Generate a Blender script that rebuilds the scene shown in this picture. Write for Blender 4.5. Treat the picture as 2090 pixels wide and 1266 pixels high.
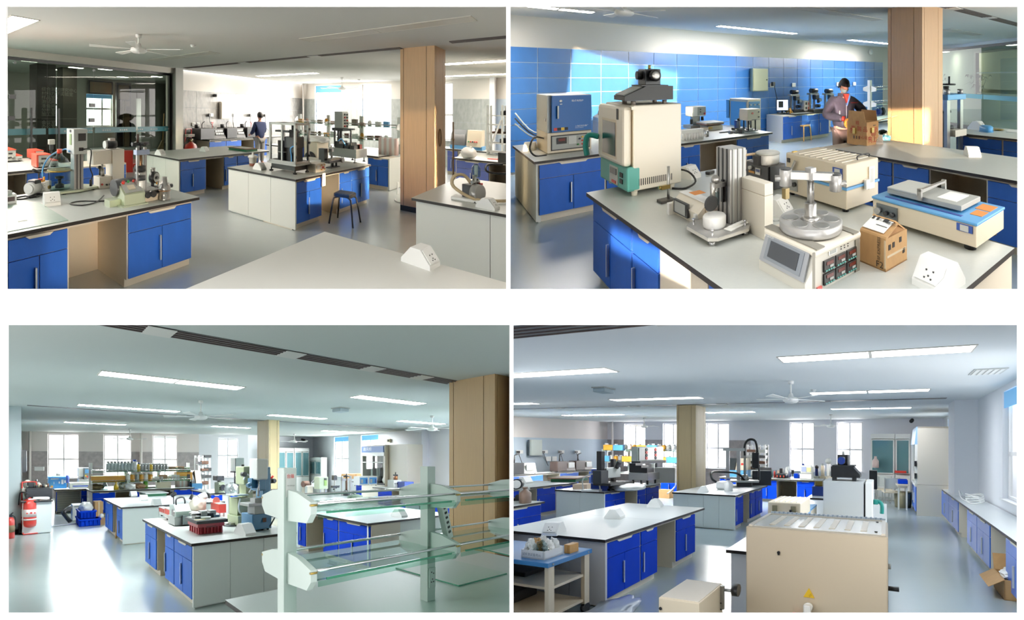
import bpy, bmesh, math, random
from mathutils import Vector, Matrix
random.seed(7)
SC = bpy.context.scene
COL = SC.collection
R_ = math.radians
for o in list(bpy.data.objects): bpy.data.objects.remove(o)
# ------------------------------------------------------------------ camera, daylight, exposure
cam = bpy.data.objects.new('camera', bpy.data.cameras.new('camera'))
COL.objects.link(cam); SC.camera = cam
cam.location = (0,0,0); cam.rotation_euler = (R_(90), 0,0)
cam.data.sensor_width = 36; cam.data.lens = 41.34; cam.data.clip_end = 400
SC.view_settings.view_transform = 'Standard'; SC.view_settings.look = 'None'
SC.view_settings.exposure = 0.0; SC.view_settings.gamma = 1
try: SC.view_settings.use_curve_mapping = False
except Exception: pass
SC.cycles.use_denoising = True
SC.cycles.max_bounces = 14; SC.cycles.diffuse_bounces = 10; SC.cycles.glossy_bounces = 6; SC.cycles.transparent_max_bounces = 16
SC.cycles.caustics_reflective = False; SC.cycles.caustics_refractive = False
SC.cycles.sample_clamp_indirect = 6
wd = bpy.data.worlds.new('World'); SC.world = wd; wd.use_nodes = True
wd.node_tree.nodes['Background'].inputs[0].default_value = (1,1,1,1)
wd.node_tree.nodes['Background'].inputs[1].default_value = 2.6
# ------------------------------------------------------------------ materials
def lin(c):
    if isinstance(c, str):
        c = [int(c[i:i+2], 16)/255 for i in (0,2,4)]
    return [((x+.055)/1.055)**2.4 if x > .04045 else x/12.92 for x in c]
_M = {}
def mat(name, col='cccccc', rough=.5, metal=0, emit=0, alpha=1, noise=0, nscale=8, spec=.5, stretch=(1,1,1), col2=None, bump=0, trans=0):
    if name in _M: return _M[name]
    m = bpy.data.materials.new(name); m.use_nodes = True; _M[name] = m
    nt = m.node_tree; p = nt.nodes['Principled BSDF']
    c = lin(col); p.inputs['Base Color'].default_value = (*c, 1)
    p.inputs['Roughness'].default_value = rough; p.inputs['Metallic'].default_value = metal
    p.inputs['Specular IOR Level'].default_value = spec
    if emit:
        p.inputs['Emission Color'].default_value = (*c, 1); p.inputs['Emission Strength'].default_value = emit
    if alpha < 1: p.inputs['Alpha'].default_value = alpha
    if noise or bump:
        tc = nt.nodes.new('ShaderNodeTexCoord'); mp = nt.nodes.new('ShaderNodeMapping')
        mp.inputs['Scale'].default_value = stretch
        nz = nt.nodes.new('ShaderNodeTexNoise'); nz.inputs['Scale'].default_value = nscale; nz.inputs['Detail'].default_value = 5
        nt.links.new(tc.outputs['Object'], mp.inputs['Vector']); nt.links.new(mp.outputs[0], nz.inputs['Vector'])
        if noise:
            d = lin(col2) if col2 else [x*(1-noise) for x in c]
            rp = nt.nodes.new('ShaderNodeValToRGB')
            rp.color_ramp.elements[0].position = .3; rp.color_ramp.elements[1].position = .7
            rp.color_ramp.elements[0].color = (*d, 1); rp.color_ramp.elements[1].color = (*c, 1)
            nt.links.new(nz.outputs['Fac'], rp.inputs[0]); nt.links.new(rp.outputs[0], p.inputs['Base Color'])
        if bump:
            b = nt.nodes.new('ShaderNodeBump'); b.inputs['Strength'].default_value = bump; b.inputs['Distance'].default_value = .01
            nt.links.new(nz.outputs['Fac'], b.inputs['Height']); nt.links.new(b.outputs[0], p.inputs['Normal'])
    return m
def glass(name, col='ffffff', refl=.12, rough=.0, tint=1.0):
    """thin clear sheet: lets light through with a tint and mirrors a little at every angle, more at grazing ones"""
    if name in _M: return _M[name]
    m = bpy.data.materials.new(name); m.use_nodes = True; _M[name] = m; nt = m.node_tree
    nt.nodes.remove(nt.nodes['Principled BSDF']); out = nt.nodes['Material Output']
    tr = nt.nodes.new('ShaderNodeBsdfTransparent'); tr.inputs[0].default_value = (*[x*tint for x in lin(col)], 1)
    gl = nt.nodes.new('ShaderNodeBsdfGlossy'); gl.inputs['Roughness'].default_value = rough
    lw = nt.nodes.new('ShaderNodeLayerWeight'); lw.inputs[0].default_value = refl
    mx = nt.nodes.new('ShaderNodeMixShader')
    ge = nt.nodes.new('ShaderNodeNewGeometry'); mt = nt.nodes.new('ShaderNodeMath'); mt.operation = 'MULTIPLY'; iv = nt.nodes.new('ShaderNodeMath'); iv.operation = 'SUBTRACT'; iv.inputs[0].default_value = 1
    nt.links.new(ge.outputs['Backfacing'], iv.inputs[1]); nt.links.new(lw.outputs['Fresnel'], mt.inputs[0]); nt.links.new(iv.outputs[0], mt.inputs[1])
    nt.links.new(mt.outputs[0], mx.inputs[0]); nt.links.new(tr.outputs[0], mx.inputs[1]); nt.links.new(gl.outputs[0], mx.inputs[2])
    nt.links.new(mx.outputs[0], out.inputs[0])
    return m
m_white = mat('white_laminate', 'dfe0d8', .45)
m_cream = mat('cream_laminate', 'e2d8c6', .45)
m_blue = mat('blue_laminate', '2f6bd0', .5, noise=.12, nscale=3, spec=.2)
m_blue2 = mat('lower_lit_blue_laminate', '0b40c8', .55, noise=.1, nscale=3, spec=.04)  # same cabinet blue; the lower bays' lighting is put into the colour
m_bench = mat('grey_worktop', 'cbcfca', .3, noise=.05, nscale=30)
m_edge = mat('dark_worktop_edge', '2b2523', .45, spec=.2)
m_handle = mat('handle_aluminium', 'dfe0e2', .3,.6)
m_wall = mat('white_wall_paint', 'ece7e0', .7)
m_wallc = mat('cool_white_wall_paint', 'f0f1f5', .7)
m_ceil = mat('white_ceiling_paint', 'd9d8d4', .75)
m_floor = mat('grey_blue_epoxy_floor', 'c6cdce', .24, noise=.06, nscale=.6)
m_lamp = mat('lit_lamp_diffuser', 'ffffff', .5, emit=16)
LAMPS = {}
m_lampoff = mat('unlit_lamp_diffuser', 'd2cdc4', .5)
m_black = mat('black_plastic', '17171a', .4)
m_dark = mat('dark_grey_metal', '3b3d40', .45,.3)
m_char = mat('charcoal_metal', '2a2b2d', .5,.2)
m_rub = mat('black_rubber', '101012', .7)
m_steel = mat('brushed_steel', 'b9b8b5', .3,.9, noise=.1, nscale=20, stretch=(1,1,12))
m_chrome = mat('chrome', 'd9d9dc', .12,1)
m_alu = mat('aluminium_profile', 'bdbcba', .35,.6)
m_beige = mat('beige_enamel', 'e0d3bb', .4)
m_beige2 = mat('pale_beige_enamel', 'ded6c8', .4)
m_ivory = mat('ivory_enamel', 'e9e2d2', .4)
m_grey = mat('grey_enamel', 'a9aca8', .45)
m_lgrey = mat('light_grey_enamel', 'c8cbc7', .45)
m_white2 = mat('white_plastic', 'efefec', .4)
m_red = mat('red_enamel', 'd4372a', .35)
m_orange = mat('orange_enamel', 'e0492c', .35)
m_sky = mat('light_blue_enamel', '58a3dc', .4)
m_navy = mat('navy_plastic', '1b3f9a', .4)
m_teal = mat('teal_plastic', '5fb3a8', .45)
m_teald = mat('dark_teal_plastic', '1f8f86', .45)
m_olive = mat('sage_green_enamel', '9aa380', .45)
m_sage = mat('pale_sage_enamel', 'b9c2a8', .45)
m_mblue = mat('machine_blue_enamel', '3f7fa8', .4)
m_card = mat('cardboard', 'c49a66', .8, noise=.1, nscale=12)
m_wood = mat('pale_wood_veneer', 'dcb58c', .5, noise=.13, nscale=7, stretch=(6,6,.35))
m_pine = mat('birch_wood', 'd8a35c', .5, noise=.15, nscale=6, stretch=(4,4,.5))
m_paper = mat('white_paper', 'efefea', .8)
m_yell = mat('yellow_plastic', 'e8c030', .4)
m_gold = mat('amber_plastic', 'd99a35', .4)
m_skin = mat('skin', 'd8a184', .6)
m_hair = mat('black_hair', '1c1613', .6)
m_green = mat('green_card_edge', '2f7a55', .6)
m_dglass = mat('dark_glazing', '31363a', .15)
m_clear = glass('clear_glass', 'f4faf7', .12)
m_gwall = glass('glazed_partition', 'e2eae4', .1)
m_bottle = glass('clear_bottle_glass', 'ccd9da', .2)
m_acry = glass('clear_acrylic', 'f0f0ee', .2)
m_shelf = glass('shelf_glass', 'dcf0e8', .16)
m_gedge = mat('green_glass_edge', '2f8a68', .15)
m_pipe = mat('white_pipe_paint', 'e6e0da', .5)
m_marble = mat('grey_marble_tile', 'c2bfbc', .2, spec=.1, noise=.16, nscale=5, col2='9fa09e')
m_marble2 = mat('mauve_grey_marble_tile', 'bdb4b2', .3, noise=.14, nscale=5, col2='a59c9b')
m_tile = mat('blue_glazed_tile', '3f7cc6', .35, noise=.1, nscale=2, spec=.4)
m_grout = mat('white_grout', 'c9d6e2', .7)
m_label = mat('blue_label_print', '2450a8', .5)
m_skywin = mat('bright_sky_outside', 'ffffff', 1, emit=3.0)
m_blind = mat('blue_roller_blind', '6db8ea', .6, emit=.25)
# ------------------------------------------------------------------ mesh builder (local metres: x right, y back, z up)
class B:
    def __init__(s): s.bm = bmesh.new()
    def _t(s, vs, f):
        if f:
            for v in vs: v.co = f(v.co)
    def box(s, x0, y0, z0, x1, y1, z1, bev=0):
        r = bmesh.ops.create_cube(s.bm, size=1)
        vs = r['verts']
        for v in vs:
            v.co = Vector((x0 if v.co.x < 0 else x1, y0 if v.co.y < 0 else y1, z0 if v.co.z < 0 else z1))
        if bev:
            bmesh.ops.bevel(s.bm, geom=list({e for v in vs for e in v.link_edges}), offset=bev, segments=2, affect='EDGES', profile=.5)
        return s
    def prism(s, poly, a0, a1, ax='z'):
        """polygon extruded along one axis: ax z -> (x,y), y -> (x,z), x -> (y,z)"""
        def P(p, a): return {'z': (p[0], p[1], a), 'y': (p[0], a, p[1]), 'x': (a, p[0], p[1])}[ax]
        lo = [s.bm.verts.new(P(p, a0)) for p in poly]; hi = [s.bm.verts.new(P(p, a1)) for p in poly]
        n = len(poly)
        s.bm.faces.new(lo); s.bm.faces.new(hi[::-1])
        for i in range(n): s.bm.faces.new((lo[i], lo[(i+1) % n], hi[(i+1) % n], hi[i]))
        return s
    def cyl(s, p, q, r, r2=None, n=14, cap=True):
        p, q = Vector(p), Vector(q); d = (q-p)
        if d.length < 1e-6: return s
        r2 = r if r2 is None else r2
        d.normalize(); a = d.orthogonal().normalized(); b = d.cross(a)
        A = [s.bm.verts.new(p+(a*math.cos(t)+b*math.sin(t))*r) for t in [2*math.pi*i/n for i in range(n)]]
        C = [s.bm.verts.new(q+(a*math.cos(t)+b*math.sin(t))*r2) for t in [2*math.pi*i/n for i in range(n)]]
        for i in range(n):
            f = s.bm.faces.new((A[i], A[(i+1) % n], C[(i+1) % n], C[i])); f.smooth = True
        if cap:
            s.bm.faces.new(A[::-1]); s.bm.faces.new(C)
        return s
    def lathe(s, prof, c=(0,0,0), n=16, ax='z', smooth=True):
        """profile of (radius, height) turned about an axis through c"""
        c = Vector(c); rings = []
        for r, h in prof:
            ring = []
            for i in range(n):
                t = 2*math.pi*i/n; x, y = max(r, 1e-4)*math.cos(t), max(r, 1e-4)*math.sin(t)
                ring.append(s.bm.verts.new(c+Vector({'z': (x, y, h), 'y': (x, h, y), 'x': (h, x, y)}[ax])))
            rings.append(ring)
        for k in range(len(rings)-1):
            for i in range(n):
                f = s.bm.faces.new((rings[k][i], rings[k][(i+1) % n], rings[k+1][(i+1) % n], rings[k+1][i])); f.smooth = smooth
        s.bm.faces.new(rings[0][::-1]); s.bm.faces.new(rings[-1])
        return s
    def tube(s, pts, r, n=8, closed=False):
        pts = [Vector(p) for p in pts]
        if len(pts) > 2:                                  # smooth the run of points
            out = []
            m = len(pts)
            for i in range(m if closed else m-1):
                p0, p1, p2, p3 = (pts[(i-1) % m], pts[i], pts[(i+1) % m], pts[(i+2) % m]) if closed else (pts[max(i-1,0)], pts[i], pts[i+1], pts[min(i+2, m-1)])
                for t in (0,.25,.5,.75):
                    out.append(.5*((2*p1)+(p2-p0)*t+(2*p0-5*p1+4*p2-p3)*t*t+(3*p1-p0-3*p2+p3)*t**3))
            if not closed: out.append(pts[-1])
            pts = out
        rings = []; a = None; m = len(pts)
        for i, p in enumerate(pts):
            d = (pts[(i+1) % m]-pts[i-1]) if closed else (pts[min(i+1, m-1)]-pts[max(i-1,0)])
            if d.length < 1e-7: d = Vector((0,0,1))
            d.normalize()
            a = d.orthogonal() if a is None else (a-d*a.dot(d))
            if a.length < 1e-5: a = d.orthogonal()
            a.normalize(); b = d.cross(a)
            rings.append([s.bm.verts.new(p+(a*math.cos(2*math.pi*k/n)+b*math.sin(2*math.pi*k/n))*r) for k in range(n)])
        for i in range(m if closed else m-1):
            for k in range(n):
                f = s.bm.faces.new((rings[i][k], rings[i][(k+1) % n], rings[(i+1) % m][(k+1) % n], rings[(i+1) % m][k])); f.smooth = True
        if not closed:
            s.bm.faces.new(rings[0][::-1]); s.bm.faces.new(rings[-1])
        return s
    def bent(s, pts, r, n=8):
        """straight runs with sharp bends"""
        for a, b in zip(pts, pts[1:]): s.cyl(a, b, r, n=n)
        return s
    def ball(s, c, r, sx=1, sy=1, sz=1, n=12):
        q = bmesh.ops.create_uvsphere(s.bm, u_segments=n, v_segments=max(6, n//2+2), radius=r)
        for v in q['verts']: v.co = Vector((v.co.x*sx, v.co.y*sy, v.co.z*sz))+Vector(c)
        for f in {f for v in q['verts'] for f in v.link_faces}: f.smooth = True
        return s
    def hexa(s, b4, t4):
        """eight corners: four below, four above, same order"""
        lo = [s.bm.verts.new(p) for p in b4]; hi = [s.bm.verts.new(p) for p in t4]; n = len(lo)
        s.bm.faces.new(lo); s.bm.faces.new(hi[::-1])
        for i in range(n): s.bm.faces.new((lo[i], lo[(i+1) % n], hi[(i+1) % n], hi[i]))
        return s
    def blob(s, c, rx, ry, rz, amp=.25, seed=1, n=14):
        """crumpled lump (bags, wrapped things)"""
        rnd = random.Random(seed)
        q = bmesh.ops.create_icosphere(s.bm, subdivisions=3, radius=1)
        ph = [(rnd.uniform(2,5), rnd.uniform(2,5), rnd.uniform(2,5), rnd.uniform(0,6)) for _ in range(5)]
        for v in q['verts']:
            d = v.co.normalized(); k = 1+amp*sum(math.sin(a*d.x*1.7+e)*math.sin(b_*d.y*1.7-e)*math.cos(g*d.z*1.7) for a, b_, g, e in ph)/2
            v.co = Vector((c[0]+d.x*rx*k, c[1]+d.y*ry*k, c[2]+max(d.z*rz*k, -rz*.75)))
        for f in {f for v in q['verts'] for f in v.link_faces}: f.smooth = seed % 2 == 0
        return s
    def plane(s, x0, z0, x1, z1, y, t=.002):
        return s.box(x0, y-t, z0, x1, y, z1)
def Bx(*a): b = B(); return b.box(*a)
def Bc(*a, **k): b = B(); return b.cyl(*a, **k)
def Bl(*a, **k): b = B(); return b.lathe(*a, **k)
def text_b(txt, size, origin=(0,0,0), xdir=(1,0,0), ydir=(0,0,1), align='LEFT', depth=.0015):
    cu = bpy.data.curves.new('t', 'FONT'); cu.body = txt; cu.size = size; cu.align_x = align; cu.resolution_u = 2
    ob = bpy.data.objects.new('t', cu); COL.objects.link(ob)
    bpy.context.view_layer.update()
    me = bpy.data.meshes.new_from_object(ob.evaluated_get(bpy.context.evaluated_depsgraph_get()))
    bpy.data.objects.remove(ob); bpy.data.curves.remove(cu)
    b = B(); b.bm.from_mesh(me); bpy.data.meshes.remove(me)
    X, Yd, o = Vector(xdir), Vector(ydir), Vector(origin); n = X.cross(Yd).normalized()
    for v in b.bm.verts: v.co = o+X*v.co.x+Yd*v.co.y+n*depth
    return b
# ------------------------------------------------------------------ the four rooms: four separate views (bays), their white borders built as one wall
# Each bay is sheared and depth-stretched about the camera to fit its view's perspective:
# its floor slopes (upper row rises, lower falls), its walls stand plumb, its furniture follows the bay's own two plan directions u and v.
FPX, FRONT = 2400.0,7.0
class Room:
    def __init__(s, cx, hy, t, f, aR, H, yD, clip):
        ph = R_(90-aR); k = FRONT/(FPX/f*yD)
        c, n = math.cos(ph), math.sin(ph)
        def nat(x, y, z):  # eye-level frame -> world, sheared and stretched in depth about the camera
            return Vector((k*(x+(cx-1045)/f*y), k*FPX/f*y, k*((633-hy)/f*y-t*x+z)))
        s.H = H
        U, V, Zz = nat(c, n, 0), nat(-n, c, 0), nat(0,0,1)
        s.L = Matrix((U, V, Zz)).transposed()
        s.O = nat(0,0,-H)
        x0, y0, x1, y1 = clip
        s.pl = [(Vector((0, FRONT+.03,0)), Vector((0,-1,0))),
                (Vector((0,0,0)), Vector((-FPX, (x0-1045), 0)).normalized()), (Vector((0,0,0)), Vector((FPX, -(x1-1045), 0)).normalized()),
                (Vector((0,0,0)), Vector((0,-(633-y0), FPX)).normalized()), (Vector((0,0,0)), Vector((0, (633-y1), -FPX)).normalized())]
        s.eye = nat
    def W(s, u, v, z): return s.O+s.L @ Vector((u, v, z))
R1 = Room(522,224,.027,760,42.6,1.85,2.12, (-420,-260,1036.3,612))
R2 = Room(1561,157,0,806,49.0,1.87,1.93, (1038.7,-260,2510,612))
R3 = Room(527,938,.004,799,58.9,1.81,1.88, (-420,641,1042.6,1530))
R4 = Room(1563,915,.0115,785,17.3,1.87,2.55, (1045.4,641,2510,1530))
for r_, nm_, c_, e_ in ((R1, 'warm_white_lamp', 'fff4e6', 25), (R2, 'neutral_white_lamp', 'fffaf2', 62), (R3, 'cool_white_lamp', 'f4fbff', 34), (R4, 'clear_white_lamp', 'f6faff', 10)):
    r_.lamp = mat(nm_+'_diffuser', c_, .5, emit=e_)
_kind_default = None
def link(name, bm, m, world_off=None, planes=None):
    me = bpy.data.meshes.new(name)
    bmesh.ops.recalc_face_normals(bm, faces=bm.faces)
    bm.to_mesh(me); bm.free()
    if m:
        for q in (m if isinstance(m, (list, tuple)) else [m]): me.materials.append(q)
    o = bpy.data.objects.new(name, me); COL.objects.link(o)
    return o
def clip_bm(bm, planes):
    for co, no in planes:
        if not bm.verts: return
        d = [(v.co-co).dot(no) for v in bm.verts]
        if max(d) <= 1e-5: continue
        if min(d) >= 0: bm.clear(); return
        g = bmesh.ops.bisect_plane(bm, geom=bm.verts[:]+bm.edges[:]+bm.faces[:], dist=1e-6, plane_co=co, plane_no=no, clear_outer=True)
        ed = [e for e in g['geom_cut'] if isinstance(e, bmesh.types.BMEdge) and len(e.link_faces) < 2]
        if ed:
            try: bmesh.ops.holes_fill(bm, edges=ed, sides=0)
            except Exception: pass
def setp(o, label=None, cat=None, group=None, kind=None):
    if label: o['label'] = label
    if cat: o['category'] = cat
    if group: o['group'] = group
    if kind: o['kind'] = kind
class T:
    """a thing: an Empty at its base that parents its parts"""
    def __init__(s, room, name, label, cat, u, v, z=0, rot=0, group=None, kind=None, sc=1, flat=1.0):
        s.room = room; s.o = room.W(u, v, z)
        s.M = room.L @ Matrix.Rotation(R_(rot), 3, 'Z') @ Matrix.Diagonal((sc, sc*flat, sc))
        s.e = bpy.data.objects.new(name, None); COL.objects.link(s.e); s.e.location = s.o; s.e.empty_display_size = .1
        setp(s.e, label, cat, group, kind)
    def part(s, name, b, m, label=None, parent=None, kind=None):
        for v in b.bm.verts: v.co = s.o+s.M @ v.co
        clip_bm(b.bm, s.room.pl)
        if not b.bm.faces: b.bm.free(); return None
        for v in b.bm.verts: v.co -= s.o
        o = link(name, b.bm, m); o.parent = parent or s.e
        setp(o, label, None, None, kind)
        return o
def solid(room, name, label, cat, u, v, z, rot, b, m, group=None, kind=None, sc=1):
    """a thing that is one mesh"""
    M = room.L @ Matrix.Rotation(R_(rot), 3, 'Z')*sc; o0 = room.W(u, v, z)
    for w in b.bm.verts: w.co = o0+M @ w.co
    clip_bm(b.bm, room.pl)
    if not b.bm.faces: b.bm.free(); return None
    for w in b.bm.verts: w.co -= o0
    o = link(name, b.bm, m); o.location = o0; setp(o, label, cat, group, kind)
    return o
def struct(room, name, b, m, parent=None):
    for w in b.bm.verts: w.co = room.W(*w.co)
    clip_bm(b.bm, room.pl)
    if not b.bm.faces: b.bm.free(); return None
    o = link(name, b.bm, m)
    if parent: o.parent = parent
    else: o['kind'] = 'structure'
    return o
def raw(name, b, m, kind='structure'):
    o = link(name, b.bm, m); o['kind'] = kind; return o
def fr(y, px, py): return Vector(((px-1045)/FPX*y, y, (633-py)/FPX*y))
# ------------------------------------------------------------------ white view borders built as a wall with four openings; added slab and partitions
m_front = mat('white_border_paint', 'f7f7f7', .8)
OPEN = [(12,12,1033,590), (1042,12,2080,590), (14,664,1040,1253), (1048,663,2079,1253)]
xs = [-420,12,1033,1042,2080,2510]
def bar(b, x0, y0, x1, y1, d0=FRONT, d1=FRONT+.025):
    # straight bar in the plane of the border wall (metres on the wall)
    k = FRONT/FPX
    b.box((x0-1045)*k, d0, (633-y1)*k, (x1-1045)*k, d1, (633-y0)*k)
b = B()
bar(b, -500,-340,2590,12); bar(b, -500,590,2590,663.5); bar(b, -500,1253,2590,1610)
bar(b, -500,12,12,590); bar(b, 1033,12,1042,590); bar(b, 2080,12,2590,590)
bar(b, -500,663.5,14,1253); bar(b, 1040,663.5,1048,1253); bar(b, 2079,663.5,2590,1253)
raw('wall_view_border', b, m_front)  # the white gaps around the four views, made into a wall
def wedge(name, p4, m, y0=FRONT+.03, y1=75):
    b = B(); b.hexa([fr(y0, *p) for p in p4], [fr(y1, *p) for p in p4]); raw(name, b, m)
wedge('wall_view_divider', [(1036.6,-260), (1038.4,-260), (1038.4,612.5), (1036.6,612.5)], m_wall)  # added divider between the upper views, edge-on to the camera, stops light leaks
wedge('wall_view_divider', [(1042.9,640.5), (1045.1,640.5), (1045.1,1530), (1042.9,1530)], m_wallc)  # added divider between the lower views, likewise unseen
wedge('slab_view_divider', [(-430,612.6), (2520,612.6), (2520,640.4), (-430,640.4)], m_ceil)  # added slab between the two rows of views, edge-on and unseen
wedge('sky_shade_upper', [(-500,-60), (2590,-60), (2590,9), (-500,9)], m_front, FRONT-1.7, FRONT)        # added canopy, keeps overhead sky off the upper worktops
wedge('sky_shade_lower', [(-500,594), (2590,594), (2590,660), (-500,660)], m_front, FRONT-1.7, FRONT)     # added slab, shades the lower bays from overhead sky
m_frame = mat('white_window_frame', 'e9e9ea', .4)
m_pane = glass('window_pane', 'ffffff', .08)
WN = [0]
def fill_window_wall(room, name, cx, f, px0, px1, light=0, lc=(1,1,1), y1=26, sill=.9, head=2.95):
    """added outer wall of a bay: piers with unseen windows put in for fill light"""
    y = 1.9; b = B()
    def hx(b, ya, yb, za, zb, a=0.0, c=1.0):
        P = lambda yy, t, z: room.eye((px0+(px1-px0)*t-cx)/f*yy, yy, z-room.H)
        b.hexa([P(ya, a, za), P(yb, a, za), P(yb, c, za), P(ya, c, za)], [P(ya, a, zb), P(yb, a, zb), P(yb, c, zb), P(ya, c, zb)])
    while y < y1:
        L = .5+.12*y; g = L*.28
        hx(b, y, y+g, -.1,3.6); hx(b, y+g, y+L, -.1, sill); hx(b, y+g, y+L, head, 3.6)
        WN[0] += 1; fb = B(); k = .035*L
        hx(fb, y+g, y+g+k, sill, head, .3,.7); hx(fb, y+L-k, y+L, sill, head, .3,.7); hx(fb, y+g, y+L, sill, sill+.06,.3,.7); hx(fb, y+g, y+L, head-.06, head, .3,.7)
        hx(fb, y+(g+L)/2-k/2, y+(g+L)/2+k/2, sill, head, .3,.7); hx(fb, y+g, y+L, 1.9,1.95,.3,.7)
        o = raw('window_%d' % WN[0], fb, m_frame)
        pb = B(); hx(pb, y+g, y+L, sill, head, .49,.51); q = link('pane', pb.bm, m_pane); q.parent = o
        if light:                                            # fill light behind each added window
            P = lambda yy, z: room.eye((px0+(px1-px0)*(1.35 if px0 > 0 else -.35)-cx)/f*yy, yy, z-room.H)
            A, Bq, Cq = P(y+g, sill), P(y+L, sill), P(y+g, head)
            X = Bq-A; X.z = 0; la = bpy.data.lights.new('daylight', 'AREA'); la.shape = 'RECTANGLE'; la.size = X.length*1.1; la.size_y = (Cq-A).length*1.1
            X.normalize(); Nn = X.cross(Vector((0,0,1)))
            if Nn.x*(1 if px0 > 0 else -1) < 0: Nn = -Nn; X = -X
            la.energy = light*(.5 if y < 5 else 1)*math.pi*la.size*la.size_y; la.color = lc
            lo = bpy.data.objects.new('daylight', la); COL.objects.link(lo)
            lo.matrix_world = Matrix.Translation((Bq+Cq)/2) @ Matrix((X, Vector((0,0,1)), Nn)).transposed().to_4x4()
        y += L
    raw(name, b, m_wall)
fill_window_wall(R1, 'wall_left', 522,760,-440,-421,5, (1,.97,.92)); fill_window_wall(R2, 'wall_right', 1561,806,2511,2530,5, (1,.95,.88))  # unseen window walls, added to bring fill light into the bays
fill_window_wall(R3, 'wall_left', 527,799,-440,-421,1.5, (.97,1,.99)); fill_window_wall(R4, 'wall_right', 1563,785,2511,2530)
def sunbeam(room, uvz, d, w, h, E, col=(1,.8,.55), spread=3, dist=6, roll=0):
    """low sun falling in as one parallel shaft, as wide as the window it comes through"""
    tg = room.W(*uvz); dw = (room.L @ Vector(d)).normalized()
    la = bpy.data.lights.new('sunlight', 'AREA'); la.shape = 'RECTANGLE'; la.size = w; la.size_y = h; la.spread = R_(spread); la.energy = E*w*h*8; la.color = col
    o = bpy.data.objects.new('sunlight', la); COL.objects.link(o)
    z = -dw; x = Vector((0,0,1)).cross(z).normalized(); y = z.cross(x)
    o.matrix_world = Matrix.Translation(tg-dw*dist) @ Matrix((x, y, z)).transposed().to_4x4() @ Matrix.Rotation(R_(roll), 4, 'Z')
SUN2 = (.28,.94,-.14)
sunbeam(R2, (2.98,8.8,1.6), SUN2,1.75,1.7,4.2, spread=1.5, dist=9, roll=-9)
sunbeam(R2, (4.3,8.8,1.45), SUN2,1.15,1.5,4.2, spread=1.5, dist=9, roll=-9)
sunbeam(R2, (6.0,3.4,.95), (.55,.83,-.1), 1.0,.9,5.0, (1,.78,.5), 2, dist=5)
sunbeam(R2, (2.3,3.0,1.15), (.2,.97,-.16), 3.2,1.0,.12, (1,.8,.58), 9, dist=6)
sunbeam(R2, (1.15,2.7,.58), (.75,.6,-.12), 1.3,.28,3.0, (1,.9,.8), 3, dist=2.2)
sunbeam(R2, (5.6,4.5,1.25), (.8,.55,-.1), .5,.9,2.0, (1,.8,.75), 6, dist=4)
SUN1 = (.05,.98,-.1)
sunbeam(R1, (7.35,1.93,1.1), SUN1,1.3,1.7,4.0, (1,.78,.5), 5, dist=2.6)
sunbeam(R1, (5.75,3.4,.52), (.2,.96,-.12), 1.9,.55,1.6, (1,.82,.6), 5, dist=2.5)
sunbeam(R1, (2.2,3.5,.6), (.1,.96,-.12), 2.6,1.2,.4, (1,.85,.68), 14, dist=3.5)
# ------------------------------------------------------------------ shell helpers
def seg_axes(p, q):
    p, q = Vector((*p, 0)), Vector((*q, 0)); d = (q-p); L = d.length; d.normalize()
    return p, d, Vector((-d.y, d.x, 0)), L
def wbox(b, p, q, t0, t1, z0, z1, n0, n1):
    """box on a wall line: t along it, n to its left"""
    P, d, n, L = seg_axes(p, q)
    c = [(t0, n0), (t1, n0), (t1, n1), (t0, n1)]
    b.hexa([P+d*t+n*k+Vector((0,0, z0)) for t, k in c], [P+d*t+n*k+Vector((0,0, z1)) for t, k in c])
def wall(room, name, p, q, z0, z1, th, m, holes=()):
    """wall along p-q, thickness to the left; holes are (t0,t1,z0,z1)"""
    b = B(); L = seg_axes(p, q)[3]; t = 0
    for h0, h1, a0, a1 in sorted(holes):
        if h0 > t: wbox(b, p, q, t, h0, z0, z1,0, th)
        if a0 > z0: wbox(b, p, q, h0, h1, z0, a0,0, th)
        if a1 < z1: wbox(b, p, q, h0, h1, a1, z1,0, th)
        t = h1
    if t < L: wbox(b, p, q, t, L, z0, z1,0, th)
    return struct(room, name, b, m)
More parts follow.
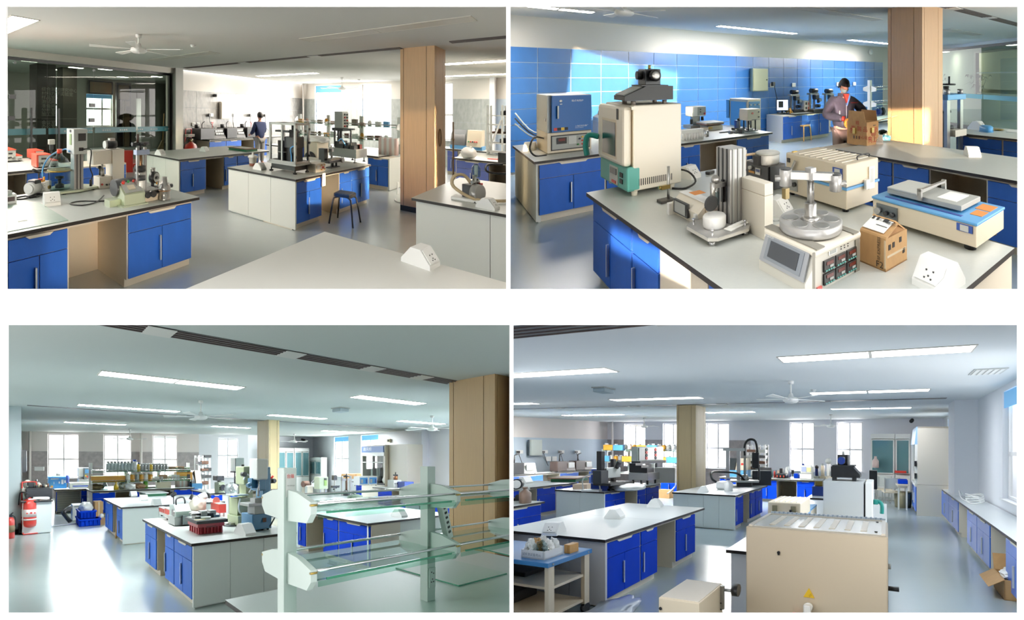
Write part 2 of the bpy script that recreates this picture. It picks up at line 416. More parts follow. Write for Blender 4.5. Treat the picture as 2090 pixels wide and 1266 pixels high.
def window(room, p, q, t0, t1, z0, z1, th=.2, mull=.5, trans=.55, light=2.0, blind=0, lightcol=(1,1,1)):
    """window in a wall hole: frame, mullions, four panes, optional roller blind, daylight standing just outside"""
    WN[0] += 1
    f = B(); w = .05; n0, n1 = th*.45, th*.75
    for a0, a1, c0, c1 in ((t0, t1, z0, z0+w), (t0, t1, z1-w, z1), (t0, t0+w, z0, z1), (t1-w, t1, z0, z1)): wbox(f, p, q, a0, a1, c0, c1, n0, n1)
    tm = t0+(t1-t0)*mull; zm = z0+(z1-z0)*trans
    wbox(f, p, q, tm-w*.6, tm+w*.6, z0, z1, n0, n1); wbox(f, p, q, t0, t1, zm-w*.7, zm+w*.7, n0, n1)
    o = struct(room, 'window_%d' % WN[0], f, m_frame)
    if o is None: return
    for a0, a1 in ((t0+w, tm-w*.6), (tm+w*.6, t1-w)):
        for c0, c1 in ((z0+w, zm-w*.7), (zm+w*.7, z1-w)):
            g = B(); wbox(g, p, q, a0, a1, c0, c1, (n0+n1)/2, (n0+n1)/2+.006); struct(room, 'pane', g, m_pane, o)
    s = B(); wbox(s, p, q, t0-.03, t1+.03, z0-.03, z0,-.05, n0); struct(room, 'sill', s, m_frame, o)
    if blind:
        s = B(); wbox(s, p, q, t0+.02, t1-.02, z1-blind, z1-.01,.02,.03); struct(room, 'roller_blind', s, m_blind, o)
    if light:
        P, d, n, L = seg_axes(p, q)
        A = room.W(*(P+d*t0+n*(th+.25)+Vector((0,0, z0)))); Bq = room.W(*(P+d*t1+n*(th+.25)+Vector((0,0, z0)))); Cq = room.W(*(P+d*t0+n*(th+.25)+Vector((0,0, z1))))
        X = (Bq-A); X.z = 0; sx = X.length; X.normalize(); Zd = Vector((0,0,1)); Nn = X.cross(Zd)
        c = (Bq+Cq)/2
        inward = room.W(*(P+d*(t0+t1)/2))-c
        if Nn.dot(inward) > 0: Nn = -Nn; X = -X
        la = bpy.data.lights.new('daylight', 'AREA'); la.shape = 'RECTANGLE'; la.size = sx*1.1; la.size_y = (Cq-A).length*1.1
        la.energy = light*math.pi*la.size*la.size_y; la.color = lightcol
        lo = bpy.data.objects.new('daylight', la); COL.objects.link(lo)
        lo.matrix_world = Matrix.Translation(c) @ Matrix((X, Zd, Nn)).transposed().to_4x4()
def lamp(room, name_label, u, v0, v1, z, w=.3, along='v', lit=True, halves=2, m=None):
    """recessed ceiling lamp: frame with two diffusers end to end"""
    L = v1-v0; t = T(room, 'ceiling_lamp', name_label, 'ceiling lamp', u if along == 'v' else (v0+v1)/2, (v0+v1)/2 if along == 'v' else u, z-.006,0 if along == 'v' else 90, 'recessed ceiling lamps')
    f = B(); w2 = w/2; k = .02
    f.box(-w2-k, -L/2-k, -.004,-w2, L/2+k, .006).box(w2,-L/2-k, -.004, w2+k, L/2+k, .006).box(-w2,-L/2-k, -.004, w2,-L/2,.006).box(-w2, L/2,-.004, w2, L/2+k, .006).box(-w2,-.02,-.004, w2,.02,.006)
    t.part('frame', f, m_lampoff)
    for a, c in ((-L/2,-.02), (.02, L/2)):
        t.part('diffuser', Bx(-w2, a, -.002, w2, c, .004), (m or room.lamp) if lit else m_lampoff)
    return t
def slot(room, label, u, v0, v1, z, w=.16, along='v', plates=(), slats=True):
    """dark linear air slot in the ceiling, blank white plates between its grilles"""
    t = T(room, 'air_slot', label, 'air vent', u if along == 'v' else v0, v0 if along == 'v' else u, z-.004,0 if along == 'v' else -90, 'linear air slots')
    L = v1-v0
    t.part('recess', Bx(-w/2,0,0, w/2, L, .004), m_black)
    if slats:
        for k in range(4):
            x = -w/2+w*(k+.5)/4
            t.part('slat', Bx(x-.006,0,-.012, x+.006, L, .0), mat('slot_slat', '5c4f4c', .5))
    for a in plates: t.part('plate', Bx(-w/2, a*L-.14,-.014, w/2, a*L+.14,-.006), m_ceil)
    return t
def fan(room, label, u, v, z, rot=0, r=.62, blades=5, drop=.28):
    t = T(room, 'ceiling_fan', label, 'ceiling fan', u, v, z, rot, 'white ceiling fans')
    t.part('rod', Bc((0,0,0), (0,0,-drop), .016).lathe([(.055,0), (.05,-.05), (.02,-.06)]), m_white2)
    t.part('motor', Bl([(.035,-drop+.06), (.05,-drop), (.13,-drop-.02), (.14,-drop-.07), (.1,-drop-.1), (.02,-drop-.11)], n=20), m_white2)
    for k in range(blades):
        a = 2*math.pi*k/blades; c, s = math.cos(a), math.sin(a)
        def P(x, y, zz): return (x*c-y*s, x*s+y*c, zz)
        zz = -drop-.045
        t.part('blade', B().hexa([P(.13,-.03, zz), P(r, -.07, zz-.012), P(r, .07, zz+.012), P(.13,.03, zz)], [P(.13,-.03, zz+.008), P(r, -.07, zz-.004), P(r, .07, zz+.02), P(.13,.03, zz+.008)]), m_white2)
    return t
def column(room, label, u0, v0, u1, v1, z, m=None):
    """square pillar clad in wood boards with dark open joints"""
    t = T(room, 'wooden_column', label, 'column', u0, v0,0)
    a, c = u1-u0, v1-v0
    t.part('core', Bx(.012,.012,0, a-.012, c-.012, z), m_char)
    for (n, L) in (('u-', c), ('v-', a)):
        cu = (0,.23,.9,1.0) if n == 'u-' else (0,.1,.77,1.0)
        for k in range(3):
            x0, x1 = cu[k]*L+.004, cu[k+1]*L-.004
            if n == 'u-': b = Bx(0, x0 if k else 0,.1,.012, x1 if k < 2 else L, z)
            else: b = Bx(x0 if k else .012,0,.1, x1 if k < 2 else L, .012, z)
            t.part('board', b, m or m_wood)
    t.part('kick_plate', Bx(-.004,-.004,0, a, c, .1), m_char)
    return t
def sensor(room, label, u, v, z, box=False):
    t = T(room, 'smoke_detector', label, 'smoke detector', u, v, z, 0, 'smoke detectors')
    if box: t.part('base', Bx(-.16,-.16,-.02,.16,.16,0), m_grey); t.part('cover', Bx(-.14,-.14,-.1,.14,.14,-.02,.01), mat('blue_grey_box', 'a3b2b8', .5)); return
    t.part('base', Bl([(.06,0), (.06,-.015)]), m_white2); t.part('cover', Bl([(.05,-.015), (.045,-.04), (.02,-.05)]), m_white2)
# ------------------------------------------------------------------ bay 1 (upper left): shell
HC = 3.1
struct(R1, 'floor', Bx(-6,-8,-.06,15,22,0), m_floor)
struct(R1, 'ceiling', Bx(-6,-8, HC, 15,10.1, HC+.06), m_ceil)
BW = ((14.25,10.2), (14.25,-8))      # window wall, seen at the back
HOLES1 = [(0.749,2.094,.95,3.0), (3.022,4.276,.95,3.0), (5.605,6.471,.95,3.0)]
wall(R1, 'wall_back', *BW, 2.41, HC, .25, m_wall, [(a, b_, 2.41, d) for a, b_, c, d in HOLES1])
wall(R1, 'wall_back', *BW, 0,2.41,.25, m_grout, [(a, b_, c, 2.41) for a, b_, c, d in HOLES1])
def tiles(room, name, p, q, zs, ts, holes, m, proud=.012, gap=.006, bev=0):
    """thin tiles set proud of the wall line, one object each, children of the wall"""
    par = B(); t0 = ts[0]
    for h in sorted(holes)+[(ts[-1], ts[-1], 0,0)]:      # backing strips between the window holes
        if min(h[0], ts[-1]) > t0+.01: wbox(par, p, q, t0, min(h[0], ts[-1]), zs[0], zs[-1], *((-.002,0) if proud >= 0 else (0,.002)))
        if h[1] > h[0] and h[2] > zs[0]: wbox(par, p, q, h[0], min(h[1], ts[-1]), zs[0], h[2], *((-.002,0) if proud >= 0 else (0,.002)))
        t0 = h[1]
    par = struct(room, name, par, m_grout)
    for z0, z1 in zip(zs, zs[1:]):
        for t0, t1 in zip(ts, ts[1:]):
            hh = [h for h in holes if t1 > h[0]+.01 and t0 < h[1]-.01 and z1 > h[2]+.01 and z0 < h[3]-.01]
            za = min([z1]+[h[2] for h in hh])
            if za <= z0+.02: continue
            b = B(); wbox(b, p, q, t0+gap/2, t1-gap/2, z0+gap/2, za-gap/2,-proud, 0)
            struct(room, 'tile', b, m, par)
hx = sorted([0,11.6]+[h for H in HOLES1 for h in H[:2]])
tiles(R1, 'trim_1', *BW, [0,.8,1.6,2.41], [hx[0], hx[1], hx[2], (hx[2]+hx[3])/2, hx[3], hx[4], (hx[4]+hx[5])/2, hx[5], hx[6], hx[6]+.85,7.576], HOLES1, mat('grey_window_wall_tile', 'b4bab8', .3, noise=.16, nscale=5, col2='989f9d'))
for h in HOLES1: window(R1, *BW, *h, mull=.52, trans=.44, light=7, blind=.3 if h is HOLES1[0] else 0, lightcol=(1,.95,.9))
wall(R1, 'wall_right', (15.211,2.398), (13.9,-6), 0, HC, .2, m_wall)
struct(R1, 'trim_2', Bx(13.95,2.442,0,14.25,2.578, HC), m_wallc)
LW = ((14.25,10.2), (7.0,10.2))
wall(R1, 'wall_left', (14.3,10.2), (7.0,10.2), 0, HC, -.25, m_wall)
tiles(R1, 'trim_3', (14.25,10.2), (7.15,10.2), [0,.62,1.24,1.86,2.44], [0]+[.5+i*.95 for i in range(7)]+[7.1], [], m_marble, proud=-.012)
struct(R1, 'trim_4', Bx(6.93,9.8,0,7.22,10.25, HC), mat('grey_pillar_paint', 'b4b4ae', .6))
struct(R1, 'trim_5', Bx(-6,9.9,2.93,6.95,10.3, HC), m_wall)
# glazed partition with black frame, door, stripe band
t = T(R1, 'glass_partition', 'glazed partition wall with black top rail and teal stripe band beside corridor', 'glass partition', 0,10.05,0)
t.part('top_rail', Bx(-6,-.03,2.86,6.93,.03,2.93), m_black)
t.part('end_post', Bx(6.84,-.04,0,6.93,.04,2.9), m_black)
gx = [-6,-3.0,-1.0,3.29,4.446,5.725,6.84]
for a, c in zip(gx, gx[1:]): t.part('pane', Bx(a+.006,-.006,.02, c-.006,.006,2.86), m_gwall)
m_stripe = mat('teal_stripe_film', '4f9fb0', .4, alpha=.75)
for a, c in zip(gx, gx[1:]): t.part('stripe', Bx(a+.03,-.012,1.1, c-.03,-.009,1.25), m_stripe)
for k in range(9):
    t.part('stripe_text', text_b('透 光 玻 璃', .05, (3.681+k*.5,-.013,1.15)), m_white2)
for px in (2.923,3.54):
    t.part('handle', Bx(px-.02,-.09,.5, px+.02,-.05,1.75).cyl((px, -.06,.6), (px, 0,.6), .01).cyl((px, -.06,1.65), (px, 0,1.65), .01), m_char)
for px, zz in ((2.546,2.0), (4.407,1.85), (4.393,1.45), (2.527,1.5)): t.part('clamp', Bx(px-.07,-.03, zz-.05, px+.07,.03, zz+.05), m_black)
for px in (2.596,4.446): t.part('stud', Bc((px, -.03,2.8), (px, .03,2.8), .03), m_chrome)
# corridor behind the glass
wall(R1, 'wall_far', (-6,16.5), (11,16.5), 0,3.05,.2, mat('corridor_wall_paint', 'd2d3ca', .7), [(6.977+6,8.184+6,.9,2.35), (5.718+6,5.985+6,.9,2.6)])
window(R1, (-6,16.5), (11,16.5), 6.977+6,8.184+6,.9,2.35, light=6.0, mull=.62, blind=.18, lightcol=(1,.93,.82))
window(R1, (-6,16.5), (11,16.5), 5.718+6,5.985+6,.9,2.6, light=5, lightcol=(1,.95,.9))
struct(R1, 'ceiling', Bx(-6,10.3,3.05,15,17,3.1), mat('corridor_ceiling_paint', 'd0d4cc', .7))
wall(R1, 'wall_far', (11,16.5), (11,10.4), 0,3.05,.2, mat('corridor_wall_paint'))
t = T(R1, 'directory_pillar', 'dark brown pillar with white lettered floor directory in the corridor', 'pillar', 3.728,12.2,0)
pw = 0.514
t.part('core', Bx(0,0,0, pw, .7,3.05), mat('dark_brown_stone', '2e2724', .5, noise=.2, nscale=40))
for k, s_ in enumerate(['综合测试研究中心', '材料力学实验室', '样品室', '测试间', '准备间', '分析室', '加工室', '————————', '会议室', '办公室']):
    t.part('lettering', text_b(s_, .13, (pw*.22,-.004,2.25-k*.125)), mat('grey_lettering', 'b8b4ac', .6))
struct(R1, 'trim_6', Bx(4.585,12.6,0,5.026,13.1,3.05), mat('dark_khaki_stone', '4a473d', .5, noise=.2, nscale=30))
def doorset(room, u0, u1, v, z, leaf=None):
    t = T(room, 'corridor_door', 'tall brown framed wooden door standing ajar behind the glass', 'door', u0, v, 0)
    w = u1-u0
    t.part('frame', Bx(0,0,0,.09,.12, z).box(w-.09,0,0, w, .12, z).box(.09,0, z-.1, w-.09,.12, z).box(.09,0,2.08, w-.09,.12,2.16), m_char)
    t.part('transom_panel', Bx(.09,.04,2.16, w-.09,.07, z-.1), mat('tan_door_veneer', 'a98d6d', .6))
    t.part('opening', Bx(.09,.09,0, w*.5,.11,2.08), m_char)
    t.part('leaf', Bx(w*.52,-.03,0, w-.1,.06,2.08), mat('tan_door_veneer'))
    t.part('door_window', Bx(w*.62,-.04,1.5, w*.86,-.03,1.85), m_black)
    return t
doorset(R1,8.07,8.784,15.9,2.9)
t = T(R1, 'notice_board', 'tan framed panel high on the corridor wall above the window', 'notice board', 7.041,16.4,2.35)
t.part('frame', Bx(0,0,0,1.1,.05,.6), m_char); t.part('panel', Bx(.06,-.01,.06,1.04,0,.54), mat('tan_door_veneer'))
t = T(R1, 'corridor_cabinet', 'pale double door cupboard seen through the glass partition', 'cabinet', 8.469,14.5,0)
cw = 0.925
t.part('body', Bx(0,0,0, cw, .4,2.2), m_lgrey)
for a, c in ((.06,.48), (.52,.94)): t.part('door', Bx(cw*a, -.02,.1, cw*c, 0,2.1), m_lgrey)
t = T(R1, 'pallet_truck', 'red hand pallet truck parked behind the glass partition', 'pallet truck', 5.254,9.671,0,60)
t.part('body', B().prism([(0,0), (.3,0), (.22,.45), (.05,.62), (0,.6)], -.12,.12, 'y'), m_red)
for y in (-.24,.12): t.part('fork', Bx(.25, y, .1,1.35, y+.14,.19,.01), m_red)
t.part('wheel', Bc((.12,-.08,.09), (.12,.08,.09), .09), m_black)
t = T(R1, 'broom', 'straw broom leaning upright at the end of the glass partition', 'broom', 8.1,12.536,0,0)
t.part('stick', Bc((.15,0,.45), (.28,.1,1.6), .016), m_pine); t.part('bristles', B().hexa([(-.18,-.05,0), (.16,-.05,0), (.16,.07,0), (-.18,.07,0)], [(.12,-.03,.55), (.19,-.03,.55), (.19,.03,.55), (.12,.03,.55)]), mat('straw', '9c8358', .8, noise=.3, nscale=40))
m_down = mat('corridor_downlight', 'fff6e8', .5, emit=16)
for k, (px, v_) in enumerate(((3.373,11.6), (4.822,13.6), (4.836,12.2), (5.604,11.8), (7.458,14.2), (8.032,12.6))):
    t = T(R1, 'downlight', 'square corridor downlight, %s from the left behind the glass partition' % ['first', 'second', 'third', 'fourth', 'fifth', 'sixth'][k], 'downlight', px, v_, 3.04,0, 'corridor downlights')
    t.part('frame', Bx(-.24,-.12,-.01,.24,.12,.004), m_lampoff); t.part('diffuser', Bx(-.2,-.09,-.02,.2,.09,-.01), m_down)
lamp(R1, 'twin tube lamp over the back aisle, left of the blue blind window', 10.22,6.723,9.268, HC, w=.34)
lamp(R1, 'thin lit lamp nearest the window wall, above the fan', 13.32,6.78,9.755, HC, w=.34)
lamp(R1, 'lit lamp right of the wooden column, the higher of two', 9.895,1.382,2.966, HC, w=.34)
lamp(R1, 'lit lamp right of the wooden column, the lower of two', 12.99,1.816,3.89, HC, w=.34)
lamp(R1, 'large unlit lamp panel in front of the wooden column', 5.403,1.189,3.782, HC, w=.3, lit=False)
lamp(R1, 'unlit lamp panel beside the ceiling fan, faint outline only', 5.454,6.266,8.801, HC, w=.3, lit=False)
lamp(R1, 'bright lamp at the upper left corner over the glass partition side', 1.725,6.139,8.5, HC, w=.34)
slot(R1, 'dark linear air slot running across the ceiling to the wooden column', 7.07,2.75,9.5, HC, w=.17, plates=(.29,.62))
slot(R1, 'short dark air slot beyond the wooden column at right', 6.95,-3.5,1.86, HC, w=.2)
fan(R1, 'white five blade ceiling fan near the glass partition', 3.377,5.862, HC, 15, r=.78, drop=.22)
fan(R1, 'white ceiling fan far back before the blue blind window', 11.988,6.8, HC, 30, r=.8, drop=.35)
sensor(R1, 'round white smoke detector beside the near ceiling fan', 4.598,5.919, HC)
sensor(R1, 'small smoke detector far back before the windows', 12.967,6.631, HC)
column(R1, 'wood clad square column with oval ring on its sunlit side', 7.14,2.176,7.786,2.796, HC)
t = solid(R1, 'oval_ring_sign', 'thin dark oval ring on the sunlit face of the column', 'sign', 7.423,2.176-.01,1.422,0, B().tube([(.07*math.cos(a), 0,.16*math.sin(a)) for a in [i*math.pi/8 for i in range(16)]], .008, closed=True), mat('brown_ring', '8a5f3a', .5))
b = B()
for px, v in ((619,10.0),): b.cyl((14.1,9.993,0), (14.1,9.993, HC), .045)
solid(R1, 'riser_pipe', 'white riser pipe with red collar in the marble corner', 'pipe', 0,0,0,0, b, m_pipe)
# ------------------------------------------------------------------ bay 2 (upper right): shell
H2 = 3.05
struct(R2, 'floor', Bx(-8,-8,-.06,24,14,0), mat('blue_grey_epoxy_floor', 'a3b2ba', .22, noise=.06, nscale=.6))
struct(R2, 'ceiling', Bx(-8,-8, H2,24,9, H2+.06), mat('grey_ceiling_paint', 'e6e6e2', .75))
wall(R2, 'wall_back', (-6,8.81), (14.4,8.81), 0, H2,.2, m_wall)
ts = [0+1.722+6-.6075*k for k in range(9,0,-1)]+[7.722+.6075*k for k in range(21)]
tiles(R2, 'trim_7', (-6,8.8), (14.2,8.8), [2.45-.3*k for k in range(8,-1,-1)], [x for x in ts if x < 20.05], [], m_tile, gap=.014, proud=.01)
GP = (15.833,7.787); GQ = (12.555,2.348)
t = T(R2, 'glass_partition', 'glazed partition right of the wooden column with teal stripe band', 'glass partition', 0,0,0)
b = B(); wbox(b, GP, GQ, -4,9,2.86,2.95,0,.06); t.part('top_rail', b, m_black)
for a, c in ((-4,.2), (.2,2.987), (2.987,9)):
    b = B(); wbox(b, GP, GQ, a+.006, c-.006,.02,2.86,.02,.032); t.part('pane', b, m_gwall)
    b = B(); wbox(b, GP, GQ, a+.02, c-.02,1.12,1.27,.0,.004); t.part('stripe', b, m_stripe)
b = B(); wbox(b, GP, GQ, -4,9,2.95, H2,-.05,.15); struct(R2, 'trim_8', b, m_wall)
b = B(); wbox(b, GP, GQ, -4,9,0,.14,0,.06); struct(R2, 'trim_9', b, m_black)
P2 = (GP[0]+2.2, GP[1]+1.2); Q2 = (GQ[0]+2.2, GQ[1]+1.2)
wall(R2, 'wall_far', P2, Q2,0,2.98,.1, mat('grey_corridor_wall', 'c4c7c0', .6), [(3.149,12,1.25,2.8)])
t0 = 3.149
t = T(R2, 'interior_window', 'black framed interior window with plants behind the glass partition', 'window', 0,0,0)
b = B(); wbox(b, P2, Q2, t0, t0+.1,1.2,2.85,-.05,.1); wbox(b, P2, Q2, t0,12,2.8,2.86,-.05,.1); t.part('frame', b, m_black)
b = B(); wbox(b, P2, Q2, t0+.1,12,1.25,2.8,.03,.04); t.part('pane', b, m_clear)
b = B(); wbox(b, P2, Q2, t0+.1,12,2.0,2.05,-.02,.02); t.part('transom', b, m_lgrey)
P3 = (GP[0]+4.0, GP[1]+2.2); Q3 = (GQ[0]+4.0, GQ[1]+2.2)
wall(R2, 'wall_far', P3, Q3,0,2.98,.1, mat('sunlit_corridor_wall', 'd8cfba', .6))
def plant(room, u, v, z, h, label, seed, n=34):
    rnd = random.Random(seed); t = T(room, 'potted_bamboo', label, 'plant', u, v, z, 0, 'plants behind the interior window')
    t.part('pot', Bl([(.14,0), (.2,.3), (.19,.3)]), m_lgrey)
    lv = mat('dark_leaf', '3f4a34', .6, noise=.3, nscale=6)
    for k in range(n):
        x, y = rnd.uniform(-.5,.5), rnd.uniform(-.25,.25); a = rnd.uniform(0,6.3); zz = rnd.uniform(.35, h); L = rnd.uniform(.2,.34)
        dx, dy = math.cos(a), math.sin(a)
        t.part('leaf', B().hexa([(x, y, zz), (x+dx*L*.4-dy*.035, y+dy*L*.4+dx*.035, zz+L*.45), (x+dx*L, y+dy*L, zz+L*.1), (x+dx*L*.4+dy*.035, y+dy*L*.4-dx*.035, zz+L*.45)],
               [(x, y, zz+.006), (x+dx*L*.4-dy*.035, y+dy*L*.4+dx*.035, zz+L*.45+.006), (x+dx*L, y+dy*L, zz+L*.1+.006), (x+dx*L*.4+dy*.035, y+dy*L*.4-dx*.035, zz+L*.45+.006)]), lv)
    for k in range(5):
        x = rnd.uniform(-.4,.4); t.part('stem', Bc((x*.3,0,.25), (x, rnd.uniform(-.2,.2), h), .012, n=6), lv)
plant(R2, P2[0]+(Q2[0]-P2[0])*.28+.5, P2[1]+(Q2[1]-P2[1])*.28+.3,.75,1.2, 'leafy dark green plant behind the glass, left one', 3)
plant(R2, P2[0]+(Q2[0]-P2[0])*.55+.5, P2[1]+(Q2[1]-P2[1])*.55+.3,.75,1.1, 'leafy dark green plant at the far right edge behind glass', 4)
for k in range(3):
    c_ = (GP[0]+(GQ[0]-GP[0])*(.12+.3*k)+1.1, GP[1]+(GQ[1]-GP[1])*(.12+.3*k)+.5)
    if k == 1: c_ = (c_[0]+2, c_[1]+1.2)  # inner downlight added to brighten the unlit far wall
    t = T(R2, 'downlight', '%s corridor downlight behind the glass partition of the upper right bay' % ['left', 'added inner', 'right'][k], 'downlight', *c_, 2.94,0, 'downlights behind the right partition')
    t.part('frame', Bl([(.3,0), (.3,-.02), (.26,-.02)], n=16), m_lampoff); t.part('diffuser', Bc((0,0,-.015), (0,0,-.03), .26, n=16), m_down)
lamp(R2, 'lit lamp at the upper left corner over the muffle furnace', 7.498,1.218,2.361, H2, along='u', w=.2)
lamp(R2, 'lit lamp above the metal wall box on the blue tiles', 7.566,5.16,7.661, H2, along='u', w=.2)
lamp(R2, 'lit lamp just left of the wooden column', 7.696,10.249,13.084, H2, along='u', w=.2)
lamp(R2, 'unlit lamp panel over the aisle left of the wooden column', 4.655,4.777,7.114, H2, along='u', w=.26, lit=False)
lamp(R2, 'unlit lamp panel right of the wooden column', 4.445,9.775,11.801, H2, along='u', w=.26, lit=False)
slot(R2, 'dark linear air slot right of the wooden column', 2.98,6.091,14, H2, w=.2, along='u', plates=(.1,.3))
fan(R2, 'white ceiling fan cut by the top edge above the heated oven', 2.256,5.756, H2,20, r=.62, drop=.18, blades=5)
column(R2, 'wide wood clad column with a patch of sunlight', 6.071,3.131,6.79,3.75, H2)
# ------------------------------------------------------------------ bay 3 (lower left): shell
H3 = 3.05
struct(R3, 'floor', Bx(-8,-8,-.06,16,23,0), mat('pale_green_epoxy_floor', 'b6c2c0', .2, noise=.05, nscale=.5))
struct(R3, 'ceiling', Bx(-8,-8, H3,16,24, H3+.06), mat('pale_ceiling_paint', 'c6cdca', .75))
A3, C3, D3 = (-.2,21.0), (9.8,17.25), (14.2,17.25)
m_mwall = mat('warm_white_wall_paint', 'efe6e1', .7)
h3 = [(1.291,2.651,.9,2.96), (3.74,5.011,.9,2.96), (5.99,7.176,.9,2.96)]
T4 = 8.222
E3 = (A3[0]+(C3[0]-A3[0])*T4/10.68, A3[1]+(C3[1]-A3[1])*T4/10.68)
wall(R3, 'wall_back', A3, E3,0, H3,.25, m_mwall, h3)
hx = sorted([0, T4]+[h for H in h3 for h in H[:2]])
tiles(R3, 'trim_10', A3, E3, [0,.75,1.45,2.15], hx, h3, m_marble2, proud=.014)
h4 = [(9.142-T4,10.177-T4,.9,2.9)]
wall(R3, 'wall_back', E3, C3,0, H3,.25, m_wallc, h4)
wall(R3, 'wall_back', C3, D3,0, H3,.25, m_wallc)
for h in h3: window(R3, A3, E3, *h, mull=.5, trans=.43, light=9)
window(R3, E3, C3, *h4[0], light=14)
RW = ((14.0,17.5), (14.0,2))
h5 = [(1.994,3.037,.95,2.98), (3.898,4.959,.95,2.98)]
wall(R3, 'wall_right', *RW, 0, H3,.25, m_wallc, h5)
for h in h5: window(R3, *RW, *h, trans=.45, light=14, blind=.24)
struct(R3, 'trim_11', Bx(13.55,9.937,0,14.0,10.276, H3), m_wallc)
struct(R3, 'wall_left', Bx(-.9,10.95,0,-.02,21.2, H3), mat('grey_wall_paint', 'aeb8b8', .7))
struct(R3, 'baseboard_left', Bx(-.91,10.93,0,-.01,10.95,.12), m_black)
tiles(R3, 'trim_12', (-.015,21), (-.015,12), [.8,1.45,2.15], [0,2,4,6,8.9], [], m_marble2, proud=-.012)
m_far = mat('boosted_lamp_diffuser_bay3', 'f6fbff', .5, emit=95)  # far lamps emit much more than the near ones, to lift the back
for k, (L_, c_, w_) in enumerate((('long lit lamp nearest, left of centre', (6.001,0.964,3.259), .3), ('lit lamp left, just before the fan', (9.814,1.106,3.494), .28), ('lit lamp near the large column', (5.546,5.555,7.533), .28), ('lit lamp right of the slim column top', (9.118,5.867,7.851), .28), ('short lit lamp before the right fan', (8.259,10.2,12.36), .28), ('faint lit lamp above the far fume hood', (12.852,10.982,12.944), .26), ('lit lamp behind the slim column at left', (13.429,6.105,7.699), .26), ('faint lit lamp deep at left', (14.695,1.229,3.218), .26))):
    lamp(R3, L_, *c_, H3, along='u', w=w_, m=m_far if k in (4,5,6,7) else None)
lamp(R3, 'added fill lamp half hidden behind the large column', 5.989,10.094,11.619, H3, along='u', w=.3, m=m_far)  # this and the next lamp are added out of view to light the right wall
lamp(R3, 'added fill lamp hidden behind the large column, farther one', 8.042,13.234,14.718, H3, along='u', w=.3, m=m_far)
slot(R3, 'long dark air slot with pale plates across the near ceiling', 3.736,-.4,5.87, H3, w=.24, along='u', plates=(.245,.495,.71,.875))
slot(R3, 'distant thin dark air slot across the ceiling', 10.6,.1,12.6, H3, w=.16, along='u', plates=(.3,.55,.75), slats=False)
fan(R3, 'white ceiling fan in front of the slim column', 3.242,7.724, H3,10, r=.78, drop=.3)
fan(R3, 'small distant fan above the reagent shelves', 3.832,16.672, H3,40, r=.7, drop=.36)
fan(R3, 'ceiling fan left of the large column', 9.828,6.868, H3,25, r=.8, drop=.32)
fan(R3, 'tiny fan behind the slim column', 11.288,15.316, H3,5, r=.7, drop=.32)
m_wood2 = mat('honey_wood_veneer', 'bd9c6c', .5, noise=.1, nscale=7, stretch=(6,6,.35)); m_wood3 = mat('straw_wood_veneer', 'd6bf90', .5, noise=.08, nscale=7, stretch=(6,6,.35))
column(R3, 'large wood clad column at the right edge of its bay', 5.8,3.05,6.42,3.75, H3, m_wood2)
column(R3, 'slim wood clad column in the middle distance', 6.6,10.3,7.0,11.0, H3, m_wood3)
sensor(R3, 'grey square sensor box on the ceiling right of the slim column', 6.531,7.01, H3, True)
for px in (61,288): solid(R3, 'riser_pipe', 'white riser pipe with red collar, %s' % ('in the left corner' if px == 61 else 'between second and third window'), 'pipe', *(((0.307,20.71) if px == 61 else (4.892,18.99))), 0,0, Bc((0,0,0), (0,0, H3), .06), m_pipe)
# ------------------------------------------------------------------ bay 4 (lower right): shell
H4 = 3.05
struct(R4, 'floor', Bx(-8,-8,-.06,17,18,0), mat('pale_blue_epoxy_floor', 'a9b9be', .2, noise=.05, nscale=.5))
struct(R4, 'ceiling', Bx(-8,-8, H4,17,18, H4+.06), mat('cool_white_ceiling_paint', 'e6eaec', .75))
A4, C4 = (15.55,12.9), (15.55,-2.2)
h6 = [(0.963,2.133,.95,2.95), (3.078,4.07,.95,2.95), (5.271,6.377,.95,2.95), (9.101,10.127,.95,2.95), (11.036,12.046,.95,2.95)]
wall(R4, 'wall_back', A4, C4,0, H4,.25, mat('lilac_white_wall_paint', 'f2f1f6', .7), h6)
for h in h6: window(R4, A4, C4, *h, trans=.45, light=12)
tx = [0, h6[0][0], h6[0][1], h6[1][0], h6[1][1], h6[2][0], h6[2][1], 7.375]
tiles(R4, 'trim_13', A4, C4, [0,.75,1.5,2.2], tx, h6, m_marble2, proud=.014)
wall(R4, 'wall_left', (11.0,14.9), A4,2.2, H4,.2, m_mwall)
tiles(R4, 'trim_14', (11.0,14.9), A4, [.0,.75,1.5,2.2], [0,1.0,2,3,4,5.0], [], mat('pale_marble_tile', 'e4e2df', .2, noise=.08, nscale=5), proud=.0)
wall(R4, 'wall_left', (11.0,14.93), (15.6,12.93), 0,2.2,.2, m_grout)
RW4 = ((15.55,-2.05), (-2,-2.05))
h7 = [(-1.982,-0.242,1.0,2.95), (0.956,2.347,1.0,2.95), (7.51,10.296,1.0,2.95)]
wall(R4, 'wall_right', *RW4,0, H4,.25, m_wallc, h7)
for h in h7: window(R4, *RW4, *h, trans=.42, mull=.35, light=2.5, blind=.3)
struct(R4, 'trim_15', Bx(9.983,-2.05,0,10.883,-1.55, H4), m_wallc)
m_far4 = mat('boosted_lamp_diffuser_bay4', 'fffaf6', .5, emit=90)  # extra emission for the distant lamps, brightens the dim back wall
